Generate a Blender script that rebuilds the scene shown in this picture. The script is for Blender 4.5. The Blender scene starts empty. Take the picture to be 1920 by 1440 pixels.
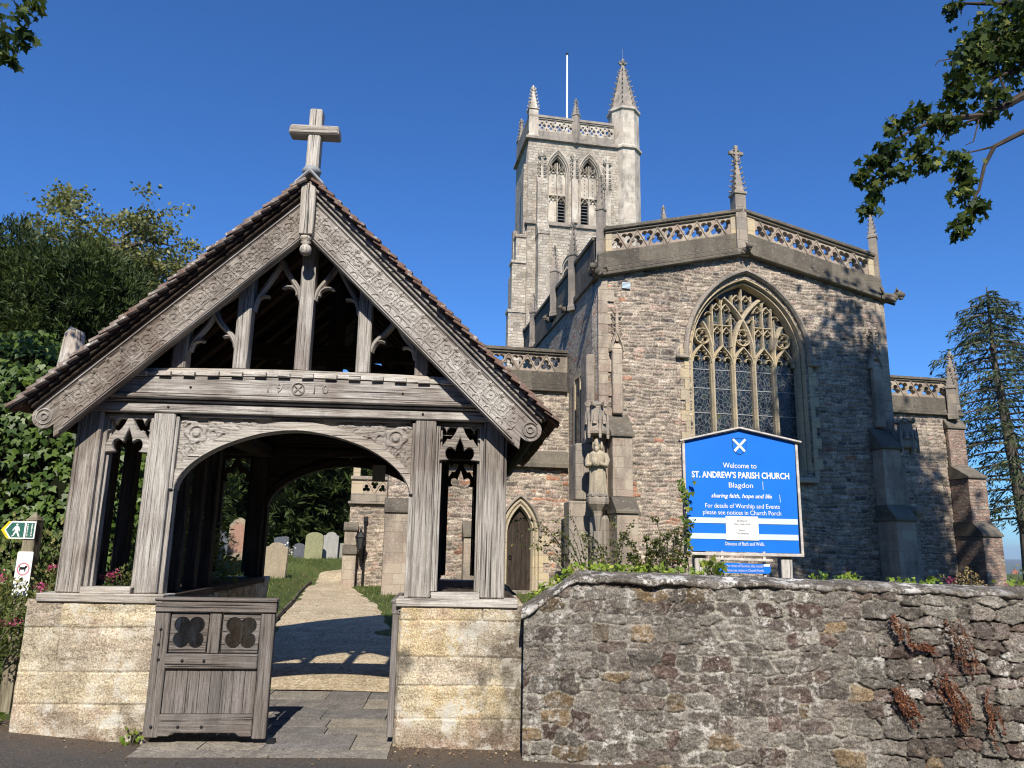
import bpy, bmesh, math, random
import numpy as np
from mathutils import Vector, Matrix
from math import sin, cos, pi, radians, sqrt, atan2, hypot

random.seed(7)
SC = bpy.context.scene
COL = SC.collection

# ------------------------------------------------------------------ camera
PITCH, ROLL, EYE = radians(12.0), radians(1.07), 1.6
F = Vector((0, cos(PITCH), sin(PITCH)))
R0 = Vector((1, 0, 0)); U0 = Vector((0, -sin(PITCH), cos(PITCH)))
Rv = cos(ROLL) * R0 + sin(ROLL) * U0
Uv = -sin(ROLL) * R0 + cos(ROLL) * U0
cd = bpy.data.cameras.new('camera'); cam = bpy.data.objects.new('camera', cd); COL.objects.link(cam)
cd.sensor_width = 36.0; cd.lens = 36.0 * 1400 / 1920; cd.clip_start = 0.05; cd.clip_end = 20000
M4 = Matrix((Rv, Uv, -F)).transposed().to_4x4(); M4.translation = (0, 0, EYE)
cam.matrix_world = M4
SC.camera = cam

# ------------------------------------------------------------------ sky and sun
SUN_EL, SUN_AZ = radians(41), radians(2.5)          # azimuth: degrees to the right of straight behind the camera
w = bpy.data.worlds.new('World'); SC.world = w; w.use_nodes = True
nt = w.node_tree; nt.nodes.clear()
sky = nt.nodes.new('ShaderNodeTexSky'); sky.sky_type = 'NISHITA'; sky.sun_disc = False
sky.sun_elevation = SUN_EL; sky.sun_rotation = pi - SUN_AZ
sky.altitude = 0; sky.air_density = 1.0; sky.dust_density = 0.3; sky.ozone_density = 5.0
bg = nt.nodes.new('ShaderNodeBackground'); bg.inputs[1].default_value = 0.078
wo = nt.nodes.new('ShaderNodeOutputWorld')
tint = nt.nodes.new('ShaderNodeMix'); tint.data_type = 'RGBA'; tint.blend_type = 'MULTIPLY'; tint.inputs[0].default_value = 1.0
tint.inputs[7].default_value = (0.57, 1.03, 1.58, 1)          # very clear, dry late-summer air
nt.links.new(sky.outputs[0], tint.inputs[6]); nt.links.new(tint.outputs[2], bg.inputs[0]); nt.links.new(bg.outputs[0], wo.inputs[0])
ld = bpy.data.lights.new('sun', 'SUN'); ld.energy = 5.0; ld.angle = radians(0.53); ld.color = (1.0, 0.93, 0.83)
sun = bpy.data.objects.new('sun', ld); COL.objects.link(sun)
tosun = Vector((sin(SUN_AZ) * cos(SUN_EL), -cos(SUN_AZ) * cos(SUN_EL), sin(SUN_EL)))
sun.rotation_euler = (-tosun).to_track_quat('-Z', 'Y').to_euler(); sun.location = tosun * 60
SC.view_settings.view_transform = 'Standard'; SC.view_settings.look = 'None'
SC.view_settings.exposure = 0.42; SC.view_settings.gamma = 1.0
SC.render.film_transparent = False
SC.cycles.pixel_filter_type = 'BLACKMAN_HARRIS'; SC.cycles.filter_width = 1.15
SC.cycles.max_bounces = 5; SC.cycles.diffuse_bounces = 2; SC.cycles.glossy_bounces = 2
SC.cycles.transmission_bounces = 3; SC.cycles.transparent_max_bounces = 4

# ------------------------------------------------------------------ numpy noise
def _h(ix, iy, seed):
    n = (ix * 374761393 + iy * 668265263 + seed * 974711) & 0x7fffffff
    n = ((n ^ (n >> 13)) * 1274126177) & 0x7fffffff
    n = n ^ (n >> 16)
    return (n & 0xffff) / 65535.0
def vnoise(x, y, seed=0):
    x = np.asarray(x, float); y = np.asarray(y, float)
    ix = np.floor(x).astype(np.int64); iy = np.floor(y).astype(np.int64)
    fx = x - ix; fy = y - iy
    fx = fx * fx * (3 - 2 * fx); fy = fy * fy * (3 - 2 * fy)
    a = _h(ix, iy, seed); b = _h(ix + 1, iy, seed); c = _h(ix, iy + 1, seed); d = _h(ix + 1, iy + 1, seed)
    return (a + (b - a) * fx) * (1 - fy) + (c + (d - c) * fx) * fy
def fbm(x, y, seed=0, oct=4):
    s = 0; a = 0.5; t = 0
    for o in range(oct):
        s = s + a * vnoise(x * 2 ** o, y * 2 ** o, seed + o * 17); t += a; a *= 0.5
    return s / t
def sst(e0, e1, x):
    t = np.clip((x - e0) / (e1 - e0), 0, 1); return t * t * (3 - 2 * t)

# ------------------------------------------------------------------ materials
def nmat(name):
    m = bpy.data.materials.new(name); m.use_nodes = True
    n = m.node_tree; n.nodes.clear()
    out = n.nodes.new('ShaderNodeOutputMaterial'); b = n.nodes.new('ShaderNodeBsdfPrincipled')
    n.links.new(b.outputs[0], out.inputs[0])
    b.inputs['Roughness'].default_value = 0.85
    b.inputs['Specular IOR Level'].default_value = 0.25
    return m, n, b
def N(n, t, **k):
    o = n.nodes.new('ShaderNode' + t)
    for a, v in k.items():
        if a.startswith('i_'):
            o.inputs[a[2:].replace('_', ' ')].default_value = v
        else:
            setattr(o, a, v)
    return o
def ramp(n, fac, stops, interp='LINEAR'):
    r = n.nodes.new('ShaderNodeValToRGB'); r.color_ramp.interpolation = interp
    e = r.color_ramp.elements
    while len(e) < len(stops): e.new(0.5)
    for i, (p, c) in enumerate(stops):
        e[i].position = p; e[i].color = (c[0], c[1], c[2], 1) if not isinstance(c, (int, float)) else (c, c, c, 1)
    if fac is not None: n.links.new(fac, r.inputs[0])
    return r.outputs[0]
def mix(n, fac, a, b, blend='MIX'):
    m = n.nodes.new('ShaderNodeMix'); m.data_type = 'RGBA'; m.blend_type = blend
    for i, v in ((0, fac), (6, a), (7, b)):
        sock = m.inputs[i]
        if isinstance(v, bpy.types.NodeSocket): n.links.new(v, sock)
        elif isinstance(v, (int, float)): sock.default_value = v if i == 0 else (v, v, v, 1)
        else: sock.default_value = (*v, 1)
    return m.outputs[2]
def math_(n, op, a, b=0.0):
    m = n.nodes.new('ShaderNodeMath'); m.operation = op
    for i, v in enumerate((a, b)):
        if isinstance(v, bpy.types.NodeSocket): n.links.new(v, m.inputs[i])
        else: m.inputs[i].default_value = v
    return m.outputs[0]
def noise(n, vec, scale, detail=4, rough=0.55, dist=0.0):
    t = N(n, 'TexNoise'); t.inputs['Scale'].default_value = scale; t.inputs['Detail'].default_value = detail
    t.inputs['Roughness'].default_value = rough; t.inputs['Distortion'].default_value = dist
    if vec is not None: n.links.new(vec, t.inputs['Vector'])
    return t.outputs[0]
def mapping(n, vec, sc):
    m = N(n, 'Mapping'); m.inputs['Scale'].default_value = sc
    n.links.new(vec, m.inputs['Vector']); return m.outputs[0]
def bump(n, b, h, strength, dist):
    bp = N(n, 'Bump'); bp.inputs['Strength'].default_value = strength; bp.inputs['Distance'].default_value = dist
    n.links.new(h, bp.inputs['Height']); n.links.new(bp.outputs[0], b.inputs['Normal'])
def attr(n, name, out='Vector'):
    a = N(n, 'Attribute', attribute_name=name); return a.outputs[out]
def objco(n):
    return N(n, 'TexCoord').outputs['Object']

def mat_wood(name, dark, mid, light, brown, brown_amt=0.5, streak=26, bstr=0.6, b0=0.47):
    m, n, b = nmat(name)
    g = attr(n, 'gc')
    s1 = noise(n, mapping(n, g, (1.6, streak, streak)), 1.0, 7, 0.72, 0.25)
    s2 = noise(n, mapping(n, g, (5, streak * 2.4, streak * 2.4)), 1.0, 4, 0.7)
    big = noise(n, objco(n), 1.1, 3, 0.6)
    f = math_(n, 'ADD', math_(n, 'MULTIPLY', s1, 0.55), math_(n, 'MULTIPLY', s2, 0.45))
    c = ramp(n, f, [(0.36, dark), (0.46, mid), (0.57, light), (0.68, [min(1, x * 1.15) for x in light])])
    c2 = mix(n, math_(n, 'MULTIPLY', ramp(n, big, [(b0, 0.0), (b0 + 0.14, 1.0)]), brown_amt), c, mix(n, 0.75, c, brown, 'MIX'))
    crack = ramp(n, noise(n, mapping(n, g, (0.9, streak * 1.7, streak * 1.7)), 1.0, 2, 0.5, 0.2), [(0.325, 0.0), (0.365, 1.0)])
    c3 = mix(n, crack, [x * 0.35 for x in dark], c2)
    fine = noise(n, objco(n), 160, 2, 0.6)
    c4 = mix(n, 0.35, c3, ramp(n, fine, [(0.3, 0.25), (0.7, 0.85)]), 'OVERLAY')
    oi = N(n, 'ObjectInfo')
    c4 = mix(n, 1.0, c4, ramp(n, oi.outputs['Random'], [(0.0, (0.80, 0.78, 0.75)), (0.5, (0.96, 0.95, 0.93)), (1.0, (1.0, 1.0, 1.0))]), 'MULTIPLY')
    wet_ = ramp(n, noise(n, mapping(n, objco(n), (3.0, 3.0, 0.7)), 1.0, 5, 0.7), [(0.53, 0.0), (0.66, 1.0)])
    c4 = mix(n, math_(n, 'MULTIPLY', wet_, 0.45), c4, [x * 0.55 + y * 0.2 for x, y in zip(dark, mid)])
    n.links.new(c4, b.inputs['Base Color'])
    hh = math_(n, 'ADD', math_(n, 'MULTIPLY', f, 0.7), math_(n, 'MULTIPLY', crack, 0.6))
    bump(n, b, hh, bstr, 0.012)
    b.inputs['Roughness'].default_value = 0.9
    return m

def mat_rubble(name, stops, bw=0.30, rh=0.115, mortar=(0.36, 0.32, 0.27), stain=0.5, seed=0.0, bdist=0.05, dark=(0.09, 0.085, 0.08)):
    m, n, b = nmat(name)
    uv = N(n, 'UVMap', uv_map='UVMap').outputs[0]
    nz = N(n, 'TexNoise'); nz.inputs['Scale'].default_value = 2.6; nz.inputs['Detail'].default_value = 3
    n.links.new(uv, nz.inputs['Vector'])
    vm = N(n, 'VectorMath', operation='SUBTRACT'); n.links.new(nz.outputs['Color'], vm.inputs[0]); vm.inputs[1].default_value = (0.5, 0.5, 0.5)
    vs = N(n, 'VectorMath', operation='MULTIPLY'); n.links.new(vm.outputs[0], vs.inputs[0]); vs.inputs[1].default_value = (0.24, 0.085, 0)
    va = N(n, 'VectorMath', operation='ADD'); n.links.new(uv, va.inputs[0]); n.links.new(vs.outputs[0], va.inputs[1])
    def brick(bw, rh, ms, off, vec):
        t = N(n, 'TexBrick'); t.offset = off; t.squash = 0.72; t.squash_frequency = 3
        t.inputs['Color1'].default_value = (0, 0, 0, 1); t.inputs['Color2'].default_value = (1, 1, 1, 1); t.inputs['Mortar'].default_value = (0.5, 0.5, 0.5, 1)
        t.inputs['Scale'].default_value = 1.0; t.inputs['Mortar Size'].default_value = ms; t.inputs['Mortar Smooth'].default_value = 0.6
        t.inputs['Brick Width'].default_value = bw; t.inputs['Row Height'].default_value = rh
        n.links.new(vec, t.inputs['Vector']); return t
    t = brick(bw, rh, 0.011, 0.37, va.outputs[0])
    rnd = t.outputs['Color']
    c = ramp(n, rnd, stops, 'LINEAR')
    nf = noise(n, uv, 22, 4, 0.7)
    c = mix(n, 0.75, c, ramp(n, nf, [(0.25, 0.12), (0.75, 0.92)]), 'OVERLAY')
    c = mix(n, t.outputs['Fac'], c, mortar)
    big = noise(n, objco(n), 0.55, 5, 0.65)
    c = mix(n, math_(n, 'MULTIPLY', ramp(n, big, [(0.48, 0.0), (0.70, 1.0)]), stain), c, mix(n, 0.7, c, dark))
    lich = ramp(n, noise(n, uv, 7.5, 5, 0.75), [(0.62, 0.0), (0.70, 1.0)])
    c = mix(n, math_(n, 'MULTIPLY', lich, 0.35), c, (0.42, 0.40, 0.35))
    rock = noise(n, mapping(n, uv, (9, 17, 9)), 1.0, 5, 0.7, 0.6)
    c = mix(n, 0.55, c, ramp(n, rock, [(0.32, 0.16), (0.62, 0.74)]), 'OVERLAY')
    n.links.new(c, b.inputs['Base Color'])
    h = math_(n, 'SUBTRACT', math_(n, 'ADD', math_(n, 'MULTIPLY', rock, 0.75), math_(n, 'MULTIPLY', nf, 0.25)), math_(n, 'MULTIPLY', t.outputs['Fac'], 0.55))
    h = math_(n, 'ADD', h, math_(n, 'MULTIPLY', rnd, 0.2))
    bump(n, b, h, 1.0, bdist * 1.5)
    b.inputs['Roughness'].default_value = 0.95
    return m

def mat_ashlar(name, c1, c2, dark, scale=3.0, stain=0.6, lichen=0.35, bw=0.7, rh=0.32, joint=0.5, lcol=(0.50, 0.49, 0.44)):
    m, n, b = nmat(name)
    o = objco(n); uv = N(n, 'UVMap', uv_map='UVMap').outputs[0]
    t = N(n, 'TexBrick'); t.offset = 0.43
    t.inputs['Color1'].default_value = (0, 0, 0, 1); t.inputs['Color2'].default_value = (1, 1, 1, 1); t.inputs['Mortar'].default_value = (0.5, 0.5, 0.5, 1)
    t.inputs['Scale'].default_value = 1.0; t.inputs['Mortar Size'].default_value = 0.006; t.inputs['Mortar Smooth'].default_value = 0.4
    t.inputs['Brick Width'].default_value = bw; t.inputs['Row Height'].default_value = rh
    n.links.new(uv, t.inputs['Vector'])
    f = math_(n, 'ADD', math_(n, 'MULTIPLY', t.outputs['Color'], 0.45), math_(n, 'MULTIPLY', noise(n, o, scale, 6, 0.65), 0.55))
    c = mix(n, ramp(n, f, [(0.3, 0.0), (0.62, 1.0)]), c1, c2)
    st = ramp(n, noise(n, mapping(n, o, (1.2, 1.2, 0.5)), 1.3, 6, 0.7), [(0.45, 0.0), (0.66, 1.0)])
    c = mix(n, math_(n, 'MULTIPLY', st, stain), c, dark)
    li = ramp(n, noise(n, o, 13, 5, 0.8), [(0.57, 0.0), (0.64, 1.0)])
    c = mix(n, math_(n, 'MULTIPLY', li, lichen), c, lcol)
    c = mix(n, 0.5, c, ramp(n, noise(n, o, 60, 3, 0.7), [(0.3, 0.2), (0.7, 0.82)]), 'OVERLAY')
    c = mix(n, math_(n, 'MULTIPLY', t.outputs['Fac'], joint), c, [x * 0.6 for x in dark])
    n.links.new(c, b.inputs['Base Color'])
    h = math_(n, 'SUBTRACT', noise(n, o, 28, 6, 0.75), math_(n, 'MULTIPLY', t.outputs['Fac'], 0.6 * joint))
    bump(n, b, h, 0.7, 0.02)
    b.inputs['Roughness'].default_value = 0.93
    return m

def noise_vec(n, o):
    nz = N(n, 'TexNoise'); nz.inputs['Scale'].default_value = 14; nz.inputs['Detail'].default_value = 4; n.links.new(o, nz.inputs['Vector'])
    a = N(n, 'VectorMath', operation='MULTIPLY_ADD'); n.links.new(nz.outputs['Color'], a.inputs[0]); a.inputs[1].default_value = (0.10, 0.10, 0.10); n.links.new(o, a.inputs[2]); return a.outputs[0]
def mat_vcol(name, speck=1.0, dots=1.0, rough=0.93, lich=0.6, lcol=(0.55, 0.54, 0.50), lscale=9, l0=0.60, fscale=95, orange=0.0, bs=0.6):
    """stone whose block colours are in the 'Col' attribute; grit and lichen on top"""
    m, n, b = nmat(name)
    o = objco(n); c = attr(n, 'Col', 'Color')
    c = mix(n, 0.4 + 0.6 * speck, c, ramp(n, noise(n, o, fscale, 4, 0.9), [(0.36, 0.0), (0.64, 1.0)]), 'OVERLAY')
    sp2 = ramp(n, noise(n, o, fscale * 0.55, 3, 0.9), [(0.60, 0.0), (0.66, 1.0)])
    c = mix(n, math_(n, 'MULTIPLY', sp2, 0.5 * speck), c, lcol)
    sp3 = ramp(n, noise(n, o, fscale * 0.45, 4, 0.9), [(0.34, 1.0), (0.41, 0.0)])
    c = mix(n, math_(n, 'MULTIPLY', sp3, 0.75 * speck), c, (0.025, 0.022, 0.018))
    c = mix(n, 0.6, c, ramp(n, noise(n, o, 6, 4, 0.7), [(0.3, 0.25), (0.7, 0.75)]), 'OVERLAY')
    l1 = ramp(n, noise(n, o, lscale, 7, 0.82), [(l0, 0.0), (l0 + 0.045, 1.0)])
    l2 = ramp(n, noise(n, o, 2.2, 3, 0.6), [(0.42, 0.0), (0.62, 1.0)])
    c = mix(n, math_(n, 'MULTIPLY', math_(n, 'MULTIPLY', l1, l2), lich), c, lcol)
    v = N(n, 'TexVoronoi'); v.inputs['Scale'].default_value = 10; n.links.new(noise_vec(n, o), v.inputs['Vector'])
    sp = ramp(n, math_(n, 'ADD', v.outputs['Distance'], math_(n, 'MULTIPLY', noise(n, o, 40, 3), 0.2)), [(0.22, 1.0), (0.30, 0.0)])
    rr = ramp(n, v.outputs['Color'], [(0.76, 0.0), (0.79, 1.0)])
    c = mix(n, math_(n, 'MULTIPLY', math_(n, 'MULTIPLY', sp, rr), dots), c, (0.72, 0.70, 0.64))
    if orange:
        l3 = ramp(n, noise(n, o, 10, 6, 0.8), [(0.61, 0.0), (0.66, 1.0)])
        l4 = ramp(n, noise(n, o, 2.9, 2, 0.6), [(0.5, 0.0), (0.62, 1.0)])
        c = mix(n, math_(n, 'MULTIPLY', math_(n, 'MULTIPLY', l3, l4), orange), c, (0.50, 0.25, 0.05))
    n.links.new(c, b.inputs['Base Color'])
    bump(n, b, math_(n, 'ADD', noise(n, o, 70, 6, 0.8), math_(n, 'MULTIPLY', noise(n, o, 25, 3, 0.6), 1.0)), bs, 0.012)
    b.inputs['Roughness'].default_value = rough
    return m

def mat_plain(name, col, rough=0.6, var=0.15, scale=8, spec=0.3, metal=0.0):
    m, n, b = nmat(name)
    f = noise(n, objco(n), scale, 4, 0.6)
    c = mix(n, ramp(n, f, [(0.3, 0.0), (0.7, 1.0)]), [x * (1 - var) for x in col], [min(1, x * (1 + var)) for x in col])
    n.links.new(c, b.inputs['Base Color'])
    b.inputs['Roughness'].default_value = rough; b.inputs['Specular IOR Level'].default_value = spec; b.inputs['Metallic'].default_value = metal
    return m

def mat_leaf(name, c1, c2, c3=None, rough=0.5, trans=0.35, spec=0.4):
    m = bpy.data.materials.new(name); m.use_nodes = True; n = m.node_tree; n.nodes.clear()
    out = N(n, 'OutputMaterial'); b = N(n, 'BsdfPrincipled'); tr = N(n, 'BsdfTranslucent'); mx = N(n, 'MixShader')
    r = attr(n, 'rnd', 'Fac')
    stops = [(0.1, c1), (0.75, c2)] + ([(0.95, c3)] if c3 else [])
    c = ramp(n, r, stops)
    n.links.new(c, b.inputs['Base Color'])
    n.links.new(mix(n, 0.5, c, [min(1, c2[0] * 2.2), min(1, c2[1] * 2.0), c2[2] * 0.8]), tr.inputs['Color'])
    b.inputs['Roughness'].default_value = rough; b.inputs['Specular IOR Level'].default_value = spec
    mx.inputs[0].default_value = trans
    n.links.new(b.outputs[0], mx.inputs[1]); n.links.new(tr.outputs[0], mx.inputs[2]); n.links.new(mx.outputs[0], out.inputs[0])
    return m

OAK = mat_wood('weathered_oak', (0.085, 0.077, 0.069), (0.29, 0.268, 0.243), (0.50, 0.475, 0.44), (0.085, 0.045, 0.025), 0.6, 52, 0.9)
OAKS = mat_wood('stained_oak', (0.06, 0.048, 0.038), (0.24, 0.21, 0.185), (0.46, 0.43, 0.39), (0.08, 0.042, 0.024), 0.85, 52, 0.9, 0.50)
OAKP = mat_wood('pale_bleached_oak', (0.14, 0.13, 0.115), (0.42, 0.395, 0.355), (0.62, 0.59, 0.54), (0.26, 0.19, 0.12), 0.4, 52, 0.9)
OAKB = mat_wood('brown_oak', (0.012, 0.009, 0.007), (0.034, 0.025, 0.019), (0.068, 0.052, 0.04), (0.036, 0.021, 0.012), 0.6)  # brown oak darkened further: lychgate interior shade put into the colour
OAKD = mat_wood('shade_dark_roof_oak', (0.004, 0.003, 0.003), (0.011, 0.008, 0.006), (0.02, 0.015, 0.011), (0.012, 0.007, 0.004), 0.6)  # near-black boarding oak, its colour carries the shade of the roof space
OAKG = mat_wood('grey_gate_oak', (0.05, 0.044, 0.04), (0.145, 0.13, 0.118), (0.235, 0.215, 0.20), (0.085, 0.058, 0.042), 0.5, 46, 0.8)
RUB = mat_rubble('coursed_grey_rubble', [(0.0, (0.20, 0.172, 0.138)), (0.15, (0.37, 0.32, 0.25)), (0.40, (0.44, 0.38, 0.30)), (0.62, (0.34, 0.28, 0.225)), (0.80, (0.46, 0.405, 0.32)), (0.93, (0.30, 0.25, 0.205)), (0.965, (0.38, 0.22, 0.15)), (1.0, (0.40, 0.17, 0.10))], 0.27, 0.098, mortar=(0.42, 0.365, 0.285), stain=0.45)
RUBT = mat_rubble('lichened_tower_rubble', [(0.0, (0.30, 0.255, 0.20)), (0.3, (0.52, 0.455, 0.36)), (0.7, (0.41, 0.335, 0.26)), (1.0, (0.60, 0.54, 0.435))], bw=0.42, rh=0.2, mortar=(0.42, 0.38, 0.31), stain=0.75, bdist=0.06, dark=(0.12, 0.105, 0.085))
BATH = mat_ashlar('honey_limestone', (0.52, 0.42, 0.26), (0.44, 0.37, 0.26), (0.19, 0.165, 0.135), 3.5, 0.45, 0.2)
DRES = mat_ashlar('grey_weathered_dressings', (0.36, 0.30, 0.235), (0.27, 0.235, 0.195), (0.10, 0.093, 0.082), 3.0, 0.75, 0.3)
PINK = mat_ashlar('pinkish_dressings', (0.36, 0.275, 0.215), (0.42, 0.355, 0.27), (0.13, 0.112, 0.09), 4.0, 0.8, 0.35, 0.5, 0.26, 0.35)
COPE = mat_ashlar('dark_lichened_coping', (0.105, 0.09, 0.07), (0.165, 0.142, 0.108), (0.05, 0.044, 0.036), 4.0, 0.6, 0.45, 1.1, 0.8, 0.3, (0.34, 0.33, 0.29))
TOWS = mat_ashlar('pale_tower_stone', (0.58, 0.52, 0.42), (0.47, 0.40, 0.315), (0.13, 0.115, 0.092), 1.6, 0.75, 0.5, 1.0, 0.42, 0.3)
LEAD = mat_plain('lead_sheet', (0.30, 0.31, 0.32), 0.55, 0.2, 6)
IRON = mat_plain('black_iron', (0.012, 0.012, 0.013), 0.5, 0.3, 20)
WHITE = mat_plain('white_paint', (0.78, 0.78, 0.76), 0.5, 0.05, 5)
BLUE = mat_plain('blue_sign_paint', (0.010, 0.165, 0.68), 0.4, 0.06, 2.5, 0.35)
PALEB = mat_plain('pale_blue_band', (0.56, 0.68, 0.74), 0.5, 0.06, 3)
GREY = mat_plain('sign_edge_wood', (0.50, 0.46, 0.41), 0.8, 0.3, 14)
SIGNG = mat_plain('green_waymark', (0.035, 0.13, 0.105), 0.4, 0.15, 12)
YELL = mat_plain('yellow_edge', (0.70, 0.55, 0.03), 0.5, 0.15, 20)
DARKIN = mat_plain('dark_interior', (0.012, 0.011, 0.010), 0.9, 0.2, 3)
BARK = mat_wood('bark', (0.03, 0.025, 0.02), (0.09, 0.075, 0.06), (0.16, 0.135, 0.11), (0.07, 0.06, 0.035), 0.4, 14)
BARKD = mat_wood('dark_bark', (0.02, 0.016, 0.012), (0.05, 0.04, 0.032), (0.09, 0.072, 0.058), (0.05, 0.035, 0.02), 0.4, 14)

# ------------------------------------------------------------------ object helpers
def tag(o, label=None, cat=None, group=None, kind=None):
    if label: o['label'] = label
    if cat: o['category'] = cat
    if group: o['group'] = group
    if kind: o['kind'] = kind
    return o
def empty(name, loc=(0, 0, 0), rz=0, label=None, cat=None, group=None):
    o = bpy.data.objects.new(name, None); COL.objects.link(o)
    o.location = loc; o.rotation_euler = (0, 0, radians(rz)); o.empty_display_size = 0.2
    return tag(o, label, cat, group)
def add_uv(me):
    nl = len(me.loops)
    if nl == 0: return
    while me.uv_layers: me.uv_layers.remove(me.uv_layers[0])
    me.update()
    co = np.empty(len(me.vertices) * 3); me.vertices.foreach_get('co', co); co = co.reshape(-1, 3)
    vi = np.empty(nl, np.int32); me.loops.foreach_get('vertex_index', vi)
    npoly = len(me.polygons)
    nr = np.empty(npoly * 3); me.polygons.foreach_get('normal', nr); nr = np.abs(nr.reshape(-1, 3))
    lt = np.empty(npoly, np.int32); me.polygons.foreach_get('loop_total', lt)
    ln = np.repeat(nr, lt, axis=0)
    c = co[vi]
    isz = (ln[:, 2] > 0.75); isx = (~isz) & (ln[:, 0] > ln[:, 1])
    u = np.where(isz, c[:, 0], np.where(isx, c[:, 1] + 0.137, c[:, 0]))
    v = np.where(isz, c[:, 1], c[:, 2])
    l = me.uv_layers.new(name='UVMap')
    l.data.foreach_set('uv', np.stack([u, v], 1).astype(np.float32).ravel())
def finish(me, name, mat, parent=None, gc=None, bevel=0, smooth=False, sub=None):
    me.name = name
    if isinstance(mat, (list, tuple)):
        for m in mat: me.materials.append(m)
    elif mat: me.materials.append(mat)
    add_uv(me)
    if gc is not None:
        a = me.attributes.new('gc', 'FLOAT_VECTOR', 'POINT'); a.data.foreach_set('vector', np.asarray(gc, np.float32).ravel())
    elif 'gc' not in me.attributes and len(me.vertices):
        co = np.empty(len(me.vertices) * 3, np.float32); me.vertices.foreach_get('co', co); co = co.reshape(-1, 3)[:, [2, 0, 1]]
        a = me.attributes.new('gc', 'FLOAT_VECTOR', 'POINT'); a.data.foreach_set('vector', np.ascontiguousarray(co).ravel())
    if smooth: me.polygons.foreach_set('use_smooth', [True] * len(me.polygons))
    o = bpy.data.objects.new(name, me); COL.objects.link(o)
    if parent: o.parent = parent
    if bevel:
        b = o.modifiers.new('bevel', 'BEVEL'); b.width = bevel; b.segments = 1; b.limit_method = 'ANGLE'; b.angle_limit = radians(40)
    return o
def children_of(o): return [c for c in bpy.data.objects if c.parent == o]
def copy_tree(o, parent=None, kids=None):
    if kids is None:
        kids = {}
        for c in bpy.data.objects:
            if c.parent: kids.setdefault(c.parent, []).append(c)
    c = o.copy(); COL.objects.link(c)
    if parent: c.parent = parent
    for k in kids.get(o, []): copy_tree(k, c, kids)
    return c

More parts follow.
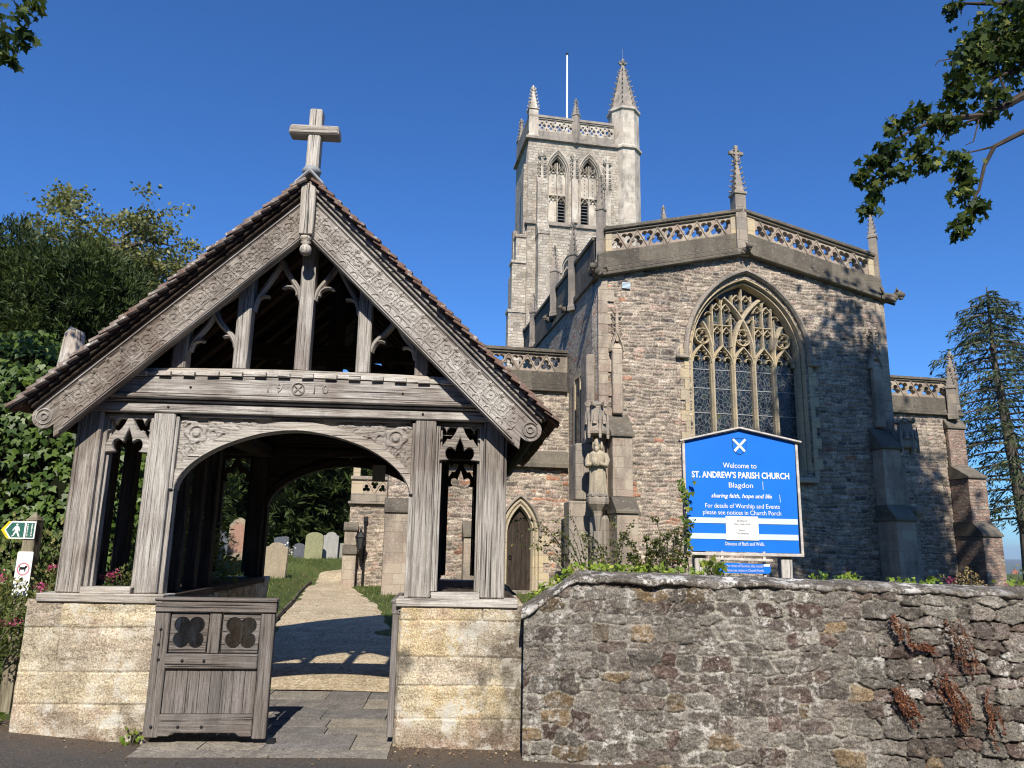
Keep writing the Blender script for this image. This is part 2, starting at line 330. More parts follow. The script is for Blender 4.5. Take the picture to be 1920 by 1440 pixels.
class MB:
    """collects solids of one part and builds ONE mesh object"""
    def __init__(s): s.v = []; s.f = []; s.g = []
    def add(s, vs, fs, gs=None):
        k = len(s.v); s.v += [tuple(p) for p in vs]; s.f += [[i + k for i in f] for f in fs]
        s.g += [tuple(g) for g in gs] if gs is not None else [tuple(p) for p in vs]
        return s
    def box(s, x0, x1, y0, y1, z0, z1, grain=None, jit=0.0):
        vs = [(x, y, z) for x in (x0, x1) for y in (y0, y1) for z in (z0, z1)]
        if jit: vs = [tuple(c + random.uniform(-jit, jit) for c in p) for p in vs]
        d = (abs(x1 - x0), abs(y1 - y0), abs(z1 - z0))
        ax = grain if grain is not None else d.index(max(d))
        o = [random.uniform(0, 50) for _ in range(3)]
        per = [ax, (ax + 1) % 3, (ax + 2) % 3]
        gs = [(p[per[0]] + o[0], p[per[1]] + o[1], p[per[2]] + o[2]) for p in vs]
        s.add(vs, [(0, 1, 3, 2), (4, 6, 7, 5), (0, 4, 5, 1), (2, 3, 7, 6), (0, 2, 6, 4), (1, 5, 7, 3)], gs); return s
    def beam(s, a, b, w, h, up=(0, 0, 1), w1=None, h1=None):
        a = Vector(a); b = Vector(b); d = (b - a); L = d.length; d.normalize()
        u = Vector(up); r = d.cross(u).normalized(); u = r.cross(d)
        w1 = w if w1 is None else w1; h1 = h if h1 is None else h1
        vs, gs = [], []; o = [random.uniform(0, 50) for _ in range(3)]
        for p, ww, hh, t in ((a, w, h, 0), (b, w1, h1, L)):
            for i, j in ((-1, -1), (1, -1), (1, 1), (-1, 1)):
                vs.append(p + r * (i * ww / 2) + u * (j * hh / 2)); gs.append((t + o[0], i * ww / 2 + o[1], j * hh / 2 + o[2]))
        s.add(vs, [(0, 1, 2, 3), (7, 6, 5, 4), (0, 4, 5, 1), (1, 5, 6, 2), (2, 6, 7, 3), (3, 7, 4, 0)], gs); return s
    def prism(s, poly, y0, y1, grain=0):
        """poly in (x,z), extruded along y"""
        n = len(poly); o = [random.uniform(0, 50) for _ in range(3)]
        ar = sum(poly[i][0] * poly[(i + 1) % n][1] - poly[(i + 1) % n][0] * poly[i][1] for i in range(n))
        if ar < 0: poly = poly[::-1]
        vs = [(x, y0, z) for x, z in poly] + [(x, y1, z) for x, z in poly]
        fs = [list(range(n)), list(range(2 * n - 1, n - 1, -1))] + [[(i + 1) % n, i, i + n, (i + 1) % n + n] for i in range(n)]
        gs = [((p[0], p[1], p[2]) if grain == 0 else (p[2], p[0], p[1])) for p in vs]
        gs = [(g[0] + o[0], g[1] + o[1], g[2] + o[2]) for g in gs]
        s.add(vs, fs, gs); return s
    def prism_y(s, poly, x0, x1):
        """poly in (y,z), extruded along x"""
        n = len(poly)
        ar = sum(poly[i][0] * poly[(i + 1) % n][1] - poly[(i + 1) % n][0] * poly[i][1] for i in range(n))
        if ar < 0: poly = poly[::-1]
        vs = [(x0, y, z) for y, z in poly] + [(x1, y, z) for y, z in poly]
        fs = [list(range(n))[::-1], list(range(n, 2 * n))] + [[i, (i + 1) % n, (i + 1) % n + n, i + n] for i in range(n)]
        s.add(vs, fs); return s
    def lathe(s, prof, cx, cy, seg=12, rot=0.0, sx=1, sy=1):
        vs, fs = [], []; m = len(prof)
        for r, z in prof:
            for k in range(seg):
                a = rot + 2 * pi * k / seg; vs.append((cx + r * sx * cos(a), cy + r * sy * sin(a), z))
        for i in range(m - 1):
            for k in range(seg):
                k2 = (k + 1) % seg; fs.append((i * seg + k, i * seg + k2, (i + 1) * seg + k2, (i + 1) * seg + k))
        fs.append(list(range(seg))[::-1]); fs.append([(m - 1) * seg + k for k in range(seg)])
        s.add(vs, fs, [(p[2], p[0], p[1]) for p in vs]); return s
    def tube(s, pts, rads, seg=6):
        pts = [Vector(p) for p in pts]; n = len(pts)
        if isinstance(rads, (int, float)): rads = [rads] * n
        vs, fs, gs = [], [], []; L = 0; u = None; off = random.uniform(0, 30)
        for i, p in enumerate(pts):
            d = (pts[min(i + 1, n - 1)] - pts[max(i - 1, 0)])
            d = d.normalized() if d.length > 1e-9 else Vector((0, 0, 1))
            if u is None: u = d.orthogonal().normalized()
            u = (u - d * u.dot(d)); u = u.normalized() if u.length > 1e-6 else d.orthogonal().normalized()
            v = d.cross(u)
            if i: L += (p - pts[i - 1]).length
            for k in range(seg):
                a = 2 * pi * k / seg; q = u * cos(a) + v * sin(a); vs.append(p + q * rads[i]); gs.append((L + off, q.x * rads[i], q.y * rads[i] + q.z * rads[i]))
        for i in range(n - 1):
            for k in range(seg):
                k2 = (k + 1) % seg; fs.append((i * seg + k, i * seg + k2, (i + 1) * seg + k2, (i + 1) * seg + k))
        fs.append(list(range(seg))[::-1]); fs.append([(n - 1) * seg + k for k in range(seg)])
        s.add(vs, fs, gs); return s
    def stroke(s, pts, wd, y0, y1, nose=0.35, wl=None):
        """moulded bar following a 2-D line (x,z); front edge y0, back y1; wl = list of width factors"""
        n = len(pts); P = [Vector(p).to_2d() if len(p) == 3 else Vector(p) for p in pts]
        y0 = y0 + random.uniform(0, 0.004)
        vs, fs, gs = [], [], []; o = random.uniform(0, 40); L = 0
        ym = y0 + (y1 - y0) * 0.45
        for i in range(n):
            a = P[max(i - 1, 0)]; c = P[min(i + 1, n - 1)]; d = (c - a)
            d = d.normalized() if d.length > 1e-9 else Vector((1, 0))
            nn = Vector((-d.y, d.x)); ww = wd * (wl[i] if wl else 1.0) / 2
            if i: L += (P[i] - P[i - 1]).length
            for q, y in ((-1, y1), (-1, ym), (-nose, y0), (nose, y0), (1, ym), (1, y1)):
                p = P[i] + nn * (q * ww); vs.append((p.x, y, p.y)); gs.append((L + o, q * ww, y))
        for i in range(n - 1):
            for k in range(6):
                k2 = (k + 1) % 6; fs.append((i * 6 + k, (i + 1) * 6 + k, (i + 1) * 6 + k2, i * 6 + k2))
        fs.append([0, 1, 2, 3, 4, 5]); fs.append([(n - 1) * 6 + k for k in (5, 4, 3, 2, 1, 0)])
        s.add(vs, fs, gs); return s
    def each(s, name, mat, parent=None, bevel=0, smooth=False):
        """one object per loose piece"""
        par = list(range(len(s.v)))
        def find(i):
            while par[i] != i: par[i] = par[par[i]]; i = par[i]
            return i
        for f in s.f:
            for i in f[1:]: par[find(i)] = find(f[0])
        groups = {}
        for f in s.f: groups.setdefault(find(f[0]), []).append(f)
        out = []
        for fs in groups.values():
            ids = sorted({i for f in fs for i in f}); mp = {k: j for j, k in enumerate(ids)}
            m = MB(); m.v = [s.v[i] for i in ids]; m.g = [s.g[i] for i in ids]; m.f = [[mp[i] for i in f] for f in fs]
            out.append(m.build(name, mat, parent, bevel, smooth))
        return out
    def build(s, name, mat, parent=None, bevel=0, smooth=False):
        me = bpy.data.meshes.new(name); me.from_pydata(s.v, [], s.f); me.update()
        return finish(me, name, mat, parent, s.g, bevel, smooth)

def eval_mesh(o):
    bpy.context.view_layer.update()
    dg = bpy.context.evaluated_depsgraph_get()
    me = bpy.data.meshes.new_from_object(o.evaluated_get(dg))
    d = o.data; bpy.data.objects.remove(o)
    bpy.data.curves.remove(d)
    return me
def plate(loops, y0, y1, name, mat, parent=None, bev=0.0, grain=0, xform=None):
    """flat plate in (x,z) with holes, thick from y0 to y1"""
    c = bpy.data.curves.new(name, 'CURVE'); c.dimensions = '2D'; c.fill_mode = 'BOTH'
    c.extrude = max((y1 - y0) / 2 - bev, 1e-4); c.bevel_depth = bev; c.bevel_resolution = 0
    if bev: c.offset = -bev
    for lp in loops:
        sp = c.splines.new('POLY'); sp.points.add(len(lp) - 1); sp.use_cyclic_u = True
        for p, q in zip(sp.points, lp): p.co = (q[0], q[1], 0, 1)
    o = bpy.data.objects.new(name, c); COL.objects.link(o)
    me = eval_mesh(o); me.materials.clear()
    ym = (y0 + y1) / 2
    me.transform(Matrix(((1, 0, 0, 0), (0, 0, -1, ym), (0, 1, 0, 0), (0, 0, 0, 1))))
    if xform is not None: me.transform(xform)
    co = np.empty(len(me.vertices) * 3); me.vertices.foreach_get('co', co); co = co.reshape(-1, 3)
    off = np.random.rand(3) * 30
    g = (co if grain == 0 else co[:, [2, 0, 1]]) + off
    return finish(me, name, mat, parent, g)
def text(body, size, name, mat, parent, x, y, z, bold=0.0, shear=0.0, depth=0.0015, space=1.0, width=None, spin=0.0, align='CENTER', line=1.0):
    c = bpy.data.curves.new(name, 'FONT'); c.body = body; c.size = size; c.align_x = align; c.align_y = 'CENTER'
    c.offset = bold; c.shear = shear; c.extrude = depth; c.space_character = space; c.resolution_u = 3; c.space_line = line
    o = bpy.data.objects.new(name, c); COL.objects.link(o)
    me = eval_mesh(o); me.materials.clear()
    if width:
        xs = [v.co.x for v in me.vertices]; k = width / (max(xs) - min(xs)); me.transform(Matrix.Diagonal((k, 1, 1, 1)))
    me.transform(Matrix.Translation((x, y, z)) @ Matrix.Rotation(radians(90), 4, 'X') @ Matrix.Rotation(spin, 4, 'Z'))
    return finish(me, name, mat, parent)

def hfield(name, mat, parent, O, A, B, Nn, ls, lt, ns, nt_, hfun, mask=None, colfun=None, smooth=True, trim=None):
    """relief panel: grid over O + s*A + t*B raised along Nn by hfun(s,t)"""
    s = np.linspace(0, ls, ns); t = np.linspace(0, lt, nt_); Sg, T = np.meshgrid(s, t)
    if trim is not None: Sg, T = trim(Sg, T)
    Hh = hfun(Sg, T)
    O, A, B, Nn = (np.array(q, float) for q in (O, A, B, Nn))
    P = O + Sg[..., None] * A + T[..., None] * B + Hh[..., None] * Nn
    idx = np.arange(ns * nt_).reshape(nt_, ns)
    q = np.stack([idx[:-1, :-1], idx[:-1, 1:], idx[1:, 1:], idx[1:, :-1]], -1).reshape(-1, 4)
    if mask is not None:
        mk = mask(Sg, T); keep = (mk[:-1, :-1] & mk[:-1, 1:] & mk[1:, 1:] & mk[1:, :-1]).ravel(); q = q[keep]
    if np.dot(np.cross(A, B), Nn) < 0: q = q[:, ::-1]
    V = P.reshape(-1, 3)
    g = np.stack([Sg.ravel() + 3.1, T.ravel() + 1.7, Hh.ravel()], 1)
    used = np.unique(q); rm = -np.ones(len(V), np.int64); rm[used] = np.arange(len(used)); V = V[used]; q = rm[q]; g = g[used]
    me = mesh_np(V, q)
    o = finish(me, name, mat, parent, g, 0, smooth)
    if colfun is not None:
        C = colfun(Sg, T).reshape(-1, 3)[used]; C = np.concatenate([C, np.ones((len(C), 1))], 1)
        a = me.attributes.new('Col', 'FLOAT_COLOR', 'POINT'); a.data.foreach_set('color', C.astype(np.float32).ravel())
    return o
def mesh_np(V, Q):
    me = bpy.data.meshes.new('m'); n, k = Q.shape
    me.vertices.add(len(V)); me.vertices.foreach_set('co', np.asarray(V, np.float32).ravel())
    me.loops.add(n * k); me.loops.foreach_set('vertex_index', np.ascontiguousarray(Q, np.int32).ravel())
    me.polygons.add(n); me.polygons.foreach_set('loop_start', np.arange(0, n * k, k, dtype=np.int32)); me.polygons.foreach_set('loop_total', np.full(n, k, np.int32))
    me.update(calc_edges=True); me.validate()
    return me

LEAFQ = np.array([(0, 0), (0.32, 0.45), (0, 1), (-0.32, 0.45)])
IVYL = np.array([(0, 0), (0.34, -0.08), (0.5, 0.28), (0.24, 0.48), (0.0, 1.0), (-0.24, 0.48), (-0.5, 0.28), (-0.34, -0.08)])
MAPLE = np.array([(0, 0), (0.20, 0.02), (0.52, -0.02), (0.36, 0.24), (0.62, 0.55), (0.26, 0.52), (0, 1.0), (-0.26, 0.52), (-0.62, 0.55), (-0.36, 0.24), (-0.52, -0.02), (-0.20, 0.02)])
NEED = np.array([(-0.045, 0), (0.045, 0), (0.10, 0.5), (0.02, 1.0), (-0.02, 1.0), (-0.10, 0.5)])
def leaves(name, mat, parent, C, shape, size, D=None, Up=None, seed=0, jit=0.6, rnd=None, curl=0.15):
    """many leaf faces as one mesh. D: preferred pointing direction, Up: preferred face normal"""
    rg = np.random.default_rng(seed); n = len(C); C = np.asarray(C, float)
    D = rg.normal(size=(n, 3)) if D is None else np.asarray(D, float) + rg.normal(size=(n, 3)) * jit
    D /= np.linalg.norm(D, axis=1)[:, None] + 1e-9
    Up = rg.normal(size=(n, 3)) if Up is None else np.asarray(Up, float) + rg.normal(size=(n, 3)) * jit
    A = np.cross(D, Up); A /= np.linalg.norm(A, axis=1)[:, None] + 1e-9
    Nn = np.cross(A, D)
    s = (size * rg.uniform(0.65, 1.3, n))[:, None, None]
    k = len(shape)
    zz = (np.abs(shape[:, 0]) * 0.35 - shape[:, 1] ** 2 * 0.5) * curl * 2
    V = C[:, None, :] + s * (shape[None, :, 0, None] * A[:, None, :] + shape[None, :, 1, None] * D[:, None, :] + zz[None, :, None] * Nn[:, None, :])
    Q = np.arange(n * k).reshape(n, k)
    me = mesh_np(V.reshape(-1, 3), Q)
    r = rg.random(n) if rnd is None else np.clip(rnd, 0, 1)
    a = me.attributes.new('rnd', 'FLOAT', 'POINT'); a.data.foreach_set('value', np.repeat(r, k).astype(np.float32))
    o = bpy.data.objects.new(name, me); me.name = name; me.materials.append(mat); COL.objects.link(o)
    if parent: o.parent = parent
    return o

# 2-D outlines
def foil(cx, cz, r, n, rot=0.0, lobe=0.58, seg=48):
    """outline of n overlapping circles (trefoil, quatrefoil)"""
    out = []; d = r * (1 - lobe) / 1.0; rl = r * lobe
    for i in range(seg):
        a = 2 * pi * i / seg; best = 0
        for k in range(n):
            b = rot + 2 * pi * k / n; px, pz = d * cos(b), d * sin(b)
            q = cos(a) * px + sin(a) * pz; disc = q * q - (d * d - rl * rl)
            if disc >= 0: best = max(best, q + sqrt(disc))
        out.append((cx + best * cos(a), cz + best * sin(a)))
    return out
def pointed(cx, hw, zs, rise, n=12):
    """pointed arch from right spring over the apex to left spring"""
    Rr = (hw * hw + rise * rise) / (2 * hw); c = hw - Rr
    th = atan2(rise, -c)
    rt = [(cx + c + Rr * cos(th * i / n), zs + Rr * sin(th * i / n)) for i in range(n + 1)]
    return rt + [(2 * cx - x, z) for x, z in rt[-2::-1]]
def tudor(cx, a, zs, h, n=28, e=1.78):
    out = []
    for i in range(n + 1):
        t = pi * i / n; x = a * cos(t)
        # pointed near the middle, round at the haunches
        z = zs + h * max(0.0, 1 - abs(x / a) ** e) ** (1 / e)
        out.append((cx + x, z))
    return out
def arc(cx, cz, r, a0, a1, n=14):
    return [(cx + r * cos(radians(a0 + (a1 - a0) * i / n)), cz + r * sin(radians(a0 + (a1 - a0) * i / n))) for i in range(n + 1)]
def bez(p0, p1, p2, p3, n=12):
    out = []
    for i in range(n + 1):
        t = i / n; k = 1 - t
        out.append(tuple(k ** 3 * a + 3 * k * k * t * b + 3 * k * t * t * c + t ** 3 * d for a, b, c, d in zip(p0, p1, p2, p3)))
    return out

# ================================================================== GROUND
def sm(a, b, x): return sst(a, b, x)
PATHC = [(7.0, -1.95, 1.05), (8.6, -1.98, 1.05), (11, -2.45, 1.05), (14, -3.15, 0.98), (17, -3.78, 0.90), (19, -4.3, 0.82), (21, -4.85, 0.62), (22.5, -5.15, 0.55), (24, -5.3, 0.6), (27, -5.2, 0.8), (31, -4.4, 0.9)]
_py = [p[0] for p in PATHC]; _px = [p[1] for p in PATHC]; _pw = [p[2] for p in PATHC]
def pathc(Y): return np.interp(Y, _py, _px)
def pathw(Y): return np.interp(Y, _py, _pw)
def hgt(X, Y):
    X = np.asarray(X, float); Y = np.asarray(Y, float)
    road = -0.026 * (X + 1.2) * (X > -1.2) + 0.085 * np.maximum(0, -(X + 2.75)) * sm(-30, 4.5, Y)
    road = np.clip(road, -0.6, 0.5)
    yard = 0.021 * np.clip(Y - 7.5, 0, 15)
    k = sm(6.2, 7.6, Y)
    z = road * (1 - k) + yard * k
    left = pathc(Y) - pathw(Y) - X
    z = z + 0.30 * sm(0.05, 0.45, left) * sm(11.5, 14.5, Y) + 0.25 * sm(3, 9, left) * sm(12, 18, Y)
    z = z + 0.24 * sm(23.2, 24.4, Y) * sm(0.0, 0.3, -(np.abs(X - pathc(Y)) - 50)) * (X < -4.0) * sm(-3.8, -4.6, X)
    z = z + 0.62 * sm(0.55, 1.3, X - 0.06 * (Y - 6.2)) * sm(6.15, 6.5, Y) * sm(13.5, 7.5, Y)
    far = np.maximum(0, Y - 44) + np.maximum(0, np.abs(X) - 34) * 0.6
    z = z - 0.10 * np.clip(far - 4, 0, 1300) - 0.02 * np.clip(far, 0, 3)
    z = z + (fbm(X * 0.7, Y * 0.7, 3, 3) - 0.5) * 0.08 * sm(9, 13, Y)
    return z
def grid_mesh(name, xs, ys, mat, kind, zoff=0.0, mask=None, noisef=None):
    X, Y = np.meshgrid(xs, ys); Z = hgt(X, Y) + zoff
    if noisef is not None: Z = Z + noisef(X, Y)
    ny, nx = X.shape; idx = np.arange(nx * ny).reshape(ny, nx)
    q = np.stack([idx[:-1, :-1], idx[:-1, 1:], idx[1:, 1:], idx[1:, :-1]], -1).reshape(-1, 4)
    me = mesh_np(np.stack([X, Y, Z], -1).reshape(-1, 3), q)
    return tag(finish(me, name, mat, None, None, 0, True), kind=kind)
m_, n_, b_ = nmat('mown_grass_ground')
o_ = objco(n_)
cg = ramp(n_, noise(n_, o_, 1.3, 6, 0.7), [(0.3, (0.045, 0.075, 0.016)), (0.55, (0.09, 0.115, 0.03)), (0.72, (0.16, 0.14, 0.06))])
cg = mix(n_, 0.6, cg, ramp(n_, noise(n_, o_, 45, 3, 0.7), [(0.3, 0.15), (0.7, 0.85)]), 'OVERLAY')
n_.links.new(cg, b_.inputs['Base Color']); bump(n_, b_, noise(n_, o_, 60, 4, 0.8), 0.8, 0.03)
GRASSM = m_
xs = np.concatenate([-np.geomspace(12, 6000, 40)[::-1], np.linspace(-11.8, 12, 120), np.geomspace(12.3, 6000, 44)])
ys = np.concatenate([[-60, -30, -15, -8, -4, 0, 3, 5], np.linspace(5.6, 30, 124), np.geomspace(30.6, 7000, 50)])
grid_mesh('ground', xs, ys, GRASSM, 'structure')

m_, n_, b_ = nmat('worn_asphalt')
o_ = objco(n_)
ca = ramp(n_, noise(n_, o_, 70, 4, 0.8), [(0.3, (0.028, 0.026, 0.025)), (0.55, (0.075, 0.07, 0.066)), (0.75, (0.19, 0.175, 0.16))])
ca = mix(n_, math_(n_, 'MULTIPLY', ramp(n_, noise(n_, o_, 1.6, 5, 0.7), [(0.45, 0.0), (0.7, 1.0)]), 0.5), ca, (0.11, 0.09, 0.07))
gr = ramp(n_, noise(n_, o_, 38, 2, 0.5), [(0.68, 0.0), (0.72, 1.0)])
ca = mix(n_, math_(n_, 'MULTIPLY', gr, 0.5), ca, (0.28, 0.22, 0.16))
sx_ = N(n_, 'SeparateXYZ'); n_.links.new(o_, sx_.inputs[0])
dt_ = ramp(n_, math_(n_, 'ADD', sx_.outputs['Y'], math_(n_, 'MULTIPLY', noise(n_, o_, 5, 5, 0.7), 0.5)), [(0.0, 0.0), (1.0, 1.0)])
edge_dirt = N(n_, 'MapRange'); edge_dirt.inputs['From Min'].default_value = 6.05; edge_dirt.inputs['From Max'].default_value = 6.5
n_.links.new(math_(n_, 'ADD', sx_.outputs['Y'], math_(n_, 'MULTIPLY', noise(n_, o_, 5, 5, 0.7), 0.5)), edge_dirt.inputs['Value'])
ca = mix(n_, math_(n_, 'MULTIPLY', edge_dirt.outputs[0], 0.8), ca, ramp(n_, noise(n_, o_, 60, 3, 0.8), [(0.35, (0.045, 0.032, 0.022)), (0.65, (0.17, 0.125, 0.085))]))
n_.links.new(ca, b_.inputs['Base Color']); bump(n_, b_, noise(n_, o_, 110, 3, 0.8), 0.7, 0.01)
grid_mesh('road', np.concatenate([np.linspace(-40, -6.2, 12), np.linspace(-6, 6, 90), np.linspace(6.5, 40, 12)]), np.concatenate([np.linspace(-40, 3, 14), np.linspace(3.3, 6.62, 26)]), m_, 'structure', 0.006)

m_, n_, b_ = nmat('gravel')
o_ = objco(n_)
v_ = N(n_, 'TexVoronoi'); v_.inputs['Scale'].default_value = 38; n_.links.new(o_, v_.inputs['Vector'])
cv = ramp(n_, v_.outputs['Color'], [(0.1, (0.27, 0.205, 0.12)), (0.5, (0.42, 0.335, 0.215)), (0.85, (0.58, 0.50, 0.37))])
cv = mix(n_, 0.6, cv, ramp(n_, noise(n_, o_, 2.0, 5, 0.7), [(0.3, 0.3), (0.7, 0.72)]), 'OVERLAY')
n_.links.new(cv, b_.inputs['Base Color']); bump(n_, b_, v_.outputs['Distance'], 0.8, 0.012)
GRAVEL = m_
Ys = np.linspace(8.35, 31, 110); ss = np.linspace(-1, 1, 13)
Pv = []
for Y in Ys:
    c = pathc(Y); hw = pathw(Y) * (1 + 0.22 * (fbm(Y * 1.9, 3.3, 5, 3) - 0.5))
    for s in ss:
        x = c + s * hw; Pv.append((x, Y, float(hgt(c + 0.0 * s, Y)) + 0.012 + 0.02 * (1 - s * s)))
idx = np.arange(len(Pv)).reshape(len(Ys), len(ss))
q = np.stack([idx[:-1, :-1], idx[:-1, 1:], idx[1:, 1:], idx[1:, :-1]], -1).reshape(-1, 4)
tag(finish(mesh_np(np.array(Pv), q), 'gravel_path', GRAVEL, None, None, 0, True), kind='structure')
# wooden edging board on the left of the path
eb = MB()
edge = [(float(pathc(Y) - pathw(Y) - 0.02), Y, float(hgt(pathc(Y), Y)) + 0.03) for Y in np.linspace(12.2, 22.4, 22)]
for a, b in zip(edge[:-1], edge[1:]): eb.beam(a, b, 0.03, 0.14)
tag(eb.build('path_edging', BARK), 'low brown edging board along the left side of the gravel path', 'edging')

# grass blades on the churchyard banks (nobody could count them)
rg = np.random.default_rng(5)
GX = []; 
def scatter(n, x0, x1, y0, y1, cond):
    x = rg.uniform(x0, x1, n); y = rg.uniform(y0, y1, n); k = cond(x, y); return np.stack([x[k], y[k]], 1)
g1 = scatter(26000, -11, -2, 10.5, 31, lambda x, y: (x < pathc(y) - pathw(y) - 0.02))
g2 = scatter(9000, -4.5, 0.5, 9.0, 22, lambda x, y: (x > pathc(y) + pathw(y) + 0.02))
g3 = scatter(7000, 0.5, 16, 6.75, 17.5, lambda x, y: x < 20)
gp = np.concatenate([g1, g2, g3]); gz = hgt(gp[:, 0], gp[:, 1])
BLADE = np.array([(-0.07, 0), (0.07, 0), (0.03, 0.7), (0, 1.0), (-0.03, 0.7)])
GRASSL = mat_leaf('grass_blades', (0.05, 0.085, 0.015), (0.12, 0.165, 0.035), (0.24, 0.21, 0.09), 0.6, 0.3)
go = leaves('grass', GRASSL, None, np.stack([gp[:, 0], gp[:, 1], gz - 0.01], 1), BLADE, 0.10, D=np.tile((0, 0, 1.0), (len(gp), 1)), seed=3, jit=0.45)
tag(go, kind='stuff')

# ================================================================== LYCHGATE
LO = (-1.849, 6.363, 0); LR = 3.5
LG = empty('lychgate', LO, LR, 'weathered oak lychgate with carved bargeboards, tiled roof and a wooden cross on its ridge', 'lychgate')
TILE = mat_ashlar('clay_roof_tile', (0.19, 0.085, 0.055), (0.13, 0.075, 0.06), (0.07, 0.05, 0.043), 5.0, 0.6, 0.85, 0.165, 0.1, 0.0, (0.55, 0.54, 0.50))
PIERM = mat_vcol('oolite_blocks', 0.45, 0.6, lich=0.85, lcol=(0.60, 0.58, 0.51), lscale=6, l0=0.505, orange=0.40, fscale=70, bs=0.9)
D_ = 3.3                                    # depth between front and rear frames

def ashlar_fun(seed, lx, lz, base, wet=None):
    rg = np.random.default_rng(seed); rows = []; z = -0.05
    while z < lz + 0.3:
        h = rg.uniform(0.22, 0.36); xs_ = [rg.uniform(-0.5, -0.1)]
        while xs_[-1] < lx + 0.1: xs_.append(xs_[-1] + rg.uniform(0.42, 0.85))
        rows.append((z, z + h, xs_)); z += h
    cols = {}
    def f(S, T):
        H = np.zeros_like(S); C = np.zeros(S.shape + (3,))
        wx = (fbm(S * 3, T * 3, seed + 1) - 0.5) * 0.02; wz = (fbm(S * 2, T * 2, seed + 2) - 0.5) * 0.018
        for i, (z0, z1, xs_) in enumerate(rows):
            for j in range(len(xs_) - 1):
                m = (T + wz >= z0) & (T + wz < z1) & (S + wx >= xs_[j]) & (S + wx < xs_[j + 1])
                if not m.any(): continue
                if (i, j) not in cols:
                    cols[(i, j)] = (base[rg.integers(len(base))] * rg.uniform(0.90, 1.08), rg.uniform(-0.006, 0.006))
                c, o = cols[(i, j)]
                e = np.minimum(np.minimum(T + wz - z0, z1 - T - wz), np.minimum(S + wx - xs_[j], xs_[j + 1] - S - wx))
                H[m] = (o * 0.6 + 0.008 * sst(0.0, 0.012, e))[m]
                C[m] = c * (1 - 0.5 * sst(0.009, 0.002, e[m]) * sst(0.35, 0.55, fbm(S[m] * 4, T[m] * 4, seed + 40, 2)))[:, None]
        bed = (fbm(S * 2.6, T * 16, seed + 5, 4) - 0.5) * (0.35 + 1.3 * fbm(S * 1.7, T * 2.5, seed + 3, 2))
        er = fbm(S * 5, T * 5, seed + 6, 5) - 0.5
        H = H + bed * 0.014 + er * 0.022
        t = fbm(S * 2.6, T * 2.6, seed + 8, 4)[..., None]
        C = C * (0.60 + 0.80 * t) * (1 + 0.3 * bed[..., None])
        red = (sst(0.55, 0.72, fbm(S * 3.1, T * 4.3, seed + 9, 4)) * 0.5)[..., None]
        C = C * (1 - red) + red * np.array((0.46, 0.33, 0.25))
        if wet is not None: C = C * (1 - wet(S, T)[..., None]) + wet(S, T)[..., None] * np.array((0.13, 0.112, 0.088))
        dirt = sst(0.22, -0.02, T)[..., None] * 0.6
        C = C * (1 - dirt) + dirt * np.array((0.20, 0.13, 0.09))
        return H, C
    return f
cream = [np.array(c) for c in ((0.56, 0.475, 0.32), (0.54, 0.455, 0.31), (0.50, 0.42, 0.31), (0.58, 0.50, 0.355), (0.53, 0.43, 0.265))]
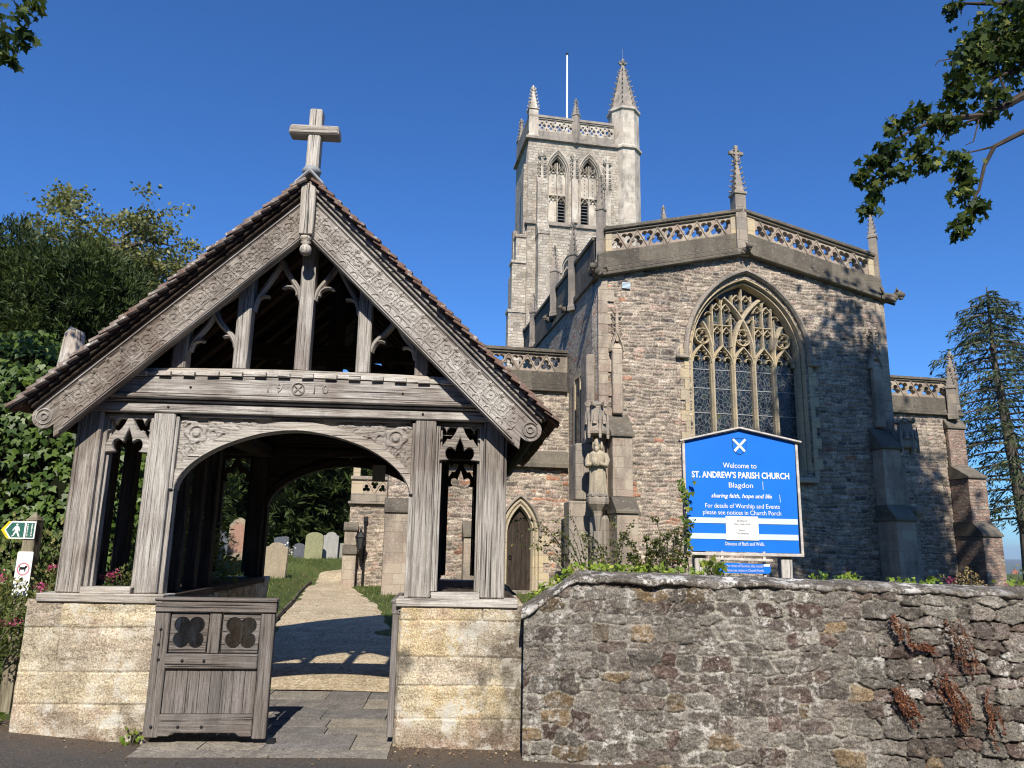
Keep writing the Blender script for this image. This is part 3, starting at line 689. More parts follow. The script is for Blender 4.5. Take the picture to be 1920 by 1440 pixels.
for side in (-1, 1):
    x0, x1 = (-2.02, -0.95) if side < 0 else (0.95, 2.02)
    core = MB().box(x0 + 0.03, x1 - 0.03, 0.0, D_ + 0.05, -0.3, 1.065)
    pr = core.build('dwarf_wall', BATH, LG)
    wet = (lambda S, T: 0.85 * sst(0.48, 0.60, fbm(S * 1.8, T * 1.6, 77, 4) + 0.30 * sst(0.35, 0.75, S) - 0.12)) if side > 0 else (lambda S, T: 0.45 * sst(0.52, 0.66, fbm(S * 1.8, T * 1.8, 78, 4)))
    F = ashlar_fun(11 + side, 1.07, 1.3, cream, wet)
    lean = lambda S, T: 0.0
    hfield('ashlar_face', PIERM, pr, (x0, -0.02, -0.22), (1, 0, 0), (0, 0, 1), (0, -1, 0), x1 - x0, 1.31, 150, 180,
           lambda S, T: F(S, T - 0.22)[0] - 0.05 * sst(0.03, 0.0, np.minimum(S, (x1 - x0) - S)), None, lambda S, T: F(S, T - 0.22)[1])
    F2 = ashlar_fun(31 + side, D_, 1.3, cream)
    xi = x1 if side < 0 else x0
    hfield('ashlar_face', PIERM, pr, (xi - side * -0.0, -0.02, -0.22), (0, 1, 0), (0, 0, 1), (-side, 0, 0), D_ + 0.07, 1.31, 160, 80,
           lambda S, T: F2(S, T - 0.22)[0] - 0.05 * sst(0.03, 0.0, S) - 0.01, None, lambda S, T: F2(S, T - 0.22)[1] * 0.55)  # inner face colour dimmed to imitate the shade behind the gate
    xo = x0 if side < 0 else x1
    F3 = ashlar_fun(51 + side, D_, 1.3, cream)
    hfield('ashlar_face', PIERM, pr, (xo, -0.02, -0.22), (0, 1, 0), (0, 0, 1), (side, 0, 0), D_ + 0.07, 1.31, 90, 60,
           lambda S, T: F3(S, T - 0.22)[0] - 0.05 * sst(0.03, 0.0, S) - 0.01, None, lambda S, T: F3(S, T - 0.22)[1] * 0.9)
    hfield('pier_top', PIERM, pr, (x0, -0.02, 1.07), (1, 0, 0), (0, 1, 0), (0, 0, 1), x1 - x0, D_ + 0.06, 40, 80, lambda S, T: (fbm(S * 6, T * 6, 5) - 0.5) * 0.03 - 0.03 * sst(0.05, 0, T), None,
           lambda S, T: np.ones(S.shape + (3,)) * np.array((0.42, 0.36, 0.25)))
    # sill plates
    sp = MB()
    a, b = sorted((side * 0.93, side * 1.93))
    sp.box(a, b, -0.05, 0.20, 1.072, 1.135, 0, 0.006)
    a, b = sorted((side * 1.21, side * 1.61))
    sp.box(a, b, -0.025, 0.17, 1.137, 1.185, 0, 0.006)
    a, b = sorted((side * 0.93, side * 1.93))
    sp.box(a, b, D_ - 0.2, D_ + 0.08, 1.07, 1.13, 0, 0.006)
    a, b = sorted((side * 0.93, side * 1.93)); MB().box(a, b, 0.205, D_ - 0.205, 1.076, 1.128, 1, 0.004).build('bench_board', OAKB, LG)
    sp.each('sill_plate', OAKP, LG, 0.006)
    for y0 in (0.0, D_ - 0.18):
        for xa, xb in ((1.02, 1.20), (1.62, 1.82)):
            a, b = sorted((side * xa, side * xb))
            p = MB(); p.box(a, b, y0, y0 + 0.18, 1.137, 2.635, 2, 0.003)
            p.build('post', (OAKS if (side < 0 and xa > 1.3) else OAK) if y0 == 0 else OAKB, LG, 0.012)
        rev = MB()                                                  # moulded reveals beside the posts
        for xa, xb, dy in ((0.985, 1.018, 0.05), (1.202, 1.235, 0.045), (1.236, 1.255, 0.08), (1.585, 1.618, 0.045), (1.565, 1.584, 0.08)):
            a, b = sorted((side * xa, side * xb)); rev.box(a, b, y0 + dy, y0 + 0.15, 1.187 if xa > 1.1 else 1.137, 2.60 if xa > 1.1 else 1.99, 2)
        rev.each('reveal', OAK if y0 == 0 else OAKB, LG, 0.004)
        # ogee headed light: cusped opening with two pierced spandrels
        cx = side * 1.41; zs = 2.285
        inner = [(0.178, 0.0), (0.150, 0.004), (0.120, 0.006), (0.096, 0.014)] + bez((0.096, 0.014), (0.135, 0.035), (0.135, 0.115), (0.084, 0.118), 6)[1:] + bez((0.084, 0.118), (0.06, 0.112), (0.05, 0.098), (0.034, 0.088), 4)[1:] + [(0.036, 0.105), (0.030, 0.13), (0.017, 0.16), (0.006, 0.19)]
        lp = [(cx - 0.203, -0.12 + zs), (cx - 0.203, 0.335 + zs), (cx + 0.203, 0.335 + zs), (cx + 0.203, -0.12 + zs), (cx + 0.184, -0.12 + zs), (cx + 0.178, -0.01 + zs)] + [(cx + x, zs + z) for x, z in inner] + [(cx, zs + 0.215)] + [(cx - x, zs + z) for x, z in inner[::-1]] + [(cx - 0.178, -0.01 + zs), (cx - 0.184, -0.12 + zs)]
        eye = [(0.028, 0.292), (0.040, 0.255), (0.062, 0.215), (0.086, 0.188), (0.112, 0.196), (0.122, 0.178), (0.150, 0.135), (0.178, 0.085), (0.182, 0.15), (0.172, 0.185), (0.152, 0.196), (0.174, 0.212), (0.184, 0.24), (0.184, 0.295), (0.150, 0.297), (0.130, 0.275), (0.121, 0.240), (0.110, 0.275), (0.088, 0.297)]
        loops = [lp] + [[(cx + sg * x, zs + z) for x, z in eye] for sg in (-1, 1)]
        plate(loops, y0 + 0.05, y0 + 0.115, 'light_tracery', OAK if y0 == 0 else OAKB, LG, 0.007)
    # side posts and plates
    for y in (0.45, 0.85, 1.25):
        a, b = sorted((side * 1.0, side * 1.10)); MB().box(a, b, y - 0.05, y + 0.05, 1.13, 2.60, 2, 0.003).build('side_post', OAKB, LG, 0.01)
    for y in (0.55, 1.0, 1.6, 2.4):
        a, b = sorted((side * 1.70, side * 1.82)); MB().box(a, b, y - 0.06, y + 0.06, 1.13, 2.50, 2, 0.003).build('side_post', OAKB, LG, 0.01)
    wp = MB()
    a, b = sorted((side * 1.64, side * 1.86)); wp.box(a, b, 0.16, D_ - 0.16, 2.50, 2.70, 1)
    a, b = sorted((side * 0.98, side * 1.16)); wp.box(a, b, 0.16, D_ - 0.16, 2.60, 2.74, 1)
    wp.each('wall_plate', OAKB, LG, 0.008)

def zc(x, z): return z - 0.018 * (x / 1.2) ** 2          # slight camber of the beam
def gable(y0, s, front):
    """one gable frame; y0 outer face, s=+1 front (depth towards +y) or -1 rear"""
    def yy(a, b): return (y0 + s * a, y0 + s * b) if s > 0 else (y0 + s * b, y0 + s * a)
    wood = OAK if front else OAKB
    # head rail over the lights and the arch
    h = MB(); y1, y2 = yy(-0.015, 0.19); h.box(-1.84, 1.84, y1, y2, 2.632, 2.715, 0)
    h.build('head_rail', wood, LG, 0.008)
    m = MB()
    y1, y2 = yy(-0.075, 0.17); m.box(-1.88, 1.88, y1, y2, 2.745, 2.785, 0)
    y1, y2 = yy(-0.045, 0.17); m.box(-1.86, 1.86, y1, y2, 2.72, 2.742, 0)
    m.each('moulding', wood, LG, 0.012)
    t = MB(); n = 24
    y1, y2 = yy(-0.05, 0.18)
    top = [(-1.78 + 3.56 * i / n, zc(-1.78 + 3.56 * i / n, 2.955)) for i in range(n + 1)]
    t.prism([(-1.86, 2.79), (1.86, 2.79)] + top[::-1], y1, y2)
    t.build('tie_beam', wood, LG, 0.006)
    if front:
        bl = MB(); y1, y2 = yy(-0.085, 0.16)
        xs_ = np.arange(-1.42, 1.43, 0.1)
        for i, x in enumerate(xs_):
            z0 = zc(x, 2.962); r = 0.05
            if i % 2: bl.box(x - r, x + r, y1, y2, z0 - 0.006, z0 + 0.034, 0, 0.003)
            else: bl.box(x - r, x + r, y1 + 0.028, y2, z0, z0 + 0.040, 0, 0.003)
        bl.build('billet_moulding', OAKP, LG, 0.003)
        dm = MB(); y1, y2 = yy(-0.062, 0.0)
        dm.stroke(arc(0.005, 2.862, 0.052, 0, 360, 20), 0.014, y1, y2 - 0.05)
        for a in (45, 135, 225, 315): dm.stroke([(0.005, 2.862), (0.005 + 0.04 * cos(radians(a)), 2.862 + 0.04 * sin(radians(a)))], 0.016, y1, y2 - 0.05)
        dm.build('date_rosette', OAK, LG)
        for ch, x in (('1', -0.25), ('9', -0.155), ('1', 0.14), ('0', 0.235)):
            text(ch, 0.11, 'date_numeral', OAK, LG, x, y0 - 0.052, 2.865, 0.002, 0, 0.006)
    zt = 3.0
    sl = MB(); y1, y2 = yy(-0.03, 0.17)
    sl.prism([(-1.45, zc(1.45, 2.995)), (1.45, zc(1.45, 2.995))] + [(x, zc(x, 3.032)) for x in np.linspace(1.45, -1.45, 20)], y1, y2)
    sl.build('gable_sill', OAKP if front else OAKB, LG, 0.004)
    y1, y2 = yy(0.0, 0.13)
    for x, zz in ((0.0, 4.42), (-0.53, 3.98), (0.53, 3.98), (-1.05, 3.47), (1.05, 3.47)):
        MB().box(x - 0.062, x + 0.062, y1, y2, zc(x, 3.034), zz, 2, 0.003).build('king_post' if x == 0 else 'gable_post', wood, LG, 0.012)
    # cusped heads between the gable posts
    y1, y2 = yy(0.035, 0.10)
    if s < 0: y1, y2 = y2 - 0.0, y2 + 0.06
    tr = MB()
    for xa, za, sg in ((0.06, 3.70, 1), (-0.06, 3.70, -1)):
        o = sg
        tr.stroke(bez((xa, za), (xa + o * 0.02, za + 0.14), (xa + o * 0.10, za + 0.16), (xa + o * 0.19, za + 0.36), 10), 0.05, y1, y2)
        tr.stroke(arc(xa + o * 0.115, za + 0.05, 0.075, 90 + o * 95, 90 - o * 25, 9), 0.028, y1 + 0.01, y2, 0.3)
        tr.stroke(bez((xa + o * 0.075, za + 0.125), (xa + o * 0.12, za + 0.12), (xa + o * 0.16, za + 0.14), (xa + o * 0.165, za + 0.10), 5), 0.03, y1 + 0.012, y2, 0.3)
        # facing curve from the queen post
        xq = xa + o * 0.41
        tr.stroke(bez((xq, za - 0.12), (xq - o * 0.02, za + 0.06), (xq - o * 0.10, za + 0.09), (xa + o * 0.19, za + 0.36), 10), 0.05, y1 + 0.004, y2)
        tr.stroke(arc(xq - o * 0.10, za - 0.05, 0.075, 90 - o * 95, 90 + o * 25, 9), 0.028, y1 + 0.01, y2, 0.3)
    for o in (-1, 1):
        xa = o * 0.59; za = 3.24; xq = o * 0.99; xm = o * 0.80
        tr.stroke(bez((xa, za), (xa + o * 0.02, za + 0.14), (xm - o * 0.05, za + 0.16), (xm, za + 0.33), 10), 0.05, y1, y2)
        tr.stroke(bez((xq, za - 0.05), (xq - o * 0.02, za + 0.11), (xm + o * 0.06, za + 0.12), (xm, za + 0.33), 10), 0.05, y1 + 0.004, y2)
        tr.stroke(arc(xa + o * 0.085, za + 0.04, 0.065, 90 + o * 95, 90 - o * 35, 8), 0.027, y1 + 0.01, y2, 0.3)
        tr.stroke(arc(xq - o * 0.085, za - 0.01, 0.065, 90 - o * 95, 90 + o * 35, 8), 0.027, y1 + 0.01, y2, 0.3)
        tr.stroke(bez((xm, za + 0.33), (xm - o * 0.02, za + 0.42), (xa + o * 0.03, za + 0.45), (xa, za + 0.56), 8), 0.04, y1 + 0.008, y2)
        tr.stroke(bez((xm, za + 0.33), (xm + o * 0.03, za + 0.30), (xm + o * 0.10, za + 0.28), (xm + o * 0.12, za + 0.22), 8), 0.03, y1 + 0.008, y2)
    tr.build('cusped_head', wood, LG)
    # arch braces
    ins = tudor(0, 0.985, 1.985, 0.525); ou = tudor(0, 1.055, 1.985, 0.612)
    y1, y2 = yy(0.045, 0.165)
    ab = MB()
    for k in range(2):
        if k == 0: i0, i1 = 0, 14
        else: i0, i1 = 14, 28
        pi_, po_ = ins[i0:i1 + 1], ou[i0:i1 + 1]
        po_ = [(max(-1.018, min(1.018, x)), min(z, 2.63)) for x, z in po_]
        ab.prism(pi_ + po_[::-1], y1, y2)
    ab.build('arch_brace', OAKP if front else OAKB, LG)
    if front:
        mo = MB()
        for d, yo in ((0.006, 0.0), (0.026, 0.012)):
            c = tudor(0, 0.985 + d, 1.985, 0.525 + d, 56); mo.stroke(c, 0.013, y1 - 0.010 + yo, y1 + 0.05)
        mo.build('arch_moulding', OAK, LG)
    # carved spandrels
    for sg in (-1, 1):
        O = (sg * 1.015, y1 + 0.012 * s, 1.99)
        lam = lambda S, T: T > 1.0
        def inside(S, T):
            x = 1.015 - S; z = 1.99 + T
            zz = 1.985 + 0.57 * np.maximum(0, 1 - np.abs(np.clip(x, 0, 1.02) / 1.022) ** 1.78) ** (1 / 1.78)
            return (z > zz) & (z < 2.628)
        def leafh(S, T):
            H = -0.012 + 0.012 * fbm(S * 9, T * 9, 4, 3)
            def ros(cx, cz, r):
                d = np.hypot(S - cx, T - cz); a = np.arctan2(T - cz, S - cx)
                return 0.018 * sst(r, r * 0.8, d * (1 + 0.14 * np.cos(5 * a))) - 0.016 * sst(r * 0.62, r * 0.48, d) + 0.02 * sst(r * 0.42, r * 0.2, d)
            H = H + ros(0.165, 0.48, 0.10)
            for cx, cz, L_, ang, wdt in ((0.40, 0.52, 0.17, -8, 0.062), (0.60, 0.555, 0.13, -4, 0.04), (0.27, 0.36, 0.10, -38, 0.05), (0.09, 0.30, 0.10, -75, 0.045), (0.16, 0.35, 0.08, -60, 0.03), (0.08, 0.58, 0.06, 30, 0.04), (0.31, 0.585, 0.07, 10, 0.03)):
                ca, sa = cos(radians(ang)), sin(radians(ang))
                p = (S - cx) * ca + (T - cz) * sa; qv = -(S - cx) * sa + (T - cz) * ca
                e = (p / L_) ** 2 + (qv * (1 + 0.35 * np.cos(p * 75)) / wdt) ** 2
                H = np.maximum(H, 0.017 * sst(1.0, 0.55, e) - 0.012 + 0.004 * np.cos(p * 75) * sst(1, 0.5, e) - 0.01 * sst(0.006, 0.0, np.abs(qv)) * sst(1, .6, e))
            return H * (1.0 if front else 0.7)
        hfield('carved_spandrel', wood, LG, (sg * 1.015, y0 + s * 0.06, 1.99), (-sg, 0, 0), (0, 0, 1), (0, -s, 0), 1.0, 0.64, 200, 128, leafh, inside)
        fr = MB(); ya, yb = yy(0.02, 0.10)
        a, b = sorted((sg * 0.98, sg * 0.22)); fr.box(a, b, ya, yb, 2.606, 2.631, 0)
        a, b = sorted((sg * 0.992, sg * 1.018)); fr.box(a, b, ya, yb, 1.99, 2.604, 2)
        bk = MB(); ya, yb = yy(0.085, 0.15)
        bk.prism([(sg * 1.015, 2.0), (sg * 0.99, 2.2), (sg * 0.8, 2.42), (sg * 0.4, 2.585), (sg * 0.15, 2.628), (sg * 1.015, 2.628)], ya, yb)
        fr.build('spandrel_frame', wood, LG, 0.004); bk.build('spandrel_back', wood, LG)
gable(0.0, 1, True)
gable(D_, -1, False)

# bargeboards
SL = 0.967; CA, SA = cos(math.atan(SL)), sin(math.atan(SL))
YB = -0.165
for yb, s in ((YB, 1), (D_ - YB, -1)):
    for sg in (-1, 1):
        poly = [(0.0, 4.54), (2.01, 4.54 - SL * 2.01)] + arc(1.945, 2.517, 0.095, 30, -135, 12) + [(1.865, 2.462), (1.855, 2.357), (1.79, 4.14 - SL * 1.79), (0.0, 4.14)]
        poly = [(sg * x, z) for x, z in poly]
        bb = MB(); bb.prism(poly, min(yb, yb + s * 0.055), max(yb, yb + s * 0.055))
        WD = OAKS if (sg < 0 and s > 0) else OAK
        o_b = bb.build('bargeboard', WD, LG)
        # grain along the board
        me = o_b.data; co = np.empty(len(me.vertices) * 3); me.vertices.foreach_get('co', co); co = co.reshape(-1, 3)
        g = np.stack([co[:, 0] * sg * CA - co[:, 2] * SA, co[:, 0] * sg * SA + co[:, 2] * CA, co[:, 1]], 1)
        me.attributes['gc'].data.foreach_set('vector', g.astype(np.float32).ravel())
        if s > 0:
            A = (sg * CA, 0, -SA); B = (-sg * SA, 0, -CA)
            def carv(S, T):
                p = 0.135; c = (np.floor(S / p) + 0.5) * p; u = S - c; w_ = 0.205
                d = np.hypot(u, T - 0.085); a = np.arctan2(T - 0.085, u)
                H = 0.008 * sst(0.050, 0.042, d * (1 + 0.13 * np.cos(6 * a))) - 0.010 * sst(0.034, 0.026, d) + 0.012 * sst(0.018, 0.009, d)
                H += 0.008 * sst(0.010, 0.003, np.abs(np.abs(u) - p / 2)) * (T < 0.15)
                H += 0.008 * sst(0.010, 0.003, np.abs(T - 0.158)) + 0.010 * sst(0.008, 0.002, T) 
                d2 = np.hypot(np.abs(u) - p / 2, T - 0.205); H += 0.010 * sst(0.010, 0.003, np.abs(d2 - 0.036)) + 0.008 * sst(0.018, 0.010, d2)
                for qx in (-1, 1):
                    for qz in (0.025, 0.14):
                        H += 0.010 * sst(0.020, 0.010, np.hypot(u - qx * 0.056, T - qz))
                return H - 0.006 + 0.006 * (fbm(S * 25, T * 25, 8, 3) - 0.5)
            x0 = 0.07
            cvd = hfield('carving', WD, o_b, (sg * x0, yb - 0.004, 4.485 - SL * x0), A, B, (0, -1, 0), 2.555, 0.222, 640, 60, carv)
            ml = MB(); ml.v
            def ln(z0, xa, xb): return [(sg * x, z0 - SL * x) for x in np.linspace(xa, xb, 8)]
            ml.stroke(ln(4.152, 0.02, 1.81), 0.016, yb - 0.030, yb + 0.01)
            ml.stroke(ln(4.180, 0.02, 1.79), 0.016, yb - 0.022, yb + 0.01)
            ml.stroke(ln(4.500, 0.03, 2.00), 0.018, yb - 0.020, yb + 0.01)
            ml.stroke(arc(sg * 1.945, 2.517, 0.06, 0, 360, 18), 0.016, yb - 0.014, yb + 0.01)
            ml.stroke(arc(sg * 1.945, 2.517, 0.025, 0, 360, 12), 0.02, yb - 0.014, yb + 0.01)
            ml.build('barge_moulding', OAK, o_b)
        fa = MB()
        ya, y2 = sorted((yb - s * 0.035, yb + s * 0.05))
        fa.prism([(sg * 0.0, 4.545), (sg * 0.0, 4.585), (sg * 2.04, 4.585 - SL * 2.04), (sg * 2.04, 4.545 - SL * 2.04)], ya, y2)
        ya, y2 = sorted((yb - s * 0.065, yb + s * 0.05))
        fa.prism([(sg * 0.0, 4.588), (sg * 0.0, 4.628), (sg * 2.07, 4.628 - SL * 2.07), (sg * 2.07, 4.588 - SL * 2.07)], ya, y2)
        fa.build('verge_fillet', OAKB if sg < 0 else OAK, LG, 0.006)
# rafters, boarding, tiles
rf = MB(); 
for sg in (-1, 1):
    for y in np.linspace(0.32, D_ - 0.3, 8):
        rf.beam((0, y, 4.50), (sg * 2.03, y, 4.50 - SL * 2.03), 0.075, 0.10, (0, 1, 0))
    for z0 in (4.42,): rf.box(-0.02, 0.02, -0.1, D_ + 0.1, 4.36, 4.54, 1)
rf.beam((0.75, 1.2, 3.65), (0.05, 2.0, 4.35), 0.05, 0.06)
rf.each('rafter', mat_wood('warm_rafter_oak', (0.02, 0.011, 0.007), (0.055, 0.032, 0.018), (0.09, 0.055, 0.03), (0.03, 0.018, 0.01), 0.4), LG)  # rafter oak darkened, shade under the roof painted into it
bd = MB()
for sg in (-1, 1):
    bd.prism([(sg * 0.002, 4.59), (sg * 0.002, 4.625), (sg * 2.09, 4.625 - SL * 2.09), (sg * 2.09, 4.59 - SL * 2.09)], YB + 0.056, D_ - YB - 0.056)
    for k in range(21):
        x = 0.08 + k * 0.097; bd.box(min(sg * x, sg * (x + 0.03)), max(sg * x, sg * (x + 0.03)), YB + 0.06, D_ - YB - 0.06, 4.58 - SL * x - 0.018, 4.58 - SL * x + 0.005, 1)
    x = 2.0; bd.tube([(sg * 1.97, -0.1, 4.42 - SL * 1.97), (sg * 1.97, D_ + 0.1, 4.42 - SL * 1.97)], 0.06, 8)
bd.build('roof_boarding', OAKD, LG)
tm = MB(); vt = {1: MB(), -1: MB()}
for sg in (-1, 1):
    nrm = Vector((sg * SA, 0, CA)); A = Vector((sg * CA, 0, -SA))
    for i in range(30):
        sdist = 0.02 + i * 0.0975
        y = YB - 0.125 + random.uniform(-0.012, 0.012)
        while y < D_ - YB + 0.06:
            wd = 0.163
            p = Vector((0, y + wd / 2, 4.632)) + A * sdist
            q = p + A * (0.150 + random.uniform(-0.008, 0.008))
            lift = random.uniform(0, 0.006)
            (vt[sg] if y < YB - 0.05 else tm).beam(p + nrm * 0.012, q + nrm * (0.040 + lift), wd - 0.004, 0.021, nrm)
            if y < 0 and False: pass
            y += wd
        # undercloak tile at the verge
        p = Vector((0, YB - 0.03, 4.632)) + A * (sdist + 0.02); tm.beam(p + nrm * 0.002, p + A * 0.15 + nrm * 0.014, 0.10, 0.012, nrm)
tm.build('roof_tiles', TILE, LG)
for sg, li in ((-1, 1.0), (1, 0.75)):
    vt[sg].build('verge_tiles', mat_ashlar('lichened_verge_tile', (0.17, 0.10, 0.075), (0.50, 0.48, 0.44) if sg < 0 else (0.24, 0.18, 0.15), (0.09, 0.07, 0.06), 9.0, 0.4, li, 9, 9, 0.0, (0.66, 0.65, 0.61)), LG)
rd = MB(); 
rd.prism([(-0.12, 4.575), (-0.13, 4.60), (0, 4.735), (0.13, 4.60), (0.12, 4.575), (0, 4.70)], YB - 0.10, YB + 0.30)
rd.build('lead_ridge_cap', LEAD, LG, 0.01)
rt = MB()
for k in range(10): rt.prism([(-0.13, 4.57), (-0.13, 4.60), (0, 4.72), (0.13, 4.60), (0.13, 4.57), (0, 4.69)], YB + 0.305 + k * 0.33, YB + 0.305 + k * 0.33 + 0.32)
rt.build('ridge_tiles', TILE, LG)

# apex post with turned pendant, and the cross
ap = MB(); ap.box(-0.062, 0.062, YB - 0.075, YB + 0.06, 4.13, 4.60, 2, 0.004)
apx = ap.build('apex_post', OAKP, LG, 0.008)
pn = MB(); pn.lathe([(0.03, 4.135), (0.058, 4.125), (0.058, 4.10), (0.035, 4.09), (0.048, 4.075), (0.026, 4.06), (0.044, 4.04), (0.052, 4.01), (0.042, 3.98), (0.02, 3.963)], 0, YB - 0.01, 14)
pn.build('pendant', OAKP, LG, 0, True)
cr = MB(); yc = YB + 0.02
cr.box(-0.058, 0.058, yc - 0.06, yc + 0.06, 4.66, 5.335, 2, 0.006)
CRX = cr.build('cross', OAKP, LG, 0.012)
MB().box(-0.215, 0.215, yc - 0.085, yc + 0.065, 5.075, 5.165, 0, 0.007).build('cross_arm', OAKP, CRX, 0.014)
MB().lathe([(0.0, 4.70), (0.075, 4.705), (0.085, 4.74), (0.06, 4.775), (0.03, 4.78)], 0, yc - 0.03, 10).build('cross_foot', LEAD, CRX, 0, True)
# the whole roof stands a little larger than drawn above: scale about eye level
RS = Matrix.Translation((0, 0, 1.6)) @ Matrix.Diagonal((1.031, 1, 1.031, 1)) @ Matrix.Translation((0, 0, -1.6))
for o in list(bpy.data.objects):
    if o.name.split('.')[0] in ('bargeboard', 'carving', 'barge_moulding', 'verge_fillet', 'rafter', 'roof_boarding', 'roof_tiles', 'verge_tiles', 'lead_ridge_cap', 'ridge_tiles', 'apex_post', 'pendant', 'cross', 'cross_arm', 'cross_foot'): o.data.transform(RS)
# mid truss inside
it = MB(); it.box(-1.66, 1.66, 1.56, 1.72, 2.745, 2.95, 0); it.box(-0.08, 0.08, 1.58, 1.70, 2.955, 4.35, 2)
for o in (-1, 1):
    c = bez((o * 1.2, 3.10), (o * 0.8, 3.4), (o * 0.4, 3.48), (0, 3.5), 10); it.stroke(c, 0.10, 1.58, 1.70, 0.9)
it.box(-0.95, 0.95, 1.575, 1.705, 3.52, 3.68, 0)
it.build('inner_truss', OAKB, LG, 0.006)
pg = MB()
for sx in (-1, 1):
    for x, z in ((sx * 1.08, 2.68), (sx * 1.70, 2.66), (sx * 0.9, 2.85), (sx * 1.5, 2.84), (sx * 0.45, 2.76)):
        pg.add([(x + 0.011 * cos(q * pi / 4), -0.055 if z > 2.7 else -0.022, z + 0.011 * sin(q * pi / 4)) for q in range(8)] + [(x, -0.064 if z > 2.7 else -0.030, z)], [(q, (q + 1) % 8, 8) for q in range(8)])
pg.each('peg', OAKB, LG)
nb = MB().box(0.30, 0.46, D_ - 0.235, D_ - 0.225, 2.32, 2.53, 2); nb.build('notice_card', mat_plain('faded_card', (0.30, 0.28, 0.24), 0.7), LG)

# gate leaves (hinge at the local origin, leaf along +x)
LW, Z0, Z1 = 0.945, 0.055, 1.105
fr = MB()
fr.box(0, 0.115, -0.025, 0.03, Z0 + 0.005, Z1 - 0.1, 2, 0.002); fr.box(LW - 0.11, LW, -0.025, 0.03, Z0, Z1 - 0.1, 2, 0.002)
fr.box(-0.005, LW + 0.01, -0.04, 0.035, Z1 - 0.098, Z1 - 0.012, 0, 0.002); fr.box(-0.008, LW + 0.013, -0.055, 0.045, Z1 - 0.012, Z1 + 0.012, 0, 0.003)
fr.box(0.115, LW - 0.11, -0.038, 0.02, 0.575, 0.685, 0, 0.002)
fr.prism([(0.115, 0.235), (LW - 0.11, 0.235), (LW - 0.11, 0.075), (LW - 0.20, 0.075), (LW - 0.24, 0.10), (0.24, 0.10), (0.2, 0.075), (0.115, 0.075)], -0.04, 0.02)
fr.box(LW / 2 - 0.045, LW / 2 + 0.045, -0.022, 0.02, 0.687, Z1 - 0.1, 2)
GL = fr.build('gate_leaf', OAKG, LG, 0.006)
GL.location = (-0.985, -0.01, 0)
for cx in (0.115 + 0.155, LW - 0.11 - 0.155):
    cz = 0.845; hw, hh = 0.148, 0.152
    plate([[(cx - hw, cz - hh), (cx + hw, cz - hh), (cx + hw, cz + hh), (cx - hw, cz + hh)], foil(cx, cz, 0.142, 4, pi / 4, 0.435, 64)], -0.012, 0.018, 'quatrefoil_panel', OAKG, GL, 0.006)
pk = MB()
n = 8; a, b = 0.118, LW - 0.113
for k in range(n):
    x = a + (b - a) * k / n; pk.box(x + 0.0015, x + (b - a) / n - 0.0015, -0.010 + random.uniform(0, 0.003), 0.014, 0.236, 0.574, 2)
pk.build('plank_panel', OAKG, GL, 0.003)
st = MB()
for x, z in ((0.055, 0.87), (0.05, 0.755), (0.06, 0.64), (0.25, 0.635), (0.42, 0.635), (0.06, 0.14), (0.27, 0.145), (0.45, 0.145)):
    st.lathe([(0.0, 0)], 0, 0, 3) if False else None
    vs = []; k0 = len(st.v)
    for r, y in ((0.014, -0.036), (0.012, -0.045), (0.006, -0.05)):
        pass
    yb_ = -0.026 if x < 0.11 else -0.04
    ring = [(x + 0.013 * cos(2 * pi * i / 10), yb_, z + 0.013 * sin(2 * pi * i / 10)) for i in range(10)]
    ring2 = [(x + 0.008 * cos(2 * pi * i / 10), yb_ - 0.008, z + 0.008 * sin(2 * pi * i / 10)) for i in range(10)]
    st.add(ring + ring2 + [(x, yb_ - 0.010, z)], [(i, (i + 1) % 10, 10 + (i + 1) % 10, 10 + i) for i in range(10)] + [(10 + i, 10 + (i + 1) % 10, 20) for i in range(10)])
st.each('stud', IRON, GL)
G2 = copy_tree(GL, LG); G2.location = (0.93, 0.0, 0.0); G2.rotation_euler = (0, 0, radians(91))
MB().box(-0.03, 0.03, -0.03, 0.03, 0.01, 0.05).build('gate_stop', IRON, LG)

# threshold and flagstones
FLAG = mat_vcol('flagstone', 0.25, 0.0, lich=0.15, fscale=50, bs=0.35)
fm = MB(); rows = [(-0.36, -0.16), (-0.155, 0.30), (0.305, 0.52), (0.525, 0.80), (0.805, 1.2), (1.205, 1.62), (1.625, 2.02)]
FC = []
for i, (ya, yb) in enumerate(rows):
    x = -0.97
    while x < 0.95:
        wd = random.uniform(0.4, 0.9) if i else 2.0; x2 = min(0.95, x + wd)
        k0 = len(fm.v)
        fm.box(x, x2 - 0.007, ya, yb - 0.006, -0.1, 0.010 + random.uniform(0, 0.006) + 0.004 * i, 0, 0.002)
        base = random.choice([(0.21, 0.19, 0.16), (0.17, 0.155, 0.14), (0.25, 0.22, 0.175), (0.15, 0.14, 0.13)]); FC += [base] * 8
        x = x2
fo = fm.build('paving', FLAG, None); fo.location = LO; fo.rotation_euler = (0, 0, radians(LR)); tag(fo, kind='structure')
a = fo.data.attributes.new('Col', 'FLOAT_COLOR', 'POINT'); a.data.foreach_set('color', np.array([(*c, 1) for c in FC], np.float32).ravel())
dg = MB().box(-1.0, 0.97, 2.025, 2.30, -0.1, 0.022); 

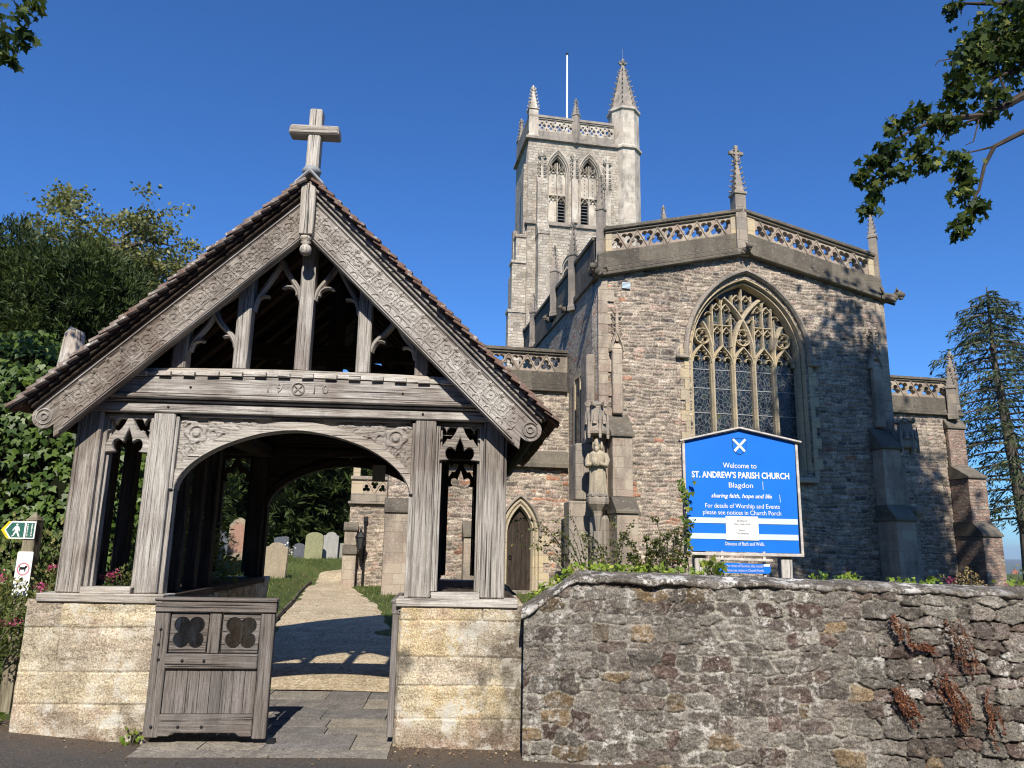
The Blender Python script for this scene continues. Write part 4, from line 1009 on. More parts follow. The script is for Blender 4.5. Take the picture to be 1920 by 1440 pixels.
# ================================================================== BOUNDARY WALL
WO = (0.13, 6.19, 0); WR = -3.0
def wtop(u): return np.interp(u, [-0.05, 0.0, 0.43, 0.5, 5, 12], [1.05, 1.07, 1.34, 1.345, 1.27, 1.15])
def rubble_fun(seed, L, Hh, wr, hr, pal, wts, z0=-0.25):
    rg = np.random.default_rng(seed); sites = []; z = z0
    while z < Hh + 0.1:
        rh = rg.uniform(*hr); x = rg.uniform(-0.3, 0)
        while x < L + 0.2:
            wdt = rg.uniform(*wr) * (1.55 if rg.random() < 0.12 else 1); k = 1.5 if rg.random() < 0.10 else 1
            sites.append((x + wdt / 2, z + rh / 2 + rg.uniform(-0.03, 0.03), wdt / 2 * k ** 0.3, rh / 2 * k * rg.uniform(0.85, 1.15))); x += wdt
        z += rh
    sites = np.array(sites); ci = rg.choice(len(pal), len(sites), p=wts)
    scol = np.array(pal)[ci] * rg.uniform(0.5, 1.15, (len(sites), 1)); prot = rg.uniform(0.2, 1.0, len(sites)); tz = rg.uniform(-1, 1, len(sites)); tx = rg.uniform(-1, 1, len(sites))
    def f(S, T):
        W1 = S + (fbm(S * 4, T * 4, seed + 1, 2) - 0.5) * 0.06 + (fbm(S * 22, T * 22, seed + 6, 3) - 0.5) * 0.030; W2 = T + (fbm(S * 3 + 9, T * 3, seed + 2, 2) - 0.5) * 0.07 + (fbm(S * 22, T * 22, seed + 7, 3) - 0.5) * 0.024
        F1 = np.full(S.shape, 9.0); F2 = np.full(S.shape, 9.0); I = np.zeros(S.shape, int)
        for i, (x, z, a, b) in enumerate(sites):
            d = (np.abs((W1 - x) / a) ** 3 + np.abs((W2 - z) / b) ** 3) ** (1 / 3.)
            c = d < F1; F2 = np.where(c, F1, np.minimum(F2, d)); I = np.where(c, i, I); F1 = np.where(c, d, F1)
        return F1, F2, I, W1, W2
    return f, sites, scol, prot, tx, tz
pal = [(0.205, 0.185, 0.158), (0.155, 0.125, 0.108), (0.12, 0.082, 0.068), (0.23, 0.165, 0.095), (0.27, 0.245, 0.205), (0.175, 0.15, 0.128)]
rf_, rs_, rc_, rp_, rtx, rtz = rubble_fun(5, 5.6, 1.4, (0.10, 0.30), (0.07, 0.13), pal, [0.28, 0.2, 0.13, 0.08, 0.13, 0.18])
_cache = {}
def wall_eval(S, T):
    key = S.shape
    if key in _cache: return _cache[key]
    F1, F2, I, W1, W2 = rf_(S, T)
    e = F2 - F1
    dry = sst(2.55, 2.95, S + 0.35 * (fbm(S * 2, T * 3, 91, 3) - 0.5)) * sst(1.25, 1.1, T)
    jw = 0.04 + 0.30 * sst(0.35, 0.70, fbm(S * 3, T * 3, 41, 3)) * (1 - dry)
    body = sst(jw, jw + 0.045, e)
    tilt = (W1 - rs_[I, 0]) * rtx[I] * 0.10 + (W2 - rs_[I, 1]) * rtz[I] * 0.22
    rough = (fbm(S * 14, T * 22, 51, 5) - 0.5)
    H = body * (0.003 + 0.011 * rp_[I] * (1 + 2.2 * dry) + tilt * (0.35 + 0.8 * dry)) + rough * 0.027 + (fbm(S * 45, T * 60, 53, 3) - 0.5) * 0.018 - 0.045 * dry * (1 - body) - 0.022 * (sst(0.07, 0.0, e) * (W2 < rs_[I, 1] - 0.01)) * sst(0.45, 0.6, fbm(S * 5, T * 5, 57, 2))
    C = 1.0 * rc_[I] * (0.55 + 0.9 * fbm(S * 9, T * 9, 61, 4))[..., None]
    # freckle of a second mineral on some stones
    fr_ = (sst(0.55, 0.75, fbm(S * 30, T * 30, 71, 3)) * 0.5)[..., None]; C = C * (1 - fr_) + fr_ * np.array((0.25, 0.215, 0.165))
    mort = np.array((0.30, 0.278, 0.238)) * (0.75 + 0.5 * fbm(S * 16, T * 16, 66, 3))[..., None]
    mort = mort * (1 - 0.75 * dry[..., None])
    b = body[..., None]; smear = (sst(0.5, 0.68, fbm(S * 4, T * 5, 81, 4)) * 0.35 * (1 - dry))[..., None]
    C = C * (1 - smear) + smear * np.array((0.215, 0.198, 0.168))
    C = C * b + mort * (1 - b)
    _cache[key] = (H, C); return H, C
WALLM = mat_vcol('boundary_rubble', 0.55, 0.9, lich=0.95, lcol=(0.60, 0.58, 0.53), lscale=10, l0=0.535, fscale=75, orange=0.15, bs=1.0)
BW = empty('boundary_wall', WO, WR, 'low rubble stone boundary wall with lichened coping running right from the lychgate', 'wall')
MB().prism([(0.02, -0.4), (9, -0.4), (9, 1.10), (0.5, 1.27), (0.40, 1.25), (0.02, 1.0)], 0.03, 0.42).build('wall_core', WALLM, BW)
nS, nT = 620, 200
trim = lambda S, T: (S, -0.22 + (wtop(S) + 0.19) * T)
hfield('stone_face', WALLM, BW, (0, 0, 0), (1, 0, 0), (0, 0, 1), (0, -1, 0), 5.4, 1.0, nS, nT, lambda S, T: wall_eval(S, T)[0], None, lambda S, T: wall_eval(S, T)[1], True, trim)
# coping
ns, npf = 420, 26
s = np.linspace(-0.02, 8.8, ns)
prof = [(0.02, -0.045), (-0.015, -0.042), (-0.03, -0.03), (-0.028, -0.012)] + [(-0.02 + 0.46 * k / 17, 0.0 + 0.04 * sin(pi * k / 17)) for k in range(18)] + [(0.46, -0.0), (0.47, -0.03), (0.45, -0.055), (0.41, -0.06)]
prof = np.array(prof); npf = len(prof)
S2, J = np.meshgrid(s, np.arange(npf)); py = prof[J, 0]; pz = prof[J, 1]
nz = (fbm(S2 * 7, J * 0.35, 15, 5) - 0.5); edge_ = (fbm(S2 * 2.2, J * 0.05, 16, 4) - 0.5)
P = np.stack([S2, py + nz * 0.03 - (J < 5) * (edge_ * 0.10 + (fbm(S2 * 14, J * 0.02, 26, 3) - 0.5) * 0.05), pz + wtop(S2) + nz * 0.03 + (J < 4) * (fbm(S2 * 6, J * 0.0, 27, 3) - 0.5) * 0.05], -1)
idx = np.arange(ns * npf).reshape(npf, ns); q = np.stack([idx[:-1, :-1], idx[:-1, 1:], idx[1:, 1:], idx[1:, :-1]], -1).reshape(-1, 4)
cp = finish(mesh_np(P.reshape(-1, 3), q[:, ::-1] if False else q), 'coping', mat_vcol('lichened_coping', 0.7, 0.9, lich=1.0, lcol=(0.66, 0.64, 0.60), lscale=8, l0=0.50, fscale=60), BW, None, 0, True)
cc = np.ones((ns * npf, 4)); cc[:, :3] = np.array((0.115, 0.10, 0.08)) * (0.5 + 1.0 * fbm(S2 * 5, J * 0.5, 19, 4)).reshape(-1, 1)
a = cp.data.attributes.new('Col', 'FLOAT_COLOR', 'POINT'); a.data.foreach_set('color', cc.astype(np.float32).ravel())

# ================================================================== CHURCH
CO = (2.14, 18.0, 0.0); CR = 10.5
CH = empty('parish_church', CO, CR, 'medieval stone parish church with pierced parapets, traceried east window and tall pinnacled tower', 'church')
def cpt(u, w_, z=0):
    a = radians(CR); return (CO[0] + u * cos(a) - w_ * sin(a), CO[1] + u * sin(a) + w_ * cos(a), z)
def crocket(mb, x, y, z, dx, dy, s):
    mb.tube([(x, y, z), (x + dx * s * 0.9, y + dy * s * 0.9, z + s * 0.15), (x + dx * s * 1.25, y + dy * s * 1.25, z + s * 0.7), (x + dx * s * 0.9, y + dy * s * 0.9, z + s * 0.95)], [s * 0.42, s * 0.36, s * 0.34, s * 0.16], 5)
def pinnacle(name, mat, x, y, z0, z1, z2, wd, diag=True, n=5, parent=None):
    """square shaft z0..z1, crocketed spire z1..z2"""
    m = MB(); r = wd / sqrt(2); rot = 0 if diag else pi / 4
    m.lathe([(r * 1.15, z0), (r * 1.15, z0 + 0.12), (r, z0 + 0.17), (r, z1 - 0.05), (r * 1.22, z1 - 0.03), (r * 1.22, z1 + 0.03), (r * 0.86, z1 + 0.06), (r * 0.22, z2 - wd * 0.75), (r * 0.2, z2 - wd * 0.7)], x, y, 4, rot)
    for k in range(4):
        a = rot + pi / 2 * k
        for i in range(n):
            t = (i + 0.4) / n; rr = r * (0.86 + (0.22 - 0.86) * t); z = z1 + 0.06 + (z2 - wd * 0.9 - z1) * t
            crocket(m, x + cos(a) * rr * 0.95, y + sin(a) * rr * 0.95, z, cos(a), sin(a), wd * 0.20)
    h = wd * 0.3
    for k in range(4):
        a = rot + pi / 2 * k; crocket(m, x, y, z2 - h * 2.4, cos(a), sin(a), h * 0.95)
    m.lathe([(h * 0.3, z2 - h * 2.4), (h * 0.55, z2 - h * 1.2), (h * 0.5, z2 - h * 0.6), (0.01, z2)], x, y, 6)
    return m.build(name, mat, parent or CH)
def openwork(name, mat, u0, u1, k, y0, y1, zl, hgt_, cell, parent=None, kind='trefoil'):
    """pierced parapet panel; zl = bottom level at u0, slope k"""
    def P(u, z): return (u, zl + z + k * (u - u0))
    loops = [[P(u0, 0), P(u1, 0), P(u1, hgt_), P(u0, hgt_)]]
    n = max(2, round((u1 - u0) / cell)); c = (u1 - u0) / n
    bars = MB()
    if kind == 'trefoil':
        r = 0.165 * hgt_ / 0.485 * min(1, c / 0.27)
        for i in range(n):
            up = i % 2 == 0
            cu = u0 + c * (i + 0.5); cz = hgt_ * (0.36 if up else 0.64)
            loops.append([P(x, z) for x, z in foil(cu, cz, r, 3, pi / 2 if up else -pi / 2, 0.475, 48)])
            a, b = (0.02, hgt_ - 0.02) if up else (hgt_ - 0.02, 0.02)
        for i in range(n + 1):
            uu = u0 + c * i
            a, b = ((0.0, hgt_) if i % 2 == 0 else (hgt_, 0.0))
        for i in range(n):
            up = i % 2 == 0; cu = u0 + c * (i + 0.5)
            # zigzag bars between the triangles
            a = P(cu + c * 0.02, hgt_) if up else P(cu - c * 0.02, 0.0); b = P(min(u1, cu + c), 0.0) if up else P(min(u1, cu + c), hgt_)
            if i < n - 1: bars.stroke([a, b], 0.036, y0 - 0.03, y0 + 0.02, 0.4)
        # pierced spandrels beside the bars
    else:
        for i in range(n):
            cu = u0 + c * (i + 0.5)
            loops.append([P(x, z) for x, z in foil(cu, hgt_ / 2, min(c, hgt_) * 0.42, 4, 0, 0.44, 48)])
            if i < n - 1:
                ce = u0 + c * (i + 1); q = c * 0.20
                loops.append([P(ce - q, hgt_ - 0.06), P(ce + q, hgt_ - 0.06), P(ce, hgt_ - 0.06 - q * 1.5)])
                loops.append([P(ce - q, 0.06), P(ce + q, 0.06), P(ce, 0.06 + q * 1.5)])
        for i in range(n):
            cu = u0 + c * i
            bars.stroke([P(cu, 0.0), P(cu + c, hgt_)], 0.09, y0 - 0.03, y0 + 0.03, 0.5)
            bars.stroke([P(cu, hgt_), P(cu + c, 0.0)], 0.09, y0 - 0.025, y0 + 0.03, 0.5)
    o = plate(loops, y0, y1, name, mat, parent or CH)
    if bars.v: bars.build('parapet_bars', mat, o)
    return o
def stroke_part(name, mat, specs, parent=None):
    m = MB()
    for sp in specs: m.stroke(*sp)
    return m.build(name, mat, parent or CH)
def archline(cx, hw, zs, rise, z0, n=14):
    p = pointed(cx, hw, zs, rise, n); return [(cx + hw, z0)] + p + [(cx - hw, z0)]

# ---- chancel walls
UC, HC, ZE, ZA = 4.05, 8.1, 8.25, 9.22
hole = archline(UC, 1.64, 6.45, 2.16, 3.5)
cw = plate([[(0, -0.6), (HC, -0.6), (HC, ZE), (UC, ZA), (0, ZE)], hole], 0.05, 0.55, 'chancel_wall', RUB, CH)
RUBV = mat_vcol('rock_faced_rubble', 0.55, 0.0, lich=0.35, lcol=(0.46, 0.43, 0.37), lscale=5, l0=0.58, fscale=28, bs=1.0)
def coursed(seed, L, Hh, rh=(0.065, 0.145), sw=(0.12, 0.44), red=None):
    rg = np.random.default_rng(seed); zs = [-0.02]
    while zs[-1] < Hh + 0.3: zs.append(zs[-1] + rg.uniform(*rh))
    zs = np.array(zs); rows = []
    pal = np.array([(0.27, 0.235, 0.195), (0.37, 0.325, 0.265), (0.43, 0.385, 0.315), (0.33, 0.275, 0.235), (0.22, 0.195, 0.17), (0.41, 0.32, 0.265), (0.42, 0.23, 0.15), (0.15, 0.14, 0.13)])
    for k in range(len(zs)):
        x = [rg.uniform(-0.5, -0.1)]
        while x[-1] < L + 0.3: x.append(x[-1] + rg.uniform(*sw))
        n = len(x); ci = rg.choice(8, n, p=[0.19, 0.24, 0.20, 0.14, 0.10, 0.09, 0.0, 0.04])
        if red is not None:
            xm = np.array(x); pr = red(xm, zs[k]); ci = np.where(rg.random(n) < pr, 6, ci)
        rows.append((np.array(x), pal[ci] * rg.uniform(0.60, 1.12, (n, 1)), rg.uniform(0, 1, n), rg.uniform(-1, 1, n)))
    cache = {}
    def f(S, T):
        if S.shape in cache: return cache[S.shape]
        W1 = S + (fbm(S * 6, T * 6, seed + 1, 3) - 0.5) * 0.06; W2 = T + (fbm(S * 1.2, T * 1.2, seed + 2, 2) - 0.5) * 0.14 + (fbm(S * 4, T * 4, seed + 9, 3) - 0.5) * 0.075
        R = np.clip(np.searchsorted(zs, W2) - 1, 0, len(zs) - 2); H = np.zeros(S.shape); C = np.zeros(S.shape + (3,))
        for k in np.unique(R):
            m = R == k; x, col, pr, tl = rows[k]; w1 = W1[m]; w2 = W2[m]; j = np.clip(np.searchsorted(x, w1) - 1, 0, len(x) - 2)
            e = np.minimum(np.minimum(w1 - x[j], x[j + 1] - w1), np.minimum(w2 - zs[k], zs[k + 1] - w2))
            b = sst(0.004, 0.022, e); rel = (w2 - zs[k]) / (zs[k + 1] - zs[k])
            H[m] = b * (0.012 + 0.022 * pr[j] + 0.016 * tl[j] * (rel - 0.5))
            C[m] = np.array((1.06, 0.98, 0.935)) * col[j] * b[:, None] + (1 - b[:, None]) * np.array((0.37, 0.325, 0.255))
        rough = fbm(S * 11, T * 17, seed + 3, 5) - 0.5
        H = H + rough * 0.050 * sst(0.004, 0.012, H)
        st_ = sst(0.52, 0.72, fbm(S * 0.55, T * 0.45, seed + 4, 4))[..., None] * 0.5
        C = C * (0.7 + 0.6 * fbm(S * 7, T * 7, seed + 5, 3))[..., None]
        C = C * (1 - st_ * 0.6)
        cache[S.shape] = (H, C); return H, C
    return f
def relief(name, seed, u0, u1, z0, z1, y, parent, mask=None, step=0.021, red=None):
    f = coursed(seed, u1 - u0, z1 - z0, red=red)
    mk = None if mask is None else (lambda S, T: mask(S + u0, T + z0))
    return hfield(name, RUBV, parent, (u0, y, z0), (1, 0, 0), (0, 0, 1), (0, -1, 0), u1 - u0, z1 - z0, int((u1 - u0) / step), int((z1 - z0) / step), lambda S, T: f(S, T)[0], mk, lambda S, T: f(S, T)[1])
def in_arch(U, Z, cx, hw, zs, rise, zb):
    Rr = (hw ** 2 + rise ** 2) / (2 * hw); return (Z > zb) & np.where(Z > zs, np.hypot(np.abs(U - cx) + Rr - hw, Z - zs) < Rr, np.abs(U - cx) < hw)
relief('rubble_face', 201, 0.02, HC - 0.02, 0.2, ZA - 0.02, 0.040, cw, lambda U, Z: ~in_arch(U, Z, UC, 1.60, 6.45, 2.12, 3.5) & (Z < np.where(U < UC, ZE + (ZA - ZE) * U / UC, ZE + (ZA - ZE) * (HC - U) / UC)), 0.021, lambda x, z: 0.008 + 0.30 * (fbm(x * 0.9, np.full(x.shape, z * 0.9), 301, 2) > 0.60) * (x < 2.6) * (z > 1.0) * (z < 5.6))
sd = MB(); sd.box(0.001, 0.55, 0.552, 9.5, -0.6, ZE); sd.box(HC - 0.55, HC - 0.001, 0.552, 9.5, -0.6, ZE)
sd.each('chancel_side_wall', RUB, CH)
MB().prism([(0.3, ZE - 0.05), (HC - 0.3, ZE - 0.05), (UC, ZA - 0.05)], 0.4, 29).build('chancel_roof', LEAD, CH)
qn = MB(); qn2 = MB()
for i in range(27):
    z = 0.0 + i * 0.305; a = 0.42 if i % 2 else 0.24; b = 0.24 if i % 2 else 0.42
    qn.box(-0.010, a, -0.010, 0.02, z, z + 0.298); qn2.box(HC - a, HC + 0.010, -0.010, 0.02, z, z + 0.298)
qn.build('quoins', PINK, CH); qn2.build('quoins', PINK, CH)
# ---- parapet of the gable
K = (ZA - ZE) / UC
for sg in (1, -1):
    def X(u): return u if sg > 0 else HC - u
    nm = MB()
    def ubeam(u0, u1, z, yc, dep, h): nm.beam((X(u0), yc, z + K * u0), (X(u1), yc, z + K * u1), dep, h)
    def slab(u0, u1, za, zb, y0, y1):
        nm.prism([(X(u0), za + K * u0), (X(u1), za + K * u1), (X(u1), zb + K * u1), (X(u0), zb + K * u0)], y0, y1)
    slab(-0.12, UC - 0.001, ZE - 0.02, ZE + 0.07, -0.16, 0.5)
    slab(-0.08, UC - 0.001, ZE + 0.075, ZE + 0.20, -0.10, 0.5)
    slab(0.0, UC - 0.001, ZE + 0.205, ZE + 0.64, -0.03, 0.3)
    nm.build('parapet_base', COPE, CH, 0.02)
    nm = MB(); slab(0.18, UC - 0.02, ZE + 1.13, ZE + 1.20, -0.05, 0.30); slab(0.16, UC - 0.01, ZE + 1.205, ZE + 1.31, -0.10, 0.35)
    nm.build('parapet_coping', COPE, CH, 0.02)
    nm = MB(); slab(0.20, 0.37, ZE + 0.645, ZE + 1.125, -0.02, 0.25); slab(3.70, UC - 0.13, ZE + 0.645, ZE + 1.125, -0.02, 0.25)
    nm.each('parapet_panel', BATH, CH)
    a, b = (0.37, 3.70) if sg > 0 else (HC - 3.70, HC - 0.37)
    z_at = lambda x: ZE + 0.645 + K * (x if sg > 0 else HC - x)
    openwork('pierced_parapet', PINK, a, b, K * sg, 0.0, 0.20, z_at(a), 0.485, 0.278)
# side parapet along the chancel and nave
sp = MB(); sp2 = MB(); sp.box(-0.06, 0.28, 0.35, 9.5, ZE + 0.0, ZE + 0.16); sp.box(0.0, 0.24, 0.35, 9.5, ZE + 0.165, ZE + 1.12); sp.box(-0.05, 0.29, 0.35, 9.5, ZE + 1.125, ZE + 1.24)
sp2.box(HC - 0.28, HC + 0.06, 0.55, 9.5, ZE, ZE + 0.16); sp2.box(HC - 0.24, HC, 0.55, 9.5, ZE + 0.165, ZE + 1.12); sp2.box(HC - 0.29, HC + 0.05, 0.55, 9.5, ZE + 1.125, ZE + 1.24)
sp.build('side_parapet', COPE, CH, 0.015); sp2.build('side_parapet', COPE, CH, 0.015)
# ---- pinnacles
pinnacle('pinnacle', DRES, 0.12, 0.12, ZE + 0.35, ZE + 1.9, ZE + 2.95, 0.19)
pinnacle('pinnacle', DRES, HC - 0.06, 0.12, ZE + 0.35, ZE + 1.9, ZE + 2.75, 0.20)
ap_ = pinnacle('apex_pinnacle', DRES, 3.98, 0.06, ZA - 0.05, ZA + 1.75, ZA + 2.95, 0.30, False, 6)
cx_ = MB()
zc_ = ZA + 2.98
cx_.box(3.98 - 0.035, 3.98 + 0.035, 0.02, 0.10, zc_ - 0.2, zc_ + 0.22); cx_.box(3.98 - 0.18, 3.98 + 0.18, 0.025, 0.095, zc_ - 0.035, zc_ + 0.035)
cx_.stroke(arc(3.98, zc_, 0.125, 0, 360, 20), 0.04, 0.03, 0.09)
for a in range(4): cx_.box(3.98 + 0.16 * cos(a * pi / 2) - 0.045, 3.98 + 0.16 * cos(a * pi / 2) + 0.045, 0.018, 0.105, zc_ + 0.18 * sin(a * pi / 2) - 0.045, zc_ + 0.18 * sin(a * pi / 2) + 0.045)
cx_.build('finial_cross', DRES, ap_)
for w_, z0, z2, wd in ((2.3, ZE - 0.2, 10.75, 0.21), (4.5, ZE + 0.3, 10.95, 0.21), (7.6, ZE + 0.1, 10.4, 0.2)):
    pinnacle('pinnacle', DRES, -0.03, w_, z0, z0 + 0.62 * (z2 - z0), z2, wd)
# ---- gargoyles: crouching beasts with head, ears, haunches
def gargoyle(x, y, z, dx, dy, s):
    m = MB(); d = Vector((dx, dy, 0)).normalized(); sd_ = Vector((-d.y, d.x, 0)); o = Vector((x, y, z))
    def P(f, r, u): return o + d * f * s + sd_ * r * s + Vector((0, 0, u * s))
    m.tube([P(-0.3, 0, 0.0), P(0.1, 0, 0.05), P(0.5, 0, 0.02), P(0.75, 0, 0.10)], [0.30 * s, 0.36 * s, 0.28 * s, 0.20 * s], 8)
    m.tube([P(0.65, 0, 0.15), P(0.92, 0, 0.22), P(1.18, 0, 0.08)], [0.22 * s, 0.25 * s, 0.12 * s], 8)
    m.tube([P(0.85, 0, -0.02), P(1.08, 0, -0.06)], [0.14 * s, 0.08 * s], 6)
    for r in (-1, 1):
        m.tube([P(0.78, r * 0.15, 0.35), P(0.70, r * 0.26, 0.62)], [0.09 * s, 0.02 * s], 5)
        m.tube([P(0.1, r * 0.28, 0.0), P(0.45, r * 0.38, -0.18), P(0.62, r * 0.30, -0.34)], [0.17 * s, 0.12 * s, 0.08 * s], 6)
        m.tube([P(-0.05, r * 0.3, 0.25), P(-0.15, r * 0.62, 0.5), P(-0.05, r * 0.7, 0.1)], [0.06 * s, 0.12 * s, 0.03 * s], 5)
    return m.build('gargoyle', COPE, CH, 0, True)
gargoyle(-0.02, -0.02, ZE + 0.08, -0.8, -1, 0.38); gargoyle(UC, -0.02, ZA + 0.06, 0, -1, 0.34); gargoyle(HC + 0.02, -0.02, ZE + 0.06, 1, -0.6, 0.44)
gargoyle(-0.03, 2.9, ZE + 0.02, -1, -0.2, 0.26); gargoyle(-0.03, 4.9, ZE + 0.3, -1, -0.2, 0.26)
# ---- vents
for u, z in ((0.74, 8.08), (7.36, 8.10)):
    v = MB()
    for k in range(5): v.box(u - 0.11, u + 0.11, -0.02, 0.0, z - 0.075 + k * 0.033, z - 0.055 + k * 0.033)
    v.build('vent_grille', PALEB if u < 4 else DRES, CH)
# ---- east window
GLASS, n_, b_ = nmat('leaded_stained_glass')
uv = N(n_, 'UVMap', uv_map='UVMap').outputs[0]
wv = N(n_, 'TexVoronoi', feature='DISTANCE_TO_EDGE'); wv.inputs['Scale'].default_value = 1.0
nz = N(n_, 'TexNoise'); nz.inputs['Scale'].default_value = 3.0; n_.links.new(uv, nz.inputs['Vector'])
va = N(n_, 'VectorMath', operation='MULTIPLY_ADD'); n_.links.new(nz.outputs['Color'], va.inputs[0]); va.inputs[1].default_value = (0.25, 0.2, 0); n_.links.new(uv, va.inputs[2])
mp = mapping(n_, va.outputs[0], (12.5, 8.6, 1)); n_.links.new(mp, wv.inputs['Vector'])
lead = ramp(n_, wv.outputs['Distance'], [(0.035, 1.0), (0.075, 0.0)])
v2 = N(n_, 'TexVoronoi'); v2.inputs['Scale'].default_value = 1.0; n_.links.new(mp, v2.inputs['Vector'])
gc_ = ramp(n_, v2.outputs['Color'], [(0.0, (0.006, 0.008, 0.012)), (0.5, (0.014, 0.02, 0.03)), (0.8, (0.02, 0.035, 0.04)), (0.93, (0.03, 0.045, 0.03)), (0.97, (0.13, 0.12, 0.03)), (1.0, (0.10, 0.09, 0.03))])
n_.links.new(mix(n_, lead, gc_, (0.105, 0.11, 0.112)), b_.inputs['Base Color'])
n_.links.new(ramp(n_, lead, [(0, 0.22), (1, 0.8)]), b_.inputs['Roughness'])
b_.inputs['Specular IOR Level'].default_value = 0.35
bump(n_, b_, v2.outputs['Color'], 0.25, 0.01)
EW = stroke_part('east_window', BATH, [(archline(UC, 1.60, 6.46, 2.10, 3.5), 0.10, 0.03, 0.42), (archline(UC, 1.515, 6.47, 2.0, 3.5), 0.075, 0.13, 0.46)])
plate([archline(UC, 1.50, 6.47, 1.99, 3.5)], 0.40, 0.42, 'glass', GLASS, EW)
hm = stroke_part('hood_mould', DRES, [(archline(UC, 1.74, 6.40, 2.36, 6.36), 0.13, -0.11, 0.02)], EW)
MB().box(UC - 2.02, UC - 1.68, -0.11, 0.0, 6.26, 6.355).box(UC + 1.68, UC + 2.02, -0.11, 0.0, 6.26, 6.355).each('label_stop', DRES, EW, 0.02)
MB().prism_y([(0.5, 3.62), (-0.12, 3.30), (-0.12, 3.22), (0.5, 3.22)], UC - 1.7, UC + 1.7).build('sill', BATH, EW)
for sg in (-1, 1):
    jb = MB()
    for i in range(12):
        z = 3.3 + i * 0.27; wd = 0.24 if i % 2 else 0.12; a, b = sorted((UC + sg * 1.668, UC + sg * (1.668 + wd))); jb.box(a, b, -0.006, 0.05, z, z + 0.264)
    jb.build('jamb_quoins', BATH, EW)
T = MB(); S_ = T.stroke; Y0, Y1 = 0.22, 0.40; HW = 1.46; ZS = 6.47
def inarch(x, z):
    Rr = (HW ** 2 + 1.93 ** 2) / (2 * HW); return hypot(abs(x - UC) + Rr - HW, z - ZS) < Rr - 0.02 if z > ZS else abs(x - UC) < HW
def clip(pts):
    out = []
    for p in pts:
        if inarch(*p): out.append(p)
        elif out: break
    return out
LWd = 2 * HW / 5
mus = [UC - HW + LWd * k for k in range(1, 5)]
for x in mus: S_([(x, 3.55), (x, 6.62)], 0.115, Y0, Y1, 0.3)
for k in range(5):                                            # cusped light heads
    cx = UC - HW + LWd * (k + 0.5); hw = LWd / 2 - 0.03; zs = 6.28
    for sg in (-1, 1):
        S_(bez((cx + sg * hw, zs), (cx + sg * hw, zs + 0.20), (cx + sg * 0.13, zs + 0.30), (cx, zs + 0.46), 10), 0.065, Y0 + 0.02, Y1)
        S_(arc(cx + sg * 0.145, zs + 0.085, 0.075, 90 - sg * 70, 90 + sg * 110, 8), 0.035, Y0 + 0.06, Y1 - 0.01)
        S_(arc(cx + sg * 0.055, zs + 0.235, 0.075, 90 - sg * 110, 90 + sg * 20, 8), 0.035, Y0 + 0.065, Y1 - 0.01)
Rb = (HW ** 2 + 1.93 ** 2) / (2 * HW)
def sweep_arc(x0, sg, wd):                                    # intersecting arcs rising from a mullion
    pts = [(x0 + sg * (Rb - Rb * cos(t)), 6.45 + Rb * sin(t)) for t in np.linspace(0, 1.15, 22)]
    pts = clip(pts); S_(pts, wd, Y0 - 0.01, Y1, 0.3)
sweep_arc(mus[1], 1, 0.12); sweep_arc(mus[2], -1, 0.12)
S_(clip(bez((mus[0], 6.45), (mus[0], 6.9), (mus[0] - 0.10, 7.15), (mus[0] - 0.38, 7.55), 12)), 0.11, Y0 - 0.005, Y1, 0.3)
S_(clip(bez((mus[3], 6.45), (mus[3], 6.9), (mus[3] + 0.10, 7.15), (mus[3] + 0.38, 7.55), 12)), 0.11, Y0 - 0.005, Y1, 0.3)
for sg in (-1, 1):
    c = UC + sg * LWd                                          # upright panels over the side lights
    for dx, zt in ((-0.26 * sg, 7.62), (0, 8.0), (0.26 * sg, 7.95)):
        zt2 = zt
        while not inarch(c + dx, zt2) and zt2 > 6.5: zt2 -= 0.03
        S_([(c + dx, 6.72), (c + dx, zt2)], 0.06, Y0 + 0.03, Y1)
    S_([(c - 0.28, 7.30), (c + 0.28, 7.30)], 0.055, Y0 + 0.035, Y1)
    for dx in (-0.13, 0.13):
        for zb in (7.06, 7.70):
            for s2 in (-1, 1): S_(bez((c + dx + s2 * 0.12, zb), (c + dx + s2 * 0.12, zb + 0.08), (c + dx + s2 * 0.05, zb + 0.12), (c + dx, zb + 0.20), 6), 0.04, Y0 + 0.05, Y1)
            for s2 in (-1, 1): S_(arc(c + dx + s2 * 0.065, zb + 0.03, 0.04, 90 - s2 * 60, 90 + s2 * 100, 6), 0.022, Y0 + 0.07, Y1 - 0.02)
    for s2 in (-1, 1): S_(bez((c + s2 * 0.02, 7.9), (c + s2 * 0.03, 8.0), (c + s2 * 0.08, 8.05), (c + s2 * 0.12, 8.10), 5), 0.04, Y0 + 0.05, Y1)
    q = UC + sg * 2 * LWd - sg * 0.03
    S_(arc(q, 6.98, 0.205, 0, 360, 24), 0.055, Y0 + 0.03, Y1)
    for a in range(4): S_(arc(q + 0.10 * cos(a * pi / 2 + pi / 4), 6.98 + 0.10 * sin(a * pi / 2 + pi / 4), 0.088, a * 90 + 45 - 140, a * 90 + 45 + 140, 12), 0.03, Y0 + 0.05, Y1 - 0.01)
    m1 = UC + sg * 0.30                                       # little side mouchettes beside the centre
    S_(arc(m1, 7.42, 0.10, 0, 180, 8), 0.035, Y0 + 0.05, Y1)
    S_(arc(UC + sg * 0.95, 7.55, 0.10, 0, 180, 8), 0.035, Y0 + 0.05, Y1)
    S_(clip([(UC + sg * 0.92, 6.75), (UC + sg * 0.92, 7.55)]), 0.045, Y0 + 0.05, Y1)
S_(arc(UC, 7.0, 0.215, 0, 360, 26), 0.055, Y0 + 0.03, Y1)
